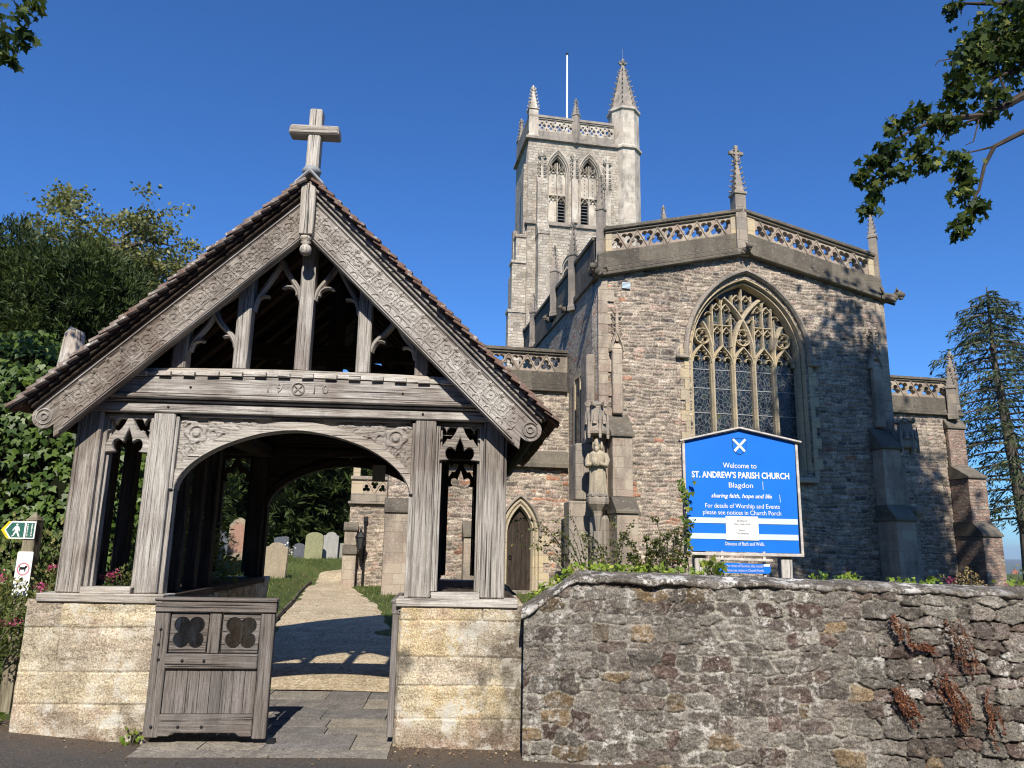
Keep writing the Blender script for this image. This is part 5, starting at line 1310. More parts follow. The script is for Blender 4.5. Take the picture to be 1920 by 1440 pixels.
for a in range(4): S_(arc(UC + 0.105 * cos(a * pi / 2), 7.0 + 0.105 * sin(a * pi / 2), 0.092, a * 90 - 140, a * 90 + 140, 12), 0.03, Y0 + 0.05, Y1 - 0.01)
S_(arc(UC, 7.33, 0.10, 0, 180, 8), 0.035, Y0 + 0.05, Y1)
for x in (UC - 0.27, UC, UC + 0.27):
    zb = 7.72 + 0.5 * abs(x - UC); zt = 8.36 - 0.25 * abs(x - UC) * 3
    S_([(x, zb), (x, zt)], 0.06, Y0 + 0.03, Y1)
for dx in (-0.135, 0.135):
    for s2 in (-1, 1):
        S_(bez((UC + dx + s2 * 0.12, 8.0), (UC + dx + s2 * 0.12, 8.07), (UC + dx + s2 * 0.05, 8.1), (UC + dx, 8.18), 6), 0.04, Y0 + 0.05, Y1)
        S_(arc(UC + dx + s2 * 0.065, 8.03, 0.04, 90 - s2 * 60, 90 + s2 * 100, 6), 0.022, Y0 + 0.07, Y1 - 0.02)
T.build('tracery', BATH, EW)
sb = MB()
for z in (4.2, 4.95, 5.6, 6.1): sb.box(UC - HW, UC + HW, 0.385, 0.397, z, z + 0.018)
sb.build('saddle_bars', LEAD, EW)

# ---- buttresses
def buttress(x0, x1, stages, y=0.0, mat=PINK, cap=COPE, name='buttress', rot=None):
    """stages: (projection, top z of the vertical face, top z of the slope above it)"""
    m = MB(); c = MB(); zlo = -0.6
    for i, (p, z1, z2) in enumerate(stages):
        nxt = stages[i + 1][0] if i + 1 < len(stages) else 0.0
        m.box(x0 + 0.012 * i, x1 - 0.012 * i, y - p, y, zlo, z1)
        c.prism_y([(y - p - 0.05, z1 + 0.002), (y - p - 0.05, z1 + 0.06), (y - nxt - 0.0, z2), (y, z2), (y, z1 + 0.002)], x0 - 0.02, x1 + 0.02)
        zlo = z2 + 0.002
    o = m.build(name, mat, CH, 0.01); c.each('set_off', cap, o, 0.008)
    return o
for x0, x1 in ((0.18, 0.72), (HC - 0.74, HC - 0.18)):
    buttress(x0, x1, [(0.80, 0.62, 0.75), (0.72, 2.30, 2.70), (0.42, 4.12, 4.72)])
    xm = (x0 + x1) / 2
    s = MB(); s.box(xm - 0.13, xm + 0.13, -0.15, 0, 4.722, 6.36); s.prism_y([(-0.15, 6.362), (-0.05, 6.55), (0, 6.55), (0, 6.362)], xm - 0.13, xm + 0.13)
    s.build('buttress_shaft', PINK, CH, 0.03)
    f = MB()
    for sg in (-1, 1): f.stroke(bez((xm + sg * 0.16, 6.30), (xm + sg * 0.13, 6.55), (xm + sg * 0.03, 6.62), (xm, 6.85), 8), 0.06, -0.17, 0.0)
    f.box(xm - 0.035, xm + 0.035, -0.12, 0, 6.56, 7.35)
    for i in range(5):
        for sg in (-1, 1): crocket(f, xm + sg * 0.035, -0.07, 6.62 + i * 0.145, sg, -0.4, 0.07)
    for sg in (-1, 1): crocket(f, xm, -0.07, 7.30, sg, -0.5, 0.10)
    f.lathe([(0.03, 7.3), (0.06, 7.40), (0.05, 7.45), (0.01, 7.5)], xm, -0.06, 6)
    f.build('crocketed_finial', PINK, CH)
for x0, x1, sg in ((-0.62, 0.0, -1), (HC, HC + 0.62, 1)):
    m = MB()
    for p, za, zb in ((0.66, -0.6, 2.62), (0.50, 2.64, 4.02), (0.22, 4.04, 6.3)):
        a, b = sorted((x0 if sg > 0 else x1, (x0 if sg > 0 else x1) + sg * p)); m.box(a, b, 0.30, 0.85, za, zb)
    m.build('buttress', DRES, CH, 0.03)
    # niche column on the angle, with bracket and canopy
    xc = 0.0 if sg < 0 else HC
    k = MB(); k.lathe([(0.30, -0.6), (0.30, 2.2), (0.16, 2.3), (0.16, 4.2)], xc - sg * 0.05, 0.02, 4, 0)
    k.build('angle_shaft', DRES, CH, 0.02)
    xs_ = xc + sg * 0.13; ys_ = -0.27
    b_k = MB(); b_k.lathe([(0.05, 1.9), (0.11, 2.30), (0.13, 2.36), (0.26, 2.52), (0.27, 2.56), (0.27, 2.66), (0.24, 2.69)], xs_, ys_, 8, pi / 8)
    b_k.lathe([(0.14, 0.4), (0.13, 1.9)], xs_ - sg * 0.02, ys_ + 0.03, 8, pi / 8)
    b_k.build('bracket', DRES, CH, 0, False)
    cn = MB()
    cn.lathe([(0.27, 4.18), (0.29, 4.24), (0.27, 4.40), (0.20, 4.42), (0.17, 4.85), (0.19, 4.88), (0.04, 4.98)], xs_, ys_ + 0.04, 6, pi / 6)
    for a in range(6):
        aa = a * pi / 3 + pi / 2; px, py = xs_ + 0.27 * cos(aa), ys_ + 0.04 + 0.27 * sin(aa)
        cn.lathe([(0.035, 4.06), (0.045, 4.12), (0.04, 4.5), (0.006, 4.78)], px, py, 5)
        crocket(cn, xs_ + 0.16 * cos(aa + pi / 6), ys_ + 0.04 + 0.16 * sin(aa + pi / 6), 4.86, cos(aa), sin(aa), 0.10)
        gx, gy = xs_ + 0.25 * cos(aa + pi / 6), ys_ + 0.04 + 0.25 * sin(aa + pi / 6)
        cn.tube([(gx, gy, 4.40), (gx * 0.9 + xs_ * 0.1, gy * 0.9 + (ys_ + .04) * 0.1, 4.66)], [0.07, 0.015], 4); 
    cn.build('niche_canopy', DRES, CH)

# ---- vestry wall with the arched door
WV = 2.78
dh = archline(-1.37, 0.37, 1.80, 0.80, 0.36)
vw = plate([[(-4.92, -0.6), (-0.001, -0.6), (-0.001, 5.78), (-4.92, 5.78)], dh], WV + 0.05, WV + 0.5, 'vestry_wall', RUB, CH)
relief('rubble_face', 202, -4.9, -0.02, 0.0, 5.78, WV + 0.04, vw, lambda U, Z: ~in_arch(U, Z, -1.37, 0.36, 1.80, 0.78, -1), 0.024, lambda x, z: 0.008 + 0.25 * (fbm(x * 0.9, np.full(x.shape, z * 0.9), 302, 2) > 0.62))
MB().box(-4.91, -4.45, WV + 0.502, 9.0, -0.6, 5.78).build('vestry_side_wall', RUB, CH)
DR = stroke_part('door_surround', BATH, [(archline(-1.37, 0.375, 1.80, 0.81, 0.36), 0.11, WV - 0.02, WV + 0.22), (archline(-1.37, 0.47, 1.80, 0.93, 0.36), 0.10, WV - 0.04, WV + 0.05)])
stroke_part('hood_mould', DRES, [(archline(-1.37, 0.56, 1.83, 1.02, 1.78), 0.08, WV - 0.09, WV + 0.01)], DR)
for sg in (-1, 1):
    dq = MB()
    for i in range(6):
        z = 0.36 + i * 0.24; wd = 0.28 if i % 2 else 0.12; a, b = sorted((-1.37 + sg * 0.53, -1.37 + sg * (0.53 + wd))); dq.box(a, b, WV - 0.012, WV + 0.05, z, z + 0.235)
    dq.build('door_quoins', BATH, DR)
dl = archline(-1.37, 0.335, 1.80, 0.74, 0.37)
DOOR = plate([dl], WV + 0.16, WV + 0.21, 'door', OAKB, CH, 0, 1)
nl = MB()
for k in range(1, 5): nl.box(-1.37 - 0.335 + 0.134 * k - 0.004, -1.37 - 0.335 + 0.134 * k + 0.004, WV + 0.152, WV + 0.165, 0.4, 2.15 + 0.12 * min(k - 1, 4 - k))
nl.each('board_joint', IRON, DOOR)
MB().stroke(arc(-1.60, 1.22, 0.045, 0, 360, 14), 0.018, WV + 0.12, WV + 0.15).build('handle', IRON, DOOR)
MB().box(-1.80, -0.94, WV - 0.25, WV + 0.1, 0.28, 0.345).build('door_step', DRES, CH, 0.01)
vp = MB(); vp.box(-4.98, -0.07, WV - 0.10, WV + 0.4, 5.782, 5.86); vp.box(-4.95, -0.07, WV - 0.06, WV + 0.4, 5.863, 5.98); vp.box(-4.92, -0.07, WV - 0.02, WV + 0.25, 5.983, 6.36)
vp.box(-4.95, -0.07, WV - 0.06, WV + 0.3, 6.84, 6.90); vp.box(-4.97, -0.07, WV - 0.10, WV + 0.33, 6.903, 7.0)
vp.build('vestry_parapet', COPE, CH, 0.012)
MB().box(-0.28, -0.07, WV - 0.01, WV + 0.22, 6.363, 6.838).box(-4.92, -4.62, WV - 0.01, WV + 0.22, 6.363, 6.838).each('parapet_panel', PINK, CH)
openwork('pierced_parapet', PINK, -4.62, -0.28, 0, WV + 0.0, WV + 0.2, 6.362, 0.477, 0.27)
MB().prism_y([(WV - 0.16, 3.64), (WV - 0.16, 3.74), (WV - 0.02, 4.10), (WV, 4.10), (WV, 3.64)], -4.3, -0.05).build('string_course', COPE, CH)
MB().prism_y([(WV - 0.14, -0.6), (WV - 0.14, 0.50), (WV - 0.0, 0.62), (WV, -0.6)], -0.85, -0.02).prism_y([(WV - 0.14, -0.6), (WV - 0.14, 0.50), (WV - 0.0, 0.62), (WV, -0.6)], -4.3, -1.92).each('plinth', DRES, CH)
buttress(-4.98, -4.36, [(0.45, 2.30, 2.70)], WV, PINK)
buttress(-2.92, -2.60, [(0.35, 1.72, 2.15)], WV, PINK)
# light over the vestry corner and side window of the chancel
sw = MB()
for y in (1.05, 2.15): sw.box(-0.04, 0.0, y - 0.06, y + 0.06, 4.2, 6.1)
sw.box(-0.04, 0.0, 1.115, 2.085, 6.0, 6.1); sw.box(-0.04, 0.0, 1.57, 1.63, 4.2, 5.995); sw.box(-0.06, 0.0, 1.0, 2.2, 4.1, 4.195)
SWN = sw.build('side_window', BATH, CH)
MB().box(-0.012, -0.002, 1.115, 2.085, 4.2, 5.995).build('glass', GLASS, SWN)
# ---- low south porch seen through the lychgate
PW = 5.0
pw_ = MB().box(-5.93, -4.4, PW + 0.045, PW + 4.5, -0.6, 2.62).build('porch_wall', RUB, CH); relief('rubble_face', 203, -5.93, -4.4, -0.1, 2.62, PW + 0.04, pw_, None, 0.024)
po = MB(); po.box(-6.0, -4.4, PW - 0.09, PW + 4.5, 2.622, 2.69); po.box(-5.93, -4.4, PW - 0.03, PW + 0.25, 2.693, 2.93); po.box(-5.96, -4.4, PW - 0.06, PW + 0.3, 3.32, 3.42)
po.build('porch_parapet', DRES, CH, 0.01)
MB().box(-5.93, -5.62, PW, PW + 0.2, 2.932, 3.318).box(-5.90, -5.70, PW + 0.02, PW + 0.22, 3.422, 4.0).each('parapet_panel', BATH, CH)
openwork('pierced_parapet', PINK, -5.62, -4.45, 0, PW, PW + 0.18, 2.932, 0.386, 0.23)
buttress(-6.05, -5.68, [(0.42, 1.20, 1.45), (0.2, 1.85, 2.1)], PW, PINK)
MB().tube([(-5.46, PW - 0.06, -0.2), (-5.47, PW - 0.06, 2.12)], 0.035, 8).box(-5.53, -5.41, PW - 0.12, PW, 2.12, 2.26).build('drainpipe', IRON, CH)
LN = MB(); LN.lathe([(0.02, 1.30), (0.07, 1.34), (0.07, 1.37)], -5.58, PW - 0.50, 6); LN.lathe([(0.15, 1.66), (0.16, 1.68), (0.07, 1.80), (0.03, 1.83), (0.035, 1.88), (0.005, 1.95)], -5.58, PW - 0.50, 6)
for a in range(6): LN.tube([(-5.58 + 0.07 * cos(a * pi / 3), PW - 0.5 + 0.07 * sin(a * pi / 3), 1.37), (-5.58 + 0.14 * cos(a * pi / 3), PW - 0.5 + 0.14 * sin(a * pi / 3), 1.665)], 0.009, 4)
LN.tube([(-5.58, PW - 0.5, 1.31), (-5.58, PW - 0.48, 1.22), (-5.58, PW - 0.40, 1.18)], 0.015, 6)
LNo = LN.build('lantern', IRON, CH)
MB().lathe([(0.06, 1.372), (0.128, 1.662)], -5.58, PW - 0.5, 6).build('glass', mat_plain('lantern_glass', (0.03, 0.035, 0.04), 0.1, 0.1, 3, 0.5), LNo)
# ---- north aisle on the right
AW = 2.78
aw_ = MB().box(HC + 0.001, 12.62, AW + 0.05, AW + 6, -0.6, 5.72).build('aisle_wall', RUB, CH); relief('rubble_face', 204, HC + 0.02, 12.62, 0.2, 5.72, AW + 0.04, aw_, None, 0.024)
rp = MB(); rp.box(HC + 0.03, 12.7, AW - 0.10, AW + 0.4, 5.722, 5.80); rp.box(HC + 0.03, 12.66, AW - 0.06, AW + 0.4, 5.803, 5.90); rp.box(HC + 0.03, 12.62, AW - 0.02, AW + 0.25, 5.903, 6.28)
rp.box(HC + 0.03, 12.5, AW - 0.05, AW + 0.3, 6.76, 6.81); rp.box(HC + 0.03, 12.52, AW - 0.09, AW + 0.33, 6.813, 6.90)
rp.build('aisle_parapet', COPE, CH, 0.012)
MB().box(12.2, 12.62, AW - 0.01, AW + 0.22, 6.283, 6.757).build('parapet_panel', PINK, CH)
openwork('pierced_parapet', PINK, HC + 0.04, 12.2, 0, AW, AW + 0.2, 6.282, 0.476, 0.277)
buttress(12.02, 12.66, [(1.05, 2.02, 2.45), (0.72, 3.72, 4.15), (0.12, 5.3, 5.6)], AW, mat_rubble('red_buttress_rubble', [(0.0, (0.27, 0.17, 0.13)), (0.4, (0.40, 0.29, 0.22)), (0.8, (0.35, 0.22, 0.17)), (1.0, (0.44, 0.36, 0.28))], 0.24, 0.10, stain=0.3))
pinnacle('pinnacle', DRES, 12.30, AW - 0.1, 5.6, 6.6, 7.35, 0.24)
pinnacle('pinnacle', DRES, 12.58, AW + 0.1, 5.9, 6.95, 7.85, 0.26)
# second finial rising behind the chancel parapet
pinnacle('nave_gable_finial', DRES, 5.62, 9.2, 12.5, 14.35, 15.1, 0.24, False, 3)
MB().box(2.0, 9.2, 9.3, 29.4, 8.0, 9.3).prism([(2.0, 9.3), (9.2, 9.3), (5.62, 12.5)], 9.2, 29.4).build('nave_roof', LEAD, CH)

# ---- tower
TW = 29.5
TX0, TX1 = 4.15, 11.7
loops = [[(TX0, -0.6), (TX1, -0.6), (TX1, 29.4), (TX0, 29.4)]]
for cx in (6.30, 8.60): loops.append(archline(cx, 0.78, 27.0, 1.60, 23.25))
loops.append(archline(7.35, 0.72, 19.9, 1.15, 17.5))
TWR = plate(loops, TW, TW + 0.7, 'tower', RUBT, CH)
MB().box(TX0, TX0 + 0.7, TW + 0.702, TW + 4.6, -0.6, 29.4).box(TX1 - 0.7, TX1, TW + 0.702, TW + 4.6, -0.6, 29.4).box(TX0 + 0.702, TX1 - 0.702, TW + 4.0, TW + 4.6, -0.6, 29.4).each('tower_wall', RUBT, TWR)
MB().box(TX0 + 0.3, TX1 - 0.3, TW + 0.75, TW + 3.9, 28.8, 29.2).build('tower_roof', LEAD, TWR)
DOT = mat_plain('hole_shade', (0.03, 0.028, 0.025), 0.9)
for cx, side in ((6.30, 1), (8.60, -1)):
    bw = MB()
    bw.stroke(archline(cx, 0.73, 27.0, 1.52, 23.25), 0.13, TW + 0.02, TW + 0.5); bw.stroke(archline(cx, 0.63, 27.0, 1.40, 23.25), 0.10, TW + 0.14, TW + 0.5)
    BWN = bw.build('belfry_window', TOWS, CH)
    stroke_part('hood_mould', TOWS, [(archline(cx, 0.86, 26.95, 1.80, 26.6), 0.11, TW - 0.07, TW + 0.02)], BWN)
    t = MB(); ya, yb = TW + 0.15, TW + 0.50
    t.stroke([(cx, 23.3), (cx, 27.9)], 0.12, ya, yb)
    for s2 in (-1, 1):
        lx = cx + s2 * 0.29
        for zb in (24.95, 27.0):
            for s3 in (-1, 1):
                t.stroke(bez((lx + s3 * 0.25, zb), (lx + s3 * 0.25, zb + 0.2), (lx + s3 * 0.1, zb + 0.3), (lx, zb + 0.45), 7), 0.07, ya + 0.03, yb)
                t.stroke(arc(lx + s3 * 0.13, zb + 0.08, 0.09, 90 - s3 * 60, 90 + s3 * 100, 6), 0.04, ya + 0.06, yb)
        for dx in (-0.13, 0.13): t.stroke([(lx + dx, 27.45), (lx + dx, 27.95 - 0.5 * abs(lx + dx - cx))], 0.06, ya + 0.04, yb)
        for zc2 in (27.55,): t.stroke(arc(lx, zc2, 0.1, 0, 360, 12), 0.04, ya + 0.05, yb)
    t.box(cx - 0.6, cx + 0.6, ya + 0.04, yb, 25.40, 25.50)
    t.build('tracery', TOWS, BWN)
    # stone infill slabs and one louvred opening
    lx = cx + side * 0.29; ox = cx - side * 0.29
    inf = MB(); inf.box(cx - 0.58, cx + 0.58, TW + 0.30, TW + 0.55, 25.5, 27.25); a, b = ox - 0.29, ox + 0.29; inf.box(a, b, TW + 0.30, TW + 0.55, 23.3, 25.2)
    inf.build('stone_infill', TOWS, BWN)
    dt = MB()
    for l_ in (cx - 0.29, cx + 0.29):
        for i, z in enumerate(np.linspace(25.7, 27.1, 6)): dt.lathe([(0.045, 0), (0.045, 0.01)], 0, 0, 8) if False else dt.stroke([(l_ - 0.03, z), (l_ + 0.03, z)], 0.06, TW + 0.285, TW + 0.31, 1)
    dt.build('hole_shade_pads', DOT, BWN)  # dark pads on the slabs paint the shade of pierced openings
    MB().box(lx - 0.29, lx + 0.29, TW + 0.56, TW + 0.60, 23.3, 25.4).box(cx - 0.6, cx + 0.6, TW + 0.56, TW + 0.6, 27.26, 28.4).each('void_shade_sheet', DARKIN, BWN)  # black sheets stand in for the unlit inside of the belfry
    lv = MB()
    for i in range(7): z = 23.42 + i * 0.235; lv.prism_y([(TW + 0.30, z), (TW + 0.54, z + 0.16), (TW + 0.54, z + 0.19), (TW + 0.30, z + 0.035)], lx - 0.225, lx + 0.225)
    lv.build('louvre', mat_plain('louvre_slate' + str(side), (0.13, 0.13, 0.135), 0.8), BWN)
LWN = stroke_part('tower_window', TOWS, [(archline(7.35, 0.66, 19.9, 1.08, 17.5), 0.13, TW + 0.02, TW + 0.5), ([(7.35, 17.6), (7.35, 20.3)], 0.12, TW + 0.25, TW + 0.5)])
stroke_part('hood_mould', TOWS, [(archline(7.35, 0.82, 19.85, 1.36, 19.6), 0.13, TW - 0.14, TW + 0.02)], LWN)
t = MB()
for s2 in (-1, 1):
    lx = 7.35 + s2 * 0.3
    for s3 in (-1, 1): t.stroke(bez((lx + s3 * 0.27, 19.6), (lx + s3 * 0.27, 19.9), (lx + s3 * 0.1, 20.0), (lx, 20.25), 7), 0.07, TW + 0.28, TW + 0.5)
t.build('tracery', TOWS, LWN)
MB().box(6.7, 8.0, TW + 0.55, TW + 0.6, 17.4, 21.2).build('stone_infill', TOWS, LWN)
# strings, parapet
s = MB()
for z, p in ((29.40, 0.22), (23.0, 0.16), (15.4, 0.16)):
    s.box(TX0 - p, TX1 + 0.0, TW - p, TW - 0.001, z, z + 0.16); s.box(TX0 - p * 0.5, TX1, TW - p * 0.5, TW - 0.001, z + 0.162, z + 0.30)
    s.box(TX0 - p, TX0 - 0.001, TW - 0.0, TW + 4.6, z, z + 0.16)
s.each('string_course', DRES, TWR)
p = MB(); p.box(TX0, 10.4, TW - 0.06, TW + 0.3, 29.705, 30.1); p.box(TX0, TX0 + 0.36, TW + 0.302, TW + 4.6, 29.705, 31.3); p.box(TX0, 10.4, TW - 0.08, TW + 0.3, 31.02, 31.12); p.box(TX0, 10.4, TW - 0.14, TW + 0.34, 31.122, 31.30)
p.build('tower_parapet', DRES, TWR)
openwork('pierced_parapet', TOWS, 4.80, 7.36, 0, TW, TW + 0.25, 30.1, 0.92, 0.64, None, 'lattice')
openwork('pierced_parapet', TOWS, 7.80, 10.40, 0, TW, TW + 0.25, 30.1, 0.92, 0.65, None, 'lattice')
pinnacle('corner_pinnacle', TOWS, 4.48, TW + 0.2, 29.6, 31.75, 33.8, 0.66, False, 5)
pinnacle('mid_pinnacle', DRES, 7.58, TW - 0.05, 29.35, 31.6, 33.0, 0.42, True, 4)
pinnacle('corner_pinnacle', DRES, 4.45, TW + 4.3, 29.4, 31.6, 33.6, 0.55, False, 5)
# buttresses of the tower
tb = MB()
for pz, za, zb in ((1.1, -0.6, 15.3), (0.85, 15.32, 22.3), (0.45, 22.32, 25.9)): tb.box(4.75, 5.48, TW - pz, TW, za, zb)
tb.prism_y([(TW - 0.9, 22.0), (TW - 0.9, 22.3), (TW - 0.45, 22.9), (TW, 22.9), (TW, 22.0)], 4.70, 5.53); tb.prism_y([(TW - 1.15, 15.0), (TW - 1.15, 15.3), (TW - 0.85, 15.9), (TW, 15.9), (TW, 15.0)], 4.70, 5.53)
tb.prism_y([(TW - 0.47, 25.902), (TW - 0.02, 26.7), (TW, 26.7), (TW, 25.902)], 4.75, 5.48)
tb.build('tower_buttress', RUBT, TWR)
tb = MB()
for pz, za, zb in ((1.15, -0.6, 16.9), (0.95, 16.92, 20.4), (0.7, 20.42, 22.3), (0.25, 22.32, 27.6)): tb.box(TX0 - pz, TX0, TW + 0.3, TW + 1.05, za, zb)
for z, pz in ((16.7, 1.22), (20.2, 1.02), (22.1, 0.77)): tb.box(TX0 - pz, TX0, TW + 0.22, TW + 1.13, z, z + 0.2)
for pz, za, zb in ((0.5, -0.6, 20.4), (0.3, 20.42, 24.0)): tb.box(TX0 - pz, TX0, TW + 3.6, TW + 4.2, za, zb)
tb.build('tower_buttress', RUBT, TWR)
for cx in (5.12, 7.45, 9.85):
    m = MB(); m.box(cx - 0.2, cx + 0.2, TW - 0.26, TW, 23.32, 26.0 if cx != 7.45 else 26.6)
    zz = 26.0 if cx != 7.45 else 26.6
    m.box(cx - 0.09, cx + 0.09, TW - 0.18, TW, zz, 28.1)
    for i in range(5):
        for sg in (-1, 1): crocket(m, cx + sg * 0.09, TW - 0.12, zz + 0.25 + i * 0.32, sg, -0.4, 0.17)
    for sg in (-1, 1): crocket(m, cx, TW - 0.12, 28.1, sg, -0.4, 0.22)
    m.lathe([(0.10, 28.1), (0.16, 28.35), (0.02, 28.6)], cx, TW - 0.12, 6)
    m.build('pinnacled_shaft', TOWS, TWR)
# stair turret and spirelet
tu = MB(); TCX, TCY, TR = 11.42, TW + 0.75, 1.14
tu.lathe([(TR, -0.6), (TR, 29.4), (TR + 0.16, 29.42), (TR + 0.16, 29.56), (TR, 29.75), (TR * 0.97, 32.45), (TR + 0.10, 32.55), (TR + 0.10, 32.72), (TR * 0.9, 32.78)], TCX, TCY, 8, pi / 8)
tu.build('stair_turret', TOWS, TWR)
spi = MB(); spi.lathe([(1.12, 32.74), (1.02, 33.0), (0.12, 36.75), (0.16, 36.85), (0.05, 37.0)], TCX, TCY, 8, pi / 8)
for k in range(8):
    a = pi / 8 + k * pi / 4
    for i in range(8):
        t_ = (i + 0.3) / 8.5; r = 1.02 + (0.12 - 1.02) * t_; z = 33.0 + 3.75 * t_; crocket(spi, TCX + r * cos(a), TCY + r * sin(a), z, cos(a), sin(a), 0.12)
for k in range(4): crocket(spi, TCX, TCY, 36.85, cos(k * pi / 2), sin(k * pi / 2), 0.24)
spi.lathe([(0.1, 36.9), (0.16, 37.15), (0.03, 37.35)], TCX, TCY, 6); spi.tube([(TCX, TCY, 37.3), (TCX, TCY, 38.2)], 0.012, 4)
spi.build('spirelet', DRES, TWR)
fp = MB(); fp.tube([(7.56, TW + 2.4, 29.3), (7.55, TW + 2.4, 38.25)], [0.085, 0.06], 10); FPO = fp.build('flagpole', WHITE, CH)
MB().lathe([(0.10, 38.25), (0.12, 38.32), (0.10, 38.4), (0.02, 38.44)], 7.55, TW + 2.4, 8).build('pole_truck', IRON, FPO)

# ---- carved saint in the niche (rests on the bracket)
a_ = radians(CR)
ST = empty('saint_statue', cpt(-0.13, -0.28, 2.692), CR - 28, 'pale carved stone figure of a robed bearded saint on a chancel corner bracket', 'statue')
def robed():
    V, Q = [], []; nz_, na = 40, 40
    prof = [(0, 0.225), (0.05, 0.22), (0.3, 0.195), (0.6, 0.185), (0.75, 0.19), (0.9, 0.205), (1.02, 0.20), (1.07, 0.13), (1.10, 0.07)]
    for i in range(nz_):
        z = 1.10 * i / (nz_ - 1); r = np.interp(z, [p[0] for p in prof], [p[1] for p in prof])
        for k in range(na):
            a = 2 * pi * k / na; fold = 1 + (0.075 * sin(7 * a + 2.2 * z) + 0.05 * sin(13 * a - 3 * z)) * (1 if z < 0.95 else 0.2) * (1.1 - 0.5 * z)
            V.append((r * fold * cos(a), r * 0.74 * fold * sin(a), z))
    for i in range(nz_ - 1):
        for k in range(na): Q.append((i * na + k, i * na + (k + 1) % na, (i + 1) * na + (k + 1) % na, (i + 1) * na + k))
    return V, Q
sm_ = MB(); sm_.add(*robed())
sm_.lathe([(0.07, 1.06), (0.062, 1.12), (0.078, 1.16), (0.092, 1.22), (0.094, 1.28), (0.075, 1.34), (0.04, 1.37), (0.01, 1.38)], 0, -0.02, 12, 0, 0.92, 1.08)
sm_.tube([(0, -0.10, 1.22), (0, -0.135, 1.195), (0, -0.10, 1.185)], [0.012, 0.022, 0.012], 5)                # nose
sm_.tube([(0, -0.085, 1.16), (0, -0.115, 1.10), (0, -0.12, 1.02)], [0.06, 0.055, 0.015], 7)                   # beard
for sg in (-1, 1):
    sm_.tube([(sg * 0.18, 0, 1.0), (sg * 0.235, -0.03, 0.85), (sg * 0.225, -0.10, 0.72), (sg * 0.10, -0.20, 0.76)], [0.065, 0.075, 0.062, 0.04], 8)
    sm_.tube([(sg * 0.085, 0.0, 1.30), (sg * 0.10, 0.02, 1.18), (sg * 0.085, 0.03, 1.08)], [0.03, 0.045, 0.03], 6)   # hair
    for k in range(5): sm_.tube([(sg * 0.09 - sg * 0.0, -0.205, 0.735 + 0.013 * k), (sg * 0.02, -0.235, 0.745 + 0.014 * k)], [0.011, 0.008], 5)
    sm_.tube([(sg * 0.035, -0.115, 1.235), (sg * 0.05, -0.108, 1.232)], 0.012, 5)
sm_.box(-0.09, 0.05, -0.245, -0.205, 0.70, 0.90)
sm_.build('figure', mat_ashlar('eroded_statue_stone', (0.44, 0.37, 0.26), (0.37, 0.315, 0.235), (0.15, 0.13, 0.105), 7.0, 0.65, 0.3, 9, 9, 0.0), ST, 0, True)
MB().lathe([(0.245, 0.0), (0.245, 0.05), (0.22, 0.07)], 0, 0, 8, pi / 8).build('base', DRES, ST)

# ================================================================== SIGNS
SG = empty('church_sign', (2.0, 7.4, 0), 1.5, 'large blue gabled church welcome board with white lettering on a wooden post', 'sign')
cxs = 0.275
panel = [(-0.268, 1.556), (0.816, 1.548), (0.832, 2.63), (cxs + 0.002, 2.748), (-0.270, 2.622)]
m = MB(); m.prism(panel, -0.012, 0.012); PNL = m.build('panel', BLUE, SG)
e = MB(); e.box(-0.30, -0.272, -0.022, 0.03, 1.54, 2.60, 2); e.box(0.834, 0.86, -0.022, 0.03, 1.53, 2.61, 2); e.box(-0.30, 0.86, -0.02, 0.03, 1.515, 1.545, 0)
e.build('frame', GREY, SG, 0.004)
c = MB(); c.beam((-0.325, 0, 2.622), (cxs, 0, 2.764), 0.10, 0.018); c.beam((cxs, 0, 2.764), (0.89, 0, 2.632), 0.10, 0.018); c.build('cap_board', GREY, SG, 0.003)
MB().box(0.645, 0.755, 0.015, 0.12, 0.2, 2.5, 2).build('post', OAKP, SG, 0.008)
MB().box(-0.20, -0.09, 0.015, 0.12, 0.2, 2.5, 2).build('post', OAKP, SG, 0.008)
tx = lambda b, s, z, wd, **k: text(b, s, 'lettering', WHITE, SG, k.pop('x', 0.262), -0.0145, z, width=wd, **k)
tx('Welcome to', 0.075, 2.385, 0.335, x=0.270); tx("ST. ANDREW\u2019S PARISH CHURCH", 0.085, 2.290, 0.97, bold=0.0022, x=0.275)
tx('Blagdon', 0.072, 2.192, 0.240, x=0.272); tx('sharing faith, hope and life', 0.056, 2.088, 0.60, shear=0.25, x=0.272, bold=0.0008)
tx('For details of Worship and Events', 0.062, 1.990, 0.735, x=0.278); tx('please see notices in Church Porch', 0.062, 1.926, 0.77, x=0.272)
tx('Diocese of Bath and Wells.', 0.048, 1.628, 0.385, x=0.288)
b = MB(); b.box(-0.266, 0.816, -0.0165, -0.0125, 1.823, 1.876); b.box(-0.266, 0.814, -0.0165, -0.0125, 1.672, 1.725); b.each('pale_band', PALEB, SG)
pp = MB().box(0.105, 0.425, -0.022, -0.018, 1.665, 1.893); PAP = pp.build('paper_notice', WHITE, SG)
GT = mat_plain('grey_ink', (0.22, 0.24, 0.26), 0.8)
text('Benefice of\nChew Valley South', 0.026, 'lettering', GT, PAP, 0.265, -0.0235, 1.835, line=1.2, width=0.165); text('Rector:\nThe Reverend', 0.026, 'lettering', GT, PAP, 0.265, -0.0235, 1.745, line=1.2, width=0.12)
sh = MB(); zz = 2.583
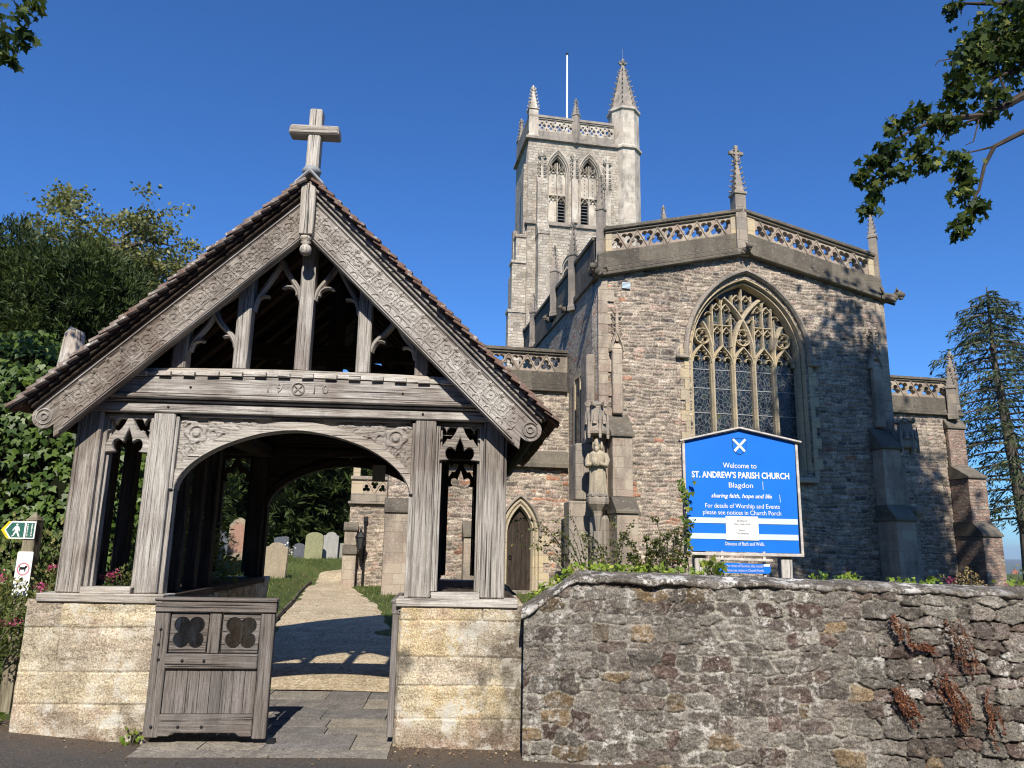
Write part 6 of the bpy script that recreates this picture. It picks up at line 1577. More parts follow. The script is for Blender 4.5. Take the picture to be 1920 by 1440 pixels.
shp = [(cxs - 0.07, zz + 0.075), (cxs + 0.07, zz + 0.075), (cxs + 0.068, zz - 0.01)] + bez((cxs + 0.068, zz - 0.01), (cxs + 0.06, zz - 0.06), (cxs + 0.03, zz - 0.075), (cxs, zz - 0.085), 6) + bez((cxs, zz - 0.085), (cxs - 0.03, zz - 0.075), (cxs - 0.06, zz - 0.06), (cxs - 0.068, zz - 0.01), 6)
sh.stroke(shp + [shp[0]], 0.004, -0.017, -0.012, 1); sh.build('shield_outline', mat_plain('navy_line', (0.01, 0.03, 0.12), 0.5), SG)
sh = MB(); sh.stroke([(cxs - 0.062, zz + 0.068), (cxs + 0.052, zz - 0.052)], 0.022, -0.0185, -0.012, 1); sh.stroke([(cxs + 0.062, zz + 0.068), (cxs - 0.052, zz - 0.052)], 0.022, -0.0225, -0.012, 1)
sh.build('saltire', WHITE, SG)
sc = MB(); sc.stroke([(0.492, 2.235), (0.492, 2.16), (0.50, 2.158)], 0.004, -0.016, -0.012, 1); sc.stroke([(0.652, 2.11), (0.658, 2.035)], 0.004, -0.016, -0.012, 1); sc.each('scratch', WHITE, SG)
S2 = empty('small_notice', (2.0, 7.4, 0), 1.5, 'narrow blue service times notice under a wooden rail below the welcome board', 'sign')
nb = [(0.02, 1.452), (0.52, 1.440), (0.522, 1.375), (0.505, 1.352), (0.04, 1.352), (0.018, 1.375)]
m = MB(); m.prism(nb, -0.03, -0.015); m.build('panel', BLUE, S2, 0.002)
MB().beam((-0.025, -0.02, 1.486), (0.545, -0.02, 1.476), 0.05, 0.024).build('rail', GREY, S2, 0.004)
st = MB()
for x in (0.06, 0.47): st.box(x - 0.012, x + 0.012, -0.014, 0.012, 1.30, 1.56, 2)
st.each('strap', GREY, S2)
PK = mat_plain('faded_pink_white', (0.66, 0.58, 0.62), 0.6)
text('For times of Services this month', 0.037, 'lettering', PK, S2, 0.27, -0.0315, 1.421, width=0.35); text('please see notice in Church Porch.', 0.037, 'lettering', PK, S2, 0.27, -0.0315, 1.380, width=0.37)
MB().box(0.452, 0.512, -0.034, -0.0315, 1.42, 1.441).build('tape', WHITE, S2)

FP = empty('footpath_signpost', (-4.42, 7.03, 0), 0, 'wooden fingerpost with green public footpath plate and white dog notice beside the lychgate', 'signpost')
m = MB(); m.box(-0.055, 0.055, 0, 0.11, -0.1, 1.72, 2, 0.002)
m.add([(-0.058, -0.003, 1.722), (0.058, -0.003, 1.722), (0.058, 0.113, 1.722), (-0.058, 0.113, 1.722), (0, 0.055, 1.80)], [(3, 2, 1, 0), (0, 1, 4), (1, 2, 4), (2, 3, 4), (3, 0, 4)])
m.build('post', mat_wood('signpost_wood', (0.06, 0.05, 0.035), (0.17, 0.145, 0.10), (0.28, 0.25, 0.18), (0.10, 0.09, 0.05), 0.5), FP, 0.004)
xa, xb, za, zb = -0.205, 0.058, 1.553, 1.712
PL = MB().prism([(xa + 0.012, zb), (xb, zb), (xb, za), (xa + 0.012, za), (xa - 0.052, (za + zb) / 2)], -0.010, -0.003).build('footpath_plate', WHITE, FP)
zm = (za + zb) / 2
MB().prism([(xa + 0.012, zb), (xa + 0.034, zb), (xa - 0.022, zm), (xa + 0.034, za), (xa + 0.012, za), (xa - 0.052, zm)], -0.0125, -0.0105).build('yellow_chevron', YELL, PL)
m = MB(); m.prism([(xa + 0.044, zb - 0.013), (-0.045, zb - 0.013), (-0.045, za + 0.013), (xa + 0.044, za + 0.013), (xa - 0.008, zm)], -0.0125, -0.0105); m.prism([(-0.027, zb - 0.013), (xb - 0.012, zb - 0.013), (xb - 0.012, za + 0.013), (-0.027, za + 0.013)], -0.0125, -0.0105)
m.each('green_field', SIGNG, PL)
wk = MB(); k = 0.98; ox, oz = -0.112, zm - 0.058
def W(p): return [(ox + a * 0.115, oz + b_ * 0.115) for a, b_ in p]
wk.prism(W([(0.0 + 0.085 * cos(t), 0.915 + 0.085 * sin(t)) for t in np.linspace(0, 2 * pi, 14)[:-1]]), -0.0145, -0.0127)
wk.prism(W([(-0.11, 0.80), (0.10, 0.80), (0.20, 0.70), (0.27, 0.42), (0.19, 0.38), (0.13, 0.58), (0.10, 0.42), (0.20, 0.22), (0.28, 0.04), (0.36, 0.0), (0.18, -0.02), (0.06, 0.22), (-0.02, 0.34), (-0.10, 0.18), (-0.20, 0.02), (-0.38, -0.02), (-0.36, 0.03), (-0.26, 0.07), (-0.20, 0.24), (-0.11, 0.44), (-0.13, 0.60), (-0.27, 0.42), (-0.34, 0.47), (-0.22, 0.68)]), -0.0145, -0.0127)
wk.build('walking_figure', WHITE, PL)
text('P\nU\nB\nL\nI\nC', 0.021, 'lettering', WHITE, PL, -0.012, -0.0135, zm, bold=0.0008, line=0.92); text('F\nO\nO\nT\nP\nA\nT\nH', 0.018, 'lettering', WHITE, PL, 0.026, -0.0135, zm, bold=0.0008, line=0.80)
D2 = MB().prism([(-0.062, 1.045), (0.066, 1.045), (0.072, 1.055), (0.072, 1.43), (0.062, 1.44), (-0.062, 1.44), (-0.072, 1.43), (-0.072, 1.055)], -0.010, -0.003).build('dog_notice', WHITE, FP)
MB().stroke(arc(0, 1.285, 0.052, 0, 360, 24), 0.012, -0.0135, -0.009, 1).build('red_ring', mat_plain('faded_red', (0.55, 0.20, 0.24), 0.5), D2)
dgm = MB(); dgm.prism([(-0.035, 1.262), (-0.028, 1.262), (-0.026, 1.28), (0.012, 1.28), (0.014, 1.262), (0.021, 1.262), (0.023, 1.29), (0.035, 1.303), (0.033, 1.312), (0.018, 1.315), (0.010, 1.302), (-0.03, 1.302), (-0.04, 1.315), (-0.043, 1.31), (-0.034, 1.295)], -0.0125, -0.0105)
dgm.build('dog_pictogram', IRON, D2)
text('CLEAN UP\nAFTER YOUR\nDOG', 0.026, 'lettering', GT, D2, 0, -0.0115, 1.15, width=0.11)

# ================================================================== GRAVESTONES
def stone_mat(name, c, l=0.35): return mat_ashlar(name, c, [x * 0.75 for x in c], [x * 0.35 for x in c], 5.0, 0.5, l, 9, 9, 0.0)
GM = {'buff': stone_mat('buff_gravestone', (0.34, 0.28, 0.20)), 'grey': stone_mat('grey_gravestone', (0.30, 0.29, 0.25)), 'green': stone_mat('mossy_gravestone', (0.27, 0.27, 0.15), 0.3), 'white': stone_mat('white_gravestone', (0.36, 0.355, 0.33), 0.25), 'dark': stone_mat('dark_gravestone', (0.11, 0.12, 0.14), 0.15), 'pink': stone_mat('pinkish_gravestone', (0.36, 0.22, 0.16), 0.2)}
def grave(x, y, wd, h, kind, mat, label, tilt=0, rz=0):
    z = float(hgt(x, y)); o = empty('gravestone', (x, y, z), rz, label, 'gravestone', 'gravestones in the churchyard')
    a = wd / 2
    if kind == 'round': p = [(a, -0.2), (a, h - a * 0.55)] + [(a * cos(t), h - a * 0.55 + a * 0.55 * sin(t)) for t in np.linspace(0.12, pi - 0.12, 14)] + [(-a, h - a * 0.55), (-a, -0.2)]
    elif kind == 'shoulder': p = [(a, -0.2), (a, h * 0.86)] + bez((a, h * 0.86), (a * 0.9, h * 0.90), (a * 0.72, h * 0.84), (a * 0.62, h * 0.93), 5) + bez((a * 0.6, h * 0.94), (a * 0.3, h * 1.02), (-a * 0.3, h * 1.02), (-a * 0.6, h * 0.94), 8) + bez((-a * 0.62, h * 0.93), (-a * 0.72, h * 0.84), (-a * 0.9, h * 0.90), (-a, h * 0.86), 5) + [(-a, -0.2)]
    elif kind == 'point': p = [(a, -0.2), (a, h * 0.82), (a * 0.55, h * 0.95), (0.15 * a, h), (-0.15 * a, h), (-a * 0.55, h * 0.95), (-a, h * 0.82), (-a, -0.2)]
    else: p = [(a, -0.2), (a, h * 0.95), (a * 0.6, h), (-a * 0.5, h * 0.98), (-a, h * 0.93), (-a, -0.2)]
    s = MB(); s.prism(p, -0.055, 0.055); so = s.build('slab', mat, o, 0.012); so.rotation_euler = (radians(-tilt), radians(random.uniform(-2, 2)), 0)
    if kind in ('point', 'round') and mat is not GM['dark']:
        q = [(x_ * 0.80, (z_ - 0.3) * 0.86 + 0.3 if z_ > 0 else 0.25) for x_, z_ in p]
        s2 = MB(); s2.prism(q, -0.060, -0.050); so2 = s2.build('inscribed_face', GM['pink'] if kind == 'point' else mat, o); so2.rotation_euler = so.rotation_euler
    return o
grave(-6.15, 20.2, 0.62, 0.92, 'shoulder', GM['buff'], 'buff lichened gravestone with curved shoulders, nearest to the gravel path', 4, -4)
grave(-8.95, 25.2, 0.62, 1.38, 'point', GM['buff'], 'tall pointed gravestone with a reddish face', 1, 3)
grave(-9.75, 25.3, 0.66, 0.62, 'round', GM['grey'], 'low grey round-topped gravestone left of the tall pointed one', 2, 0)
grave(-7.55, 22.5, 0.40, 1.15, 'round', GM['grey'], 'narrow upright grey gravestone behind the lychgate rear post', 0, 2)
grave(-7.30, 28.6, 0.66, 0.98, 'round', GM['green'], 'greenish mossy round-topped gravestone on the far bank', 2, 4)
grave(-6.86, 29.4, 0.58, 1.02, 'shoulder', GM['white'], 'pale shouldered gravestone behind the mossy round one', 0, 2)
grave(-6.55, 29.8, 0.30, 0.62, 'flat', GM['grey'], 'small flat-topped gravestone at the right end of the far row', 0, 2)
grave(-8.55, 28.8, 0.55, 0.82, 'flat', GM['dark'], 'dark polished flat-topped gravestone behind the white flowers', 0, 3)
grave(-8.0, 29.2, 0.42, 0.58, 'round', GM['dark'], 'small dark rounded gravestone right of the polished one', 0, 3)
grave(-9.6, 29.3, 0.50, 0.75, 'flat', GM['white'], 'white flat-topped gravestone behind the buff one', 0, 0)
grave(-5.85, 28.2, 0.42, 0.66, 'round', GM['pink'], 'short brown gravestone beside the porch wall', 0, 5)
grave(-11.2, 29.5, 0.6, 0.9, 'round', GM['dark'], 'dark rounded gravestone in the shade under the yews', 0, 5)
grave(-10.6, 29.0, 0.5, 0.66, 'flat', GM['dark'], 'low dark flat gravestone in the shade under the yews', 0, 5)

# ================================================================== VEGETATION
RG = np.random.default_rng(11)
def shell(n, c, r, inner=0.75, zmin=None, front=None):
    """points through the outer part of an ellipsoid, with the outward direction"""
    d = RG.normal(size=(n, 3)); d /= np.linalg.norm(d, axis=1)[:, None]
    rr = inner + (1 - inner) * RG.random(n) ** 0.6
    lump = 1 + 0.22 * (fbm(d[:, 0] * 2.3 + c[0], d[:, 2] * 2.3 + d[:, 1] * 1.7 + c[2], 3, 3) - 0.5) * 2
    p = np.array(c) + d * np.array(r) * (rr * lump)[:, None]
    nrm = d / np.array(r); nrm /= np.linalg.norm(nrm, axis=1)[:, None]
    if zmin is not None: k = p[:, 2] > zmin; p, nrm = p[k], nrm[k]
    return p, nrm
def blob_mesh(name, mat, parent, c, r, seed, amp=0.2, n=40):
    th = np.linspace(0, pi, n); ph = np.linspace(0, 2 * pi, 2 * n, endpoint=False); T_, P_ = np.meshgrid(th, ph, indexing='ij')
    d = np.stack([np.sin(T_) * np.cos(P_), np.sin(T_) * np.sin(P_), np.cos(T_)], -1)
    k = 1 + amp * 2 * (fbm(d[..., 0] * 2.5 + seed, d[..., 2] * 2.5 + d[..., 1] * 2, seed, 4) - 0.5)
    V = (np.array(c) + d * np.array(r) * k[..., None]).reshape(-1, 3); m2 = 2 * n
    Q = [(i * m2 + j, (i + 1) * m2 + j, (i + 1) * m2 + (j + 1) % m2, i * m2 + (j + 1) % m2) for i in range(n - 1) for j in range(m2)]
    return finish(mesh_np(V, np.array(Q)), name, mat, parent, None, 0, True)
IVY = mat_leaf('ivy_leaf', (0.035, 0.070, 0.012), (0.11, 0.17, 0.028), (0.26, 0.30, 0.05), 0.45, 0.25, 0.3)
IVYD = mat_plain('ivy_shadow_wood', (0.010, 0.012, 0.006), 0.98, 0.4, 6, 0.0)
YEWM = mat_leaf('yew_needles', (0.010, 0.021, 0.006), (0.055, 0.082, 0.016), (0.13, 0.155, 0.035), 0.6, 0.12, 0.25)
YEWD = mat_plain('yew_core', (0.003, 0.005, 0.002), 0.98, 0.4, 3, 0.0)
OAKL = mat_leaf('holm_leaf', (0.085, 0.10, 0.025), (0.18, 0.18, 0.05), (0.30, 0.26, 0.09), 0.5, 0.25, 0.5)
SPR = mat_leaf('spruce_needles', (0.022, 0.036, 0.013), (0.06, 0.082, 0.03), (0.11, 0.125, 0.05), 0.6, 0.1, 0.25)
SYC = mat_leaf('sycamore_leaf', (0.020, 0.040, 0.008), (0.065, 0.098, 0.018), (0.20, 0.21, 0.05), 0.6, 0.30, 0.2)
VAL = mat_leaf('valerian_leaf', (0.07, 0.10, 0.03), (0.16, 0.19, 0.06), (0.30, 0.27, 0.10), 0.5, 0.3)
PINKF = mat_leaf('pink_blossom', (0.30, 0.035, 0.11), (0.52, 0.09, 0.22), (0.62, 0.2, 0.33), 0.6, 0.3)
COT = mat_leaf('cotoneaster_leaf', (0.04, 0.06, 0.018), (0.10, 0.12, 0.03), (0.24, 0.22, 0.06), 0.45, 0.25)
GCOV = mat_leaf('bright_ivy_leaf', (0.10, 0.17, 0.02), (0.26, 0.36, 0.05), (0.45, 0.50, 0.10), 0.4, 0.35)
DRY = mat_leaf('dry_seedhead', (0.15, 0.10, 0.04), (0.30, 0.22, 0.09), (0.42, 0.34, 0.17), 0.7, 0.2)
RUST = mat_leaf('dried_fern', (0.10, 0.032, 0.014), (0.20, 0.075, 0.036), (0.30, 0.15, 0.08), 0.8, 0.1)

# ivy-smothered stump left of the lychgate
iv = empty('ivy_covered_stump', (-7.3, 10.2, 0), 0, 'large mound of glossy ivy smothering a broken stump left of the lychgate', 'ivy')
for k, (c, r) in enumerate((((0, 0, 1.9), (2.15, 1.3, 2.45)), ((1.5, 0.1, 1.5), (1.1, 1.0, 2.1)), ((-2.2, 0.3, 1.9), (1.6, 1.3, 2.6)))):
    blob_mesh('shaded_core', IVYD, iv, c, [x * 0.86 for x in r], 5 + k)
P_, N_ = [], []
for c, r, n in (((0, 0, 1.9), (2.15, 1.3, 2.45), 17000), ((1.5, 0.1, 1.5), (1.1, 1.0, 2.1), 8500), ((-2.2, 0.3, 1.9), (1.6, 1.3, 2.6), 9000)):
    p, nn = shell(n, c, r, 0.86, -0.1); k = nn[:, 1] < 0.5; P_.append(p[k]); N_.append(nn[k])
P_ = np.concatenate(P_); N_ = np.concatenate(N_); Dn = np.stack([RG.normal(size=len(P_)) * 0.5, N_[:, 1] * 0.5, -np.ones(len(P_))], 1)
leaves('ivy_leaves', IVY, iv, P_, IVYL, 0.082, Dn, N_ + np.array((0, -0.25, 0.5)), 4, 0.42, np.clip(RG.random(len(P_)) * 0.75 + 0.35 * (fbm(P_[:, 0] * 1.5, P_[:, 2] * 1.5, 9, 3) - 0.3), 0, 1))
stp = MB(); stp.tube([(1.72, -0.75, 3.2), (1.62, -0.85, 3.7), (1.60, -0.80, 4.15), (1.5, -0.75, 4.25)], [0.16, 0.15, 0.12, 0.02], 8); stp.tube([(1.9, -0.8, 3.1), (1.86, -0.88, 3.6), (1.9, -0.86, 3.85)], [0.12, 0.12, 0.05], 7)
stp.each('broken_wood', mat_wood('bleached_stump', (0.15, 0.12, 0.09), (0.40, 0.36, 0.31), (0.58, 0.55, 0.50), (0.2, 0.14, 0.09), 0.5, 18), iv)

NEEDW = NEED * np.array((1.25, 1))
def conifer_mass(name, loc, lobes, label, cat, n_per, size, mat, core, seed, group=None, trunk=True, leafshape=NEEDW, spray_len=0.62):
    o = empty(name, loc, 0, label, cat, group)
    P_, N_, B_ = [], [], []
    for k, (c, r) in enumerate(lobes):
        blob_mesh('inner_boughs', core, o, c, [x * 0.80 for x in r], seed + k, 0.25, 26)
        n = int(n_per * (r[0] * r[2] + r[0] * r[1]) / 20)
        p, nn = shell(n, c, r, 0.80)
        if not spray_len: P_.append(p.repeat(20, 0) + RG.normal(size=(n * 20 if len(p) == n else len(p) * 20, 3)) * 0.09); N_.append(nn.repeat(20, 0)); continue
        d = nn + np.array((0, 0, 0.35)) + RG.normal(size=nn.shape) * 0.45; d /= np.linalg.norm(d, axis=1)[:, None]
        t = RG.random((len(p), 20, 1)); L = spray_len * RG.uniform(0.6, 1.3, (len(p), 1, 1))
        side = RG.normal(size=(len(p), 20, 3)); q = p[:, None, :] + d[:, None, :] * t * L - np.array((0, 0, 1.0)) * (t ** 2) * L * 0.35 + side * 0.10 * (1 - t * 0.7) * spray_len
        P_.append(q.reshape(-1, 3)); N_.append((d[:, None, :] * 1.0 + side * 0.45 - np.array((0, 0, 0.5)) * t).reshape(-1, 3)); B_.append(np.repeat(RG.random(len(p)), 20))
    P_ = np.concatenate(P_); N_ = np.concatenate(N_)
    br = np.concatenate(B_) if B_ else RG.random(len(P_))
    r_ = np.clip(0.05 + 0.25 * RG.random(len(P_)) + 0.5 * br + 0.5 * (fbm(P_[:, 0] * 1.3, P_[:, 2] * 1.3 + P_[:, 1], seed, 3) - 0.4), 0, 1)
    leaves('crown', mat, o, P_, leafshape, size, N_ + np.array((0, 0, 0.55)), None, seed, 0.45, r_)
    if trunk: MB().tube([(0, 0, -0.6), (0.1, 0, 1.5), (0, 0, 3.0)], [0.4, 0.33, 0.3], 9).build('trunk', BARKD, o)
    return o
yl = []
for i in range(26):
    a = RG.uniform(0, 2 * pi); rr = RG.uniform(1.6, 3.3); z = RG.uniform(2.3, 6.5); sc_ = 1 - (z - 2.3) / 8
    yl.append(((cos(a) * rr * sc_ * 1.12, sin(a) * rr * 0.9 * sc_, z), (RG.uniform(1.0, 1.5), RG.uniform(1.0, 1.4), RG.uniform(1.2, 1.8))))
yl += [((0, 0, 4.3), (2.8, 2.5, 3.6)), ((-1.2, -0.5, 7.1), (1.3, 1.2, 1.35)), ((0.3, 0.2, 6.8), (1.1, 1.1, 1.3)), ((1.5, -0.4, 5.7), (1.1, 1.1, 1.2)), ((2.4, -0.2, 4.5), (1.0, 1.1, 1.2)), ((-3.0, 0, 7.0), (1.5, 1.4, 1.6))]
conifer_mass('yew_tree', (-11.1, 17.6, 0.2), yl, 'broad dark green yew behind the ivy mound, left of the lychgate roof', 'tree', 3300, 0.125, YEWM, YEWD, 21)
for k, (x, y, s, lab) in enumerate(((-9.6, 37.5, 1.15, 'dark yew directly behind the gravestones, seen through the lychgate arch'), (-14.8, 36.0, 1.1, 'dark yew at the left end of the row behind the gravestones'), (-5.0, 39.5, 1.25, 'lighter feathery yew rising beside the porch corner behind the graves'))):
    lob = [((0, 0, 3.0 * s), (3.0 * s, 2.6 * s, 3.6 * s))] + [((cos(a) * 2.3 * s, sin(a) * 2.0 * s - 0.4, z * s), (1.25 * s, 1.2 * s, 1.35 * s)) for a, z in zip(RG.uniform(0, 2 * pi, 13), RG.uniform(0.9, 6.2, 13))]
    conifer_mass('yew_tree', (x, y, float(hgt(x, y))), lob, lab, 'tree', 520, 0.36, YEWM if k < 2 else SPR, YEWD, 40 + k, 'yews behind the graves')
# hedge-like shrub between yew and ivy, and dark shrubs left of the yard
conifer_mass('laurel_bush', (-8.2, 13.2, 0.1), [((0, 0, 2.2), (1.9, 1.3, 2.5)), ((-2.2, 0.2, 2.6), (1.7, 1.3, 2.6)), ((-4.3, 0.2, 2.6), (1.7, 1.3, 2.5))], 'dull green bush between the ivy mound and the yew', 'bush', 520, 0.15, IVY, IVYD, 60, None, True, LEAFQ, 0)

def branchy(o, base, h, spread, nb, seed, mat, leafmat, leafn, lsize, cl_r, zlo=0.35, flat=0.5, shape=LEAFQ, thick=0.22):
    rg = np.random.default_rng(seed); tb = MB(); tips = []
    top = Vector((rg.uniform(-.6, .6), rg.uniform(-.3, .3), h * 0.86))
    tr = [Vector((0, 0, -0.5)), Vector((0.1, 0, h * 0.25)), Vector((top.x * 0.4, top.y * 0.4, h * 0.55)), top]
    tb.tube(tr, [thick, thick * 0.8, thick * 0.55, thick * 0.12], 9)
    for i in range(nb):
        t = zlo + (0.95 - zlo) * (i + rg.random()) / nb; a = i * 2.4 + rg.uniform(-.5, .5)
        p0 = tr[1].lerp(tr[2], (t - .25) / .3) if t < .55 else tr[2].lerp(tr[3], (t - .55) / .45)
        L = spread * (1.15 - 0.65 * t) * rg.uniform(0.6, 1.1)
        p1 = p0 + Vector((cos(a) * L * 0.5, sin(a) * L * 0.5, L * 0.28)); p2 = p0 + Vector((cos(a + .2) * L, sin(a + .2) * L, L * rg.uniform(0.30, 0.62)))
        tb.tube([p0, p1, p2], [thick * 0.35, thick * 0.22, thick * 0.07], 6)
        for j in range(3):
            q = p1.lerp(p2, rg.random()); e = q + Vector((rg.normal() * 0.6, rg.normal() * 0.6, rg.uniform(0.1, 0.8))) * (L * 0.28)
            tb.tube([q, q.lerp(e, .5) + Vector((0, 0, .1)), e], [thick * 0.12, thick * 0.08, thick * 0.03], 5); tips.append(e)
        tips.append(p2)
    tb.build('trunk', mat, o)
    C = []
    for t in tips:
        for s in range(3):
            c = np.array(t) + rg.normal(size=3) * cl_r * 0.8 * np.array((1, 1, flat)); n = int(leafn * rg.uniform(.5, 1.4))
            C.append(c + rg.normal(size=(n, 3)) * cl_r * 0.42 * np.array((1, 1, flat)))
    C = np.concatenate(C)
    leaves('crown', leafmat, o, C, shape, lsize, None, None, seed, 0.6, np.clip(rg.random(len(C)) * .8 + .3 * (fbm(C[:, 0], C[:, 2], seed, 2) - .3), 0, 1))
ot = empty('open_crowned_tree', (-15.6, 28.0, 0.6), 0, 'tall open-crowned tree with pale olive leaves and bare limbs behind the yew', 'tree')
branchy(ot, None, 15.0, 4.4, 22, 33, BARK, OAKL, 85, 0.17, 0.62, 0.45, 0.55, LEAFQ, 0.28)

# tall spruce beyond the church
sp_ = empty('spruce_tree', (21.5, 32.0, -0.6), 0, 'tall ragged spruce with drooping boughs and a bare lower trunk right of the church', 'tree')
rg = np.random.default_rng(8); tb = MB(); H_ = 13.9
trk = [(0.25, 0, -0.8), (0.35, 0, 3), (0.05, 0, 7), (-0.2, 0, 10.5), (-0.15, 0, H_)]
tb.tube(trk, [0.36, 0.30, 0.22, 0.13, 0.02], 10); C = []; Dd = []
for i in range(92):
    z = 3.4 + (H_ - 0.3 - 3.4) * (i / 91) ** 0.85; a = i * 2.39996 + rg.uniform(-.3, .3)
    t_ = (z - 3.4) / (H_ - 3.4); L = (4.3 * (1 - t_) ** 0.7 + 0.5) * rg.uniform(0.6, 1.12) * (0.55 if z < 4.6 else 1)
    x0 = np.interp(z, [p[2] for p in trk], [p[0] for p in trk]); dirv = np.array((cos(a), sin(a), 0))
    pts = [np.array((x0, 0, z)) + dirv * L * s + np.array((0, 0, 0.10 * L * s - 0.42 * L * s * s + (0.16 * L * s ** 4))) for s in (0, .3, .6, .85, 1)]
    tb.tube(pts, [0.055, 0.045, 0.032, 0.02, 0.008], 5)
    for k in range(int(125 * (0.5 + L / 3.4))):
        s = 0.18 + 0.82 * rg.random() ** 0.8; q = np.array([np.interp(s, (0, .3, .6, .85, 1), [p[j] for p in pts]) for j in range(3)])
        side = np.cross(dirv, (0, 0, 1)) * rg.choice((-1, 1)); w_ = (1 - 0.6 * s) * L * 0.32
        C.append(q + side * rg.random() * w_ - np.array((0, 0, rg.random() ** 1.5 * 0.42))); Dd.append(dirv * 0.6 + side * 0.8 + np.array((0, 0, -0.75)))
tb.build('trunk', BARK, sp_)
leaves('crown', SPR, sp_, np.array(C), NEED * np.array((1.3, 1)), 0.20, np.array(Dd), None, 8, 0.35)

# sycamore whose boughs hang into the top right; its crown shades the chancel
sy = empty('sycamore_tree', (0, 0, 0), 0, 'sycamore with drooping leafy boughs hanging into the top right of the view', 'tree')
tb = MB()
tb.tube([(10.9, 4.3, -0.6), (10.9, 4.4, 3), (10.8, 4.8, 8), (10.5, 5.2, 12.5), (10.3, 5.3, 17.5)], [0.5, 0.42, 0.36, 0.25, 0.06], 10)
limbs = [([(10.8, 4.8, 7.6), (9.6, 6.2, 8.6), (8.2, 7.4, 7.7), (6.06, 8.0, 6.95), (5.70, 8.0, 6.74), (5.53, 8.0, 6.67), (5.27, 8.0, 6.64), (5.0, 8.0, 6.61), (4.70, 8.0, 6.47), (4.53, 8.0, 6.38)], 0.075, 0.010),
         ([(10.75, 4.9, 8.4), (9.5, 6.4, 9.6), (8.0, 7.6, 8.3), (6.11, 8.0, 7.32), (5.76, 8.0, 7.19), (5.44, 8.0, 6.89)], 0.06, 0.010),
         ([(9.6, 6.2, 8.6), (8.0, 7.5, 7.4), (6.0, 8.0, 6.47), (5.63, 8.0, 6.27), (5.52, 8.05, 6.05), (5.39, 8.0, 5.72), (5.19, 8.0, 5.40), (5.12, 8.0, 5.2)], 0.042, 0.006),
         ([(9.5, 6.4, 9.6), (8.0, 7.7, 9.1), (6.22, 8.0, 8.21), (5.66, 8.0, 8.20), (5.33, 8.0, 8.2)], 0.06, 0.008),
         ([(5.53, 8.0, 6.67), (5.28, 8.0, 6.55), (5.06, 8.0, 6.43), (4.96, 8.0, 6.25)], 0.018, 0.006), ([(5.63, 8.0, 6.27), (5.38, 8.0, 6.20), (5.24, 8.0, 6.17)], 0.014, 0.005),
         ([(5.5, 8.0, 6.66), (5.39, 8.0, 6.33), (5.29, 8.0, 6.28)], 0.010, 0.005), ([(4.53, 8.0, 6.38), (4.40, 8.0, 6.1), (4.28, 8.0, 5.76), (4.16, 8.0, 5.55)], 0.014, 0.005),
         ([(5.5, 8, 7.45), (5.25, 8.0, 7.43), (5.08, 8.0, 7.39), (5.04, 8.0, 7.33)], 0.010, 0.005), ([(4.6, 8, 6.4), (4.36, 8, 6.25), (4.19, 8.0, 6.05), (4.03, 8.0, 5.86)], 0.012, 0.004), ([(4.95, 8, 6.55), (4.75, 8.0, 6.66), (4.45, 8.0, 6.5)], 0.010, 0.004), ([(5.9, 8, 6.8), (5.8, 8.0, 7.2), (5.79, 8.0, 7.6), (5.95, 8, 7.9)], 0.02, 0.008), ([(5.62, 8.0, 6.72), (5.72, 8, 6.86), (5.72, 8.0, 6.98)], 0.010, 0.005)]
for pts, r0, r1 in limbs: tb.tube(pts, list(np.linspace(r0, r1, len(pts))), 7)
CL = [(5.32, 8.0, 8.12, 0.07), (6.07, 8.0, 8.12, 0.26), (5.95, 8.0, 7.78, 0.31), (5.79, 8.0, 7.47, 0.17), (5.47, 8.0, 7.58, 0.16), (5.35, 8.0, 7.25, 0.14), (5.36, 8.0, 6.98, 0.14), (5.17, 8.0, 6.91, 0.09), (5.7, 8.0, 6.92, 0.13), (5.59, 8.0, 6.67, 0.07), (4.68, 8.0, 6.65, 0.11), (4.45, 8.0, 6.51, 0.09), (4.85, 8.0, 6.74, 0.06), (5.0, 8.0, 6.61, 0.1), (5.16, 8.0, 6.57, 0.09), (4.36, 8.0, 6.2, 0.14), (4.36, 8.0, 5.94, 0.13), (4.78, 8.0, 6.25, 0.14), (4.8, 8.0, 6.03, 0.09), (4.03, 8.0, 5.86, 0.07), (4.19, 8.0, 6.06, 0.06), (4.18, 8.0, 5.7, 0.08), (4.08, 8.0, 5.46, 0.08), (4.55, 8.0, 5.9, 0.06), (5.19, 8.0, 6.11, 0.1), (5.25, 8.0, 5.91, 0.1), (5.2, 8.0, 5.67, 0.09), (5.15, 8.0, 5.33, 0.09), (5.35, 8.0, 5.53, 0.07), (5.11, 8.0, 5.16, 0.05), (5.57, 8.0, 7.72, 0.09), (6.08, 8.0, 7.45, 0.2), (5.5, 8.0, 7.40, 0.14), (5.3, 8.0, 7.1, 0.12), (6.3, 8.1, 7.9, 0.4), (6.7, 8, 7.6, 0.4), (7.2, 7.9, 8.2, 0.5)]
C = []
for x, y, z, r in CL:
    n = int(34 + 1700 * r * r * 1.3) ; C.append(np.array((x, y, z)) + RG.normal(size=(n, 3)) * np.array((r * 0.62, r * 0.8, r * 0.62)))
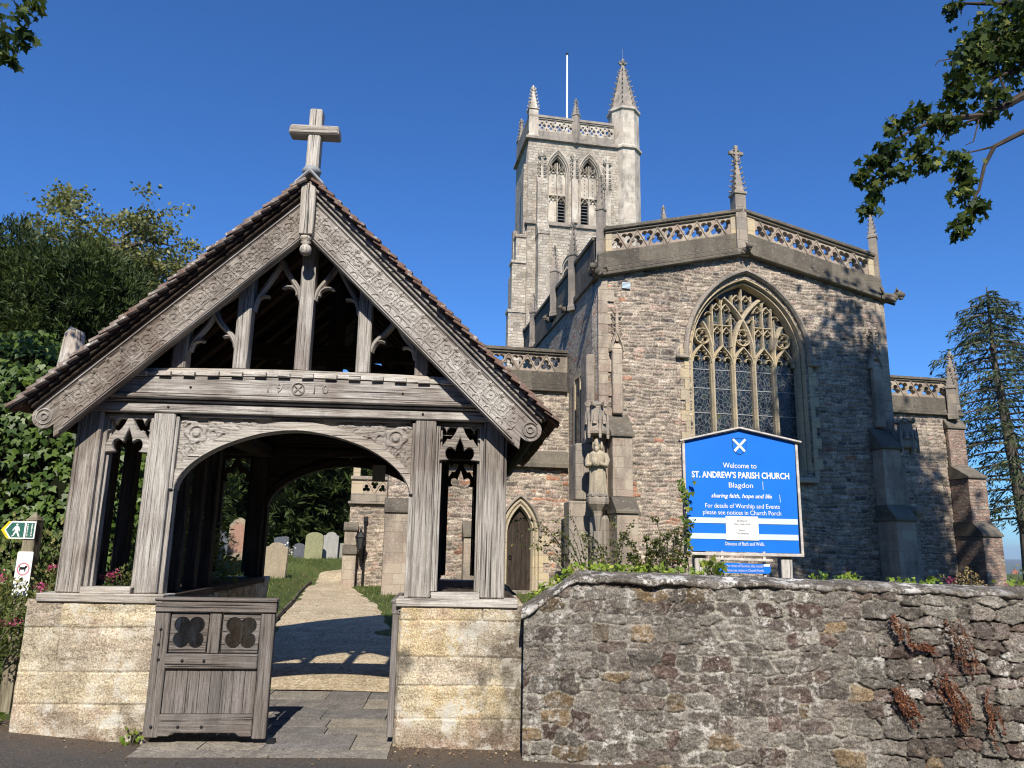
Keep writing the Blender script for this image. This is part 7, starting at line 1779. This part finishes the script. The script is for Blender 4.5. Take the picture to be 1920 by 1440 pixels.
# upper crown, outside the view
UPC = [np.array((x, 5.4 + y, z)) + RG.normal(size=(90, 3)) * 0.34 for x in np.arange(8.3, 10.7, 0.5) for y in (-0.6, 0.0, 0.6) for z in (15.0, 15.7, 16.4, 17.1, 17.7)] + [np.array((x, 5.4 + y, z)) + RG.normal(size=(90, 3)) * 0.40 for x in np.arange(12.2, 13.5, 0.35) for y in (-0.6, 0.6) for z in np.arange(14.8, 19.6 - (x - 12.2) * 1.6, 0.6) if RG.random() < 0.75]
for i in range(240):
    a = RG.uniform(0, 2 * pi); rr = 3.7 * sqrt(RG.random()); c = np.array((10.6 + rr * cos(a) * 0.95, 5.4 + rr * sin(a), RG.uniform(12.4, 17.2)))
    if c[0] < 8.0 and c[2] > 15.6 or c[0] < 7.2 and RG.random() < 0.5: continue
    UPC.append(c + RG.normal(size=(90, 3)) * 0.50)
    if i % 3 == 0: tb.tube([(10.5, 5.2, c[2] - 2.2), tuple((c + np.array((10.5, 5.2, c[2] - 1.6))) / 2), tuple(c)], [0.09, 0.06, 0.02], 5)
tb.build('trunk', BARKD, sy)
C = np.concatenate(C)
leaves('crown', SYC, sy, C, MAPLE, 0.088, np.tile((-0.25, 0, -0.9), (len(C), 1)), None, 15, 0.55, np.clip(RG.random(len(C)) ** 1.6 * 1.05, 0, 1))
UPC = np.concatenate(UPC); leaves('upper_crown', SYC, sy, UPC, MAPLE, 0.21, None, None, 18, 0.6)
lt = empty('roadside_maple', (-8.6, 5.2, 0.3), 0, 'roadside tree whose leafy twig tips hang into the top left corner', 'tree')
tb = MB(); tb.tube([(0, 0, -0.8), (0.1, 0.1, 3), (0.3, 0.3, 6.2), (0.2, 0.4, 9)], [0.3, 0.25, 0.18, 0.03], 9)
tb.tube([(0.3, 0.3, 6.0), (1.8, 0.9, 7.1), (3.2, 1.3, 6.5), (3.6, 1.3, 6.15)], [0.08, 0.05, 0.02, 0.006], 6); tb.tube([(1.8, 0.9, 7.1), (3.2, 1.3, 6.75), (3.75, 1.3, 6.45)], [0.04, 0.02, 0.006], 6)
tb.build('trunk', BARKD, lt)
C = []
for x, y, z, r in ((-5.06, 6.5, 6.43, 0.17), (-4.90, 6.5, 6.66, 0.11), (-4.80, 6.5, 6.76, 0.05), (-5.02, 6.5, 6.18, 0.09), (-5.3, 6.5, 6.61, 0.25), (-4.88, 6.5, 6.40, 0.08), (-5.6, 6.5, 6.9, 0.35), (-6.4, 6.2, 7.2, 0.5), (-7.4, 5.8, 7.8, 0.7), (-8.5, 5.5, 8.8, 0.9), (-9.0, 5.0, 7.8, 0.8)):
    n = int(20 + 560 * min(r, .5) ** 2 * 1.3); C.append(np.array((x + 8.6, y - 5.2, z - 0.3)) + RG.normal(size=(n, 3)) * r * 0.6)
C = np.concatenate(C); leaves('crown', SYC, lt, C, MAPLE, 0.085, np.tile((0.2, 0, -0.9), (len(C), 1)), None, 16, 0.6, RG.random(len(C)) ** 1.4)

# valerian beside the signpost and in the left light of the lychgate
def bush(name, loc, r, n, size, mat, label, cat, fl=0, shape=LEAFQ, seed=1, core=True, up=0.6, fmat=None, frange=None):
    o = empty(name, loc, 0, label, cat); rg = np.random.default_rng(seed)
    d = rg.normal(size=(n, 3)); d /= np.linalg.norm(d, axis=1)[:, None]; d[:, 2] = np.abs(d[:, 2])
    k = rg.random(n) ** 0.45 * (0.8 + 0.5 * fbm(d[:, 0] * 3 + seed, d[:, 2] * 3, seed, 3)); C = d * np.array(r) * k[:, None]
    leaves('foliage', mat, o, C, shape, size, d + np.array((0, 0, up)), None, seed, 0.6, np.clip(rg.random(n) * .7 + .4 * (C[:, 2] / r[2]), 0, 1))
    st = MB()
    for i in range(14):
        q = C[rg.integers(n)]; st.tube([(q[0] * .2, q[1] * .2, 0), (q[0] * .6, q[1] * .6, q[2] * .6), tuple(q)], [0.006, 0.005, 0.002], 4)
    st.build('stems', BARK, o)
    if fl:
        F_ = []
        for i in range(fl):
            q = d[rg.integers(n)] * np.array(r) * 1.02
            if q[1] > 0: q[1] *= -1
            F_.append(q + rg.normal(size=(46, 3)) * np.array((0.03, 0.025, 0.018)))
        leaves('blossom', fmat or PINKF, o, np.concatenate(F_), LEAFQ * np.array((1.3, 1)), 0.022, None, None, seed + 1)
    return o
bush('valerian_plant', (-4.55, 7.42, 0.2), (0.62, 0.30, 1.52), 5200, 0.042, VAL, 'pink-flowered valerian crowding round the footpath signpost', 'flowering plant', 8, seed=3)
bush('valerian_plant', (-4.12, 7.0, 0.75), (0.30, 0.2, 0.55), 1500, 0.036, VAL, 'valerian clump between the signpost and the left oak post', 'flowering plant', 3, seed=4)
bush('valerian_plant', (-4.55, 6.84, 0.55), (0.36, 0.12, 0.72), 1500, 0.034, VAL, 'low valerian sprawling in front of the white dog notice', 'flowering plant', 3, seed=5)
bush('valerian_plant', (-3.30, 6.62, 1.12), (0.16, 0.12, 0.20), 380, 0.026, VAL, 'small valerian flowering on the sill of the left lychgate light', 'flowering plant', 2, seed=6)
bush('valerian_plant', (-3.55, 8.2, 0.95), (0.62, 0.45, 0.95), 3600, 0.045, VAL, 'tall seeding valerian seen through the left lychgate light', 'flowering plant', 2, seed=7)
for i, (x, y, z, s, lab) in enumerate(((-2.90, 6.24, 0.02, 0.07, 'small green weed at the right foot of the left pier'), (-3.55, 6.30, 0.08, 0.05, 'tiny weed at the middle foot of the left pier'), (-4.05, 6.36, 0.13, 0.06, 'weed tuft at the left foot of the left pier'))):
    bush('weed', (x, y, z), (s, s * .6, s * 1.7), 30, 0.035, GCOV, lab, 'weed', 0, IVYL, 30 + i)

# cotoneaster-like sprays behind the boundary wall
def spray(loc, n, hgt_, spread, label, seed, lean=0.0, dens=60, lsize=0.026):
    o = empty('cotoneaster_shrub', loc, 0, label, 'shrub', 'arching shrubs behind the boundary wall'); rg = np.random.default_rng(seed); st = MB(); C = []; Dd = []
    for i in range(n):
        a = rg.uniform(-1, 1); b = rg.uniform(-0.5, 0.5); h = hgt_ * rg.uniform(0.45, 1.0); ex = spread * (a + lean)
        pts = bez((a * 0.06, b * 0.06, 0), (ex * 0.25, b * 0.1, h * 0.5), (ex * 0.6, b * 0.2, h * 0.95), (ex, b * 0.3, h * rg.uniform(0.72, 1.0)), 9)
        st.tube(pts, list(np.linspace(0.006, 0.0015, len(pts))), 4)
        for j in range(dens):
            t = rg.random() ** 0.8; f = t * (len(pts) - 1); k = min(int(f), len(pts) - 2); p = Vector(pts[k]).lerp(Vector(pts[k + 1]), f - k)
            C.append(np.array(p) + rg.normal(size=3) * 0.014); Dd.append(rg.normal(size=3) + np.array(Vector(pts[k + 1]) - Vector(pts[k])) * 6)
    st.build('stems', BARKD, o); leaves('foliage', COT, o, np.array(C), LEAFQ * np.array((1.3, 1)), lsize, np.array(Dd), None, seed, 0.4)
    return o
spray((0.78, 7.15, 0.95), 15, 1.1, 0.42, 'arching small-leaved shrub spraying left over the raked wall end', 71, -1.05, 44)
spray((0.98, 7.2, 1.05), 18, 0.88, 0.30, 'upright small-leaved shrub in front of the saint statue', 72, 0.0, 60)
spray((1.30, 7.2, 1.05), 22, 0.80, 0.30, 'densest small-leaved shrub midway between statue and blue sign', 73, 0.05, 110)
spray((1.52, 7.3, 1.05), 14, 0.98, 0.28, 'taller small-leaved shrub leaning against the left edge of the blue sign', 74, 0.1, 60)
bush('ivy_clump', (1.90, 7.18, 1.18), (0.15, 0.10, 0.30), 230, 0.055, IVY, 'dark glossy ivy clump at the lower left corner of the blue sign', 'ivy', 0, IVYL, 75)
ic = empty('climbing_ivy', (1.71, 7.33, 1.3), 0, 'thin ivy strand climbing the left edge of the blue sign', 'ivy')
st = MB(); pts = [(0.0 + 0.012 * sin(k * 1.9), 0, 0.0 + k * 0.1) for k in range(10)]; st.tube(pts, 0.006, 5); st.build('stem', BARKD, ic)
C = np.concatenate([np.array((0.012 * sin(k * 1.9) + RG.normal() * .01, -0.03, 0.0 + k * 0.06)) + RG.normal(size=(4, 3)) * 0.02 for k in range(14)] + [np.array((-0.015, -0.04, 0.86)) + RG.normal(size=(26, 3)) * np.array((0.055, 0.02, 0.045))])
leaves('foliage', IVY, ic, C, IVYL, 0.045, np.tile((0, 0, -1.0), (len(C), 1)), np.tile((0, -1.0, 0.3), (len(C), 1)), 76, 0.4, RG.random(len(C)) * 0.6 + 0.4)
# bright groundcover spilling along the wall top: nobody could count it
aw = radians(WR); C = []
for u in np.concatenate([RG.uniform(0.02, 1.2, 500), RG.uniform(1.2, 5.2, 900)]):
    if u > 1.2 and fbm(u * 1.8, 0.5, 44, 3) < 0.47: continue
    v = RG.uniform(0.40, 0.62); z = float(wtop(u)) + RG.uniform(-0.06, 0.055) * (1.3 if u < 1.2 else 1.0) + 0.02
    C.append((WO[0] + u * cos(aw) - v * sin(aw), WO[1] + u * sin(aw) + v * cos(aw), z))
C = np.array(C)
gcv = leaves('groundcover', GCOV, None, C, IVYL, 0.042, None, np.tile((0, -0.5, 1.0), (len(C), 1)), 77, 0.6); tag(gcv, kind='stuff')
bush('dried_seedhead_plant', (4.55, 7.6, 1.0), (0.20, 0.16, 0.42), 1500, 0.022, DRY, 'tan dried seed-head bush behind the wall near the chancel buttress', 'plant', 0, LEAFQ, 80)
bush('valerian_plant', (5.12, 7.7, 1.0), (0.14, 0.10, 0.44), 260, 0.03, VAL, 'single pink valerian standing right of the tan seed-head bush', 'flowering plant', 3, seed=81)
bush('valerian_plant', (4.32, 7.6, 1.05), (0.08, 0.08, 0.32), 120, 0.03, VAL, 'small pink valerian left of the tan seed-head bush', 'flowering plant', 2, seed=82)

# rust-brown dried fronds on the right end of the wall
FRD = [(2.86, 1.13, 2.92, 0.86, 26, 'rust-brown dried fronds hanging uppermost on the right of the wall'), (3.28, 1.10, 3.38, 0.62, 40, 'long rust-brown dried frond trailing down the wall near its right end'), (2.80, 0.62, 2.97, 0.30, 60, 'bushy rust-brown dried fronds in the gaps low on the wall'), (3.14, 0.70, 3.34, 0.20, 80, 'thickest rust-brown dried fronds near the picture edge'), (3.50, 0.60, 3.52, 0.16, 30, 'thin rust-brown dried frond at the far right of the wall'), (2.95, 0.92, 3.12, 0.84, 24, 'short rust-brown tuft beside the uppermost fronds')]
for i, (u0, z0, u1, z1, n, lab) in enumerate(FRD):
    o = empty('dried_fern', (WO[0] + u0 * cos(aw) + 0.055 * sin(aw), WO[1] + u0 * sin(aw) - 0.055 * cos(aw), z0), WR, lab, 'dried plant', 'dried fronds on the wall'); rg = np.random.default_rng(90 + i)
    st = MB(); C = []; Dd = []
    for k in range(max(4, n // 6)):
        x = rg.uniform(-0.06, 0.06) + (u1 - u0) * rg.uniform(0, 0.5); zs_ = rg.uniform(0, 0.35) * (z1 - z0); L = (z1 - z0) * rg.uniform(0.45, 0.75)
        pts = [(x + (u1 - u0) * t * 0.6 + 0.012 * sin(6 * t + k), -0.012 - 0.012 * sin(pi * t), zs_ + L * t) for t in np.linspace(0, 1, 7)]
        st.tube(pts, 0.0022, 4)
        for j in range(100):
            t = rg.random(); C.append(np.array([np.interp(t, np.linspace(0, 1, 7), [p[q] for p in pts]) for q in range(3)]) + rg.normal(size=3) * np.array((0.0065, 0.005, 0.006))); Dd.append((rg.normal(), -0.4, -0.5))
    st.build('stems', BARKD, o); leaves('fronds', RUST, o, np.array(C), LEAFQ * np.array((1.6, 1)), 0.0125, np.array(Dd), None, 90 + i, 0.5)

# white flowers on a grave
fl = empty('flower_bouquet', (-8.05, 27.4, float(hgt(-8.05, 27.4))), 0, 'bunch of white flowers in front of the dark gravestone', 'flowers')
MB().lathe([(0.10, 0), (0.13, 0.16)], 0, 0, 10).build('vase', IRON, fl)
C = np.array((0, 0, 0.30)) + RG.normal(size=(160, 3)) * np.array((0.16, 0.10, 0.09)); leaves('blossom', mat_leaf('white_petal', (0.7, 0.7, 0.66), (0.8, 0.8, 0.77), None, 0.6, 0.2), fl, C, LEAFQ * np.array((1.5, 1)), 0.07, None, None, 5)
C = np.array((0, 0, 0.2)) + RG.normal(size=(80, 3)) * np.array((0.13, 0.08, 0.08)); leaves('foliage', IVY, fl, C, LEAFQ, 0.10, None, None, 6)

# loose stones and leaf scraps on the gravel
n = 900; Y = rg.uniform(8.6, 20, n); X = pathc(Y) + pathw(Y) * np.clip(rg.normal(size=n) * 0.75, -1.1, 1.1)
pst = leaves('loose_gravel', mat_leaf('gravel_chip', (0.20, 0.15, 0.09), (0.42, 0.34, 0.22), (0.60, 0.54, 0.42), 0.9, 0.0), None, np.stack([X, Y, hgt(pathc(Y), Y) + 0.036], 1), LEAFQ * np.array((1.5, 1)), 0.020, None, np.tile((0, 0, 1.0), (n, 1)), 43, 0.4); tag(pst, kind='stuff')

# ================================================================== FAR LANDSCAPE
m_, n_, b_ = nmat('wooded_hill')
o_ = objco(n_)
n_.links.new(ramp(n_, noise(n_, o_, 0.012, 6, 0.7), [(0.35, (0.035, 0.055, 0.03)), (0.55, (0.06, 0.085, 0.04)), (0.7, (0.12, 0.14, 0.06))]), b_.inputs['Base Color'])
xs = np.linspace(-7000, 9000, 160); ys = np.linspace(2600, 6800, 40); X, Y = np.meshgrid(xs, ys)
Z = -150 + 88 * sst(2600, 3300, Y) + 26 * (fbm(X / 900, Y / 1500, 12, 4) - 0.5) * sst(2700, 3300, Y) + 3 * (fbm(X / 60, Y / 60, 14, 2) - 0.5)
ny, nx = X.shape; idx = np.arange(nx * ny).reshape(ny, nx); q = np.stack([idx[:-1, :-1], idx[:-1, 1:], idx[1:, 1:], idx[1:, :-1]], -1).reshape(-1, 4)
tag(finish(mesh_np(np.stack([X, Y, Z], -1).reshape(-1, 3), q), 'hills', m_, None, None, 0, True), kind='structure')
HW_ = mat_plain('pale_house_wall', (0.45, 0.40, 0.33), 0.9, 0.2, 2); HR = mat_plain('grey_house_roof', (0.16, 0.13, 0.12), 0.9, 0.25, 2); HB = mat_plain('red_chimney_brick', (0.34, 0.14, 0.09), 0.9, 0.2, 4)
def house(x, y, z, rz, L, W_, h, rr, label, ch=True):
    o = empty('house', (x, y, z), rz, label, 'house')
    MB().box(-L / 2, L / 2, -W_ / 2, W_ / 2, -4, h).prism_y([(-W_ / 2, h), (0, h + rr - 0.12), (W_ / 2, h)], -L / 2, L / 2).build('wall', HW_, o)
    r = MB(); r.prism_y([(-W_ / 2 - 0.3, h - 0.2), (0, h + rr), (0, h + rr + 0.2), (-W_ / 2 - 0.35, h)], -L / 2 - 0.3, L / 2 + 0.3); r.prism_y([(W_ / 2 + 0.3, h - 0.2), (0.001, h + rr), (0.001, h + rr + 0.2), (W_ / 2 + 0.35, h)], -L / 2 - 0.3, L / 2 + 0.3)
    ro = r.build('roof', HR, o)
    if ch: MB().box(L / 2 - 1.6, L / 2 - 0.5, -0.6, 0.6, h + rr - 0.8, h + rr + 1.5).lathe([(0.16, h + rr + 1.5), (0.14, h + rr + 2.0)], L / 2 - 1.3, 0, 8).lathe([(0.16, h + rr + 1.5), (0.14, h + rr + 2.0)], L / 2 - 0.8, 0, 8).build('chimney', HB, ro)
    for dx in (-L / 4, L / 4):
        f = MB().box(dx - 0.6, dx + 0.6, -W_ / 2 - 0.05, -W_ / 2, h - 1.9, h - 0.7).build('window', WHITE, o); MB().box(dx - 0.5, dx + 0.5, -W_ / 2 - 0.07, -W_ / 2 - 0.052, h - 1.8, h - 0.8).build('pane', GLASS, f)
house(106.5, 161, -9.0, 60, 9, 6, 2.6, 2.6, 'stone house with a red brick chimney beyond the spruce trunk')
house(101.0, 166, -10.5, 20, 8, 6, 2.6, 2.6, 'lower house with a pale gable left of the chimneyed house', False)
for i, (x, y, z, h, s, lab) in enumerate(((93.0, 152, -12, 8.0, 3.2, 'rounded garden tree left of the distant houses'), (105, 178, -12.5, 7.0, 3.5, 'dark garden tree behind the distant houses'), (111, 150, -12, 8.5, 3.4, 'garden tree at the right of the distant houses'))):
    o = empty('garden_tree', (x, y, z), 0, lab, 'tree', 'trees round the distant houses'); branchy(o, None, h, s, 12, 120 + i, BARK, OAKL if i == 0 else IVY, 26, 0.5, 1.0, 0.2, 0.8, LEAFQ, 0.3)

# unseen mass behind the viewpoint, added to block sky light and deepen shadows
hd = empty('added_sky_blocker', (0, -15, 0), 0, 'unseen dark mass added behind the viewpoint to block sky light', 'sky blocker')
blob_mesh('sky_blocker_body', IVYD, hd, (0, 0, 4.6), (60, 3.2, 8.2), 99, 0.10, 60)

# leaf litter and grit along the foot of the piers and wall
rg = np.random.default_rng(41)
n = 1500; X = rg.uniform(-5, 5, n); Y = 6.42 - rg.exponential(0.22, n) - 0.055 * np.maximum(0, X) + 0.05 * X * (X < 0) * -0.6
k = (Y > 3.5) & ~((X > -2.85) & (X < -0.95) & (Y > 6.0)); X, Y = X[k], Y[k]
lit = leaves('leaf_litter', mat_leaf('dry_litter', (0.10, 0.06, 0.03), (0.26, 0.18, 0.10), (0.42, 0.34, 0.22), 0.8, 0.1), None, np.stack([X, Y, hgt(X, Y) + 0.012], 1), LEAFQ * np.array((1.3, 1)), 0.024, None, np.tile((0, 0, 1.0), (len(X), 1)), 42, 0.35); tag(lit, kind='stuff')

# the air between here and the far hills
hz = MB(); hz.box(-7500, 9500, -80, 7600, -320, 42)
HZ = hz.build('haze', None, None)
m_ = bpy.data.materials.new('valley_air'); m_.use_nodes = True; n_ = m_.node_tree; n_.nodes.clear()
o_ = N(n_, 'OutputMaterial'); v_ = N(n_, 'VolumePrincipled'); v_.inputs['Color'].default_value = (0.80, 0.88, 1.0, 1); v_.inputs['Density'].default_value = 0.00013; v_.inputs['Anisotropy'].default_value = 0.2
n_.links.new(v_.outputs[0], o_.inputs['Volume']); HZ.data.materials.append(m_); tag(HZ, kind='stuff')
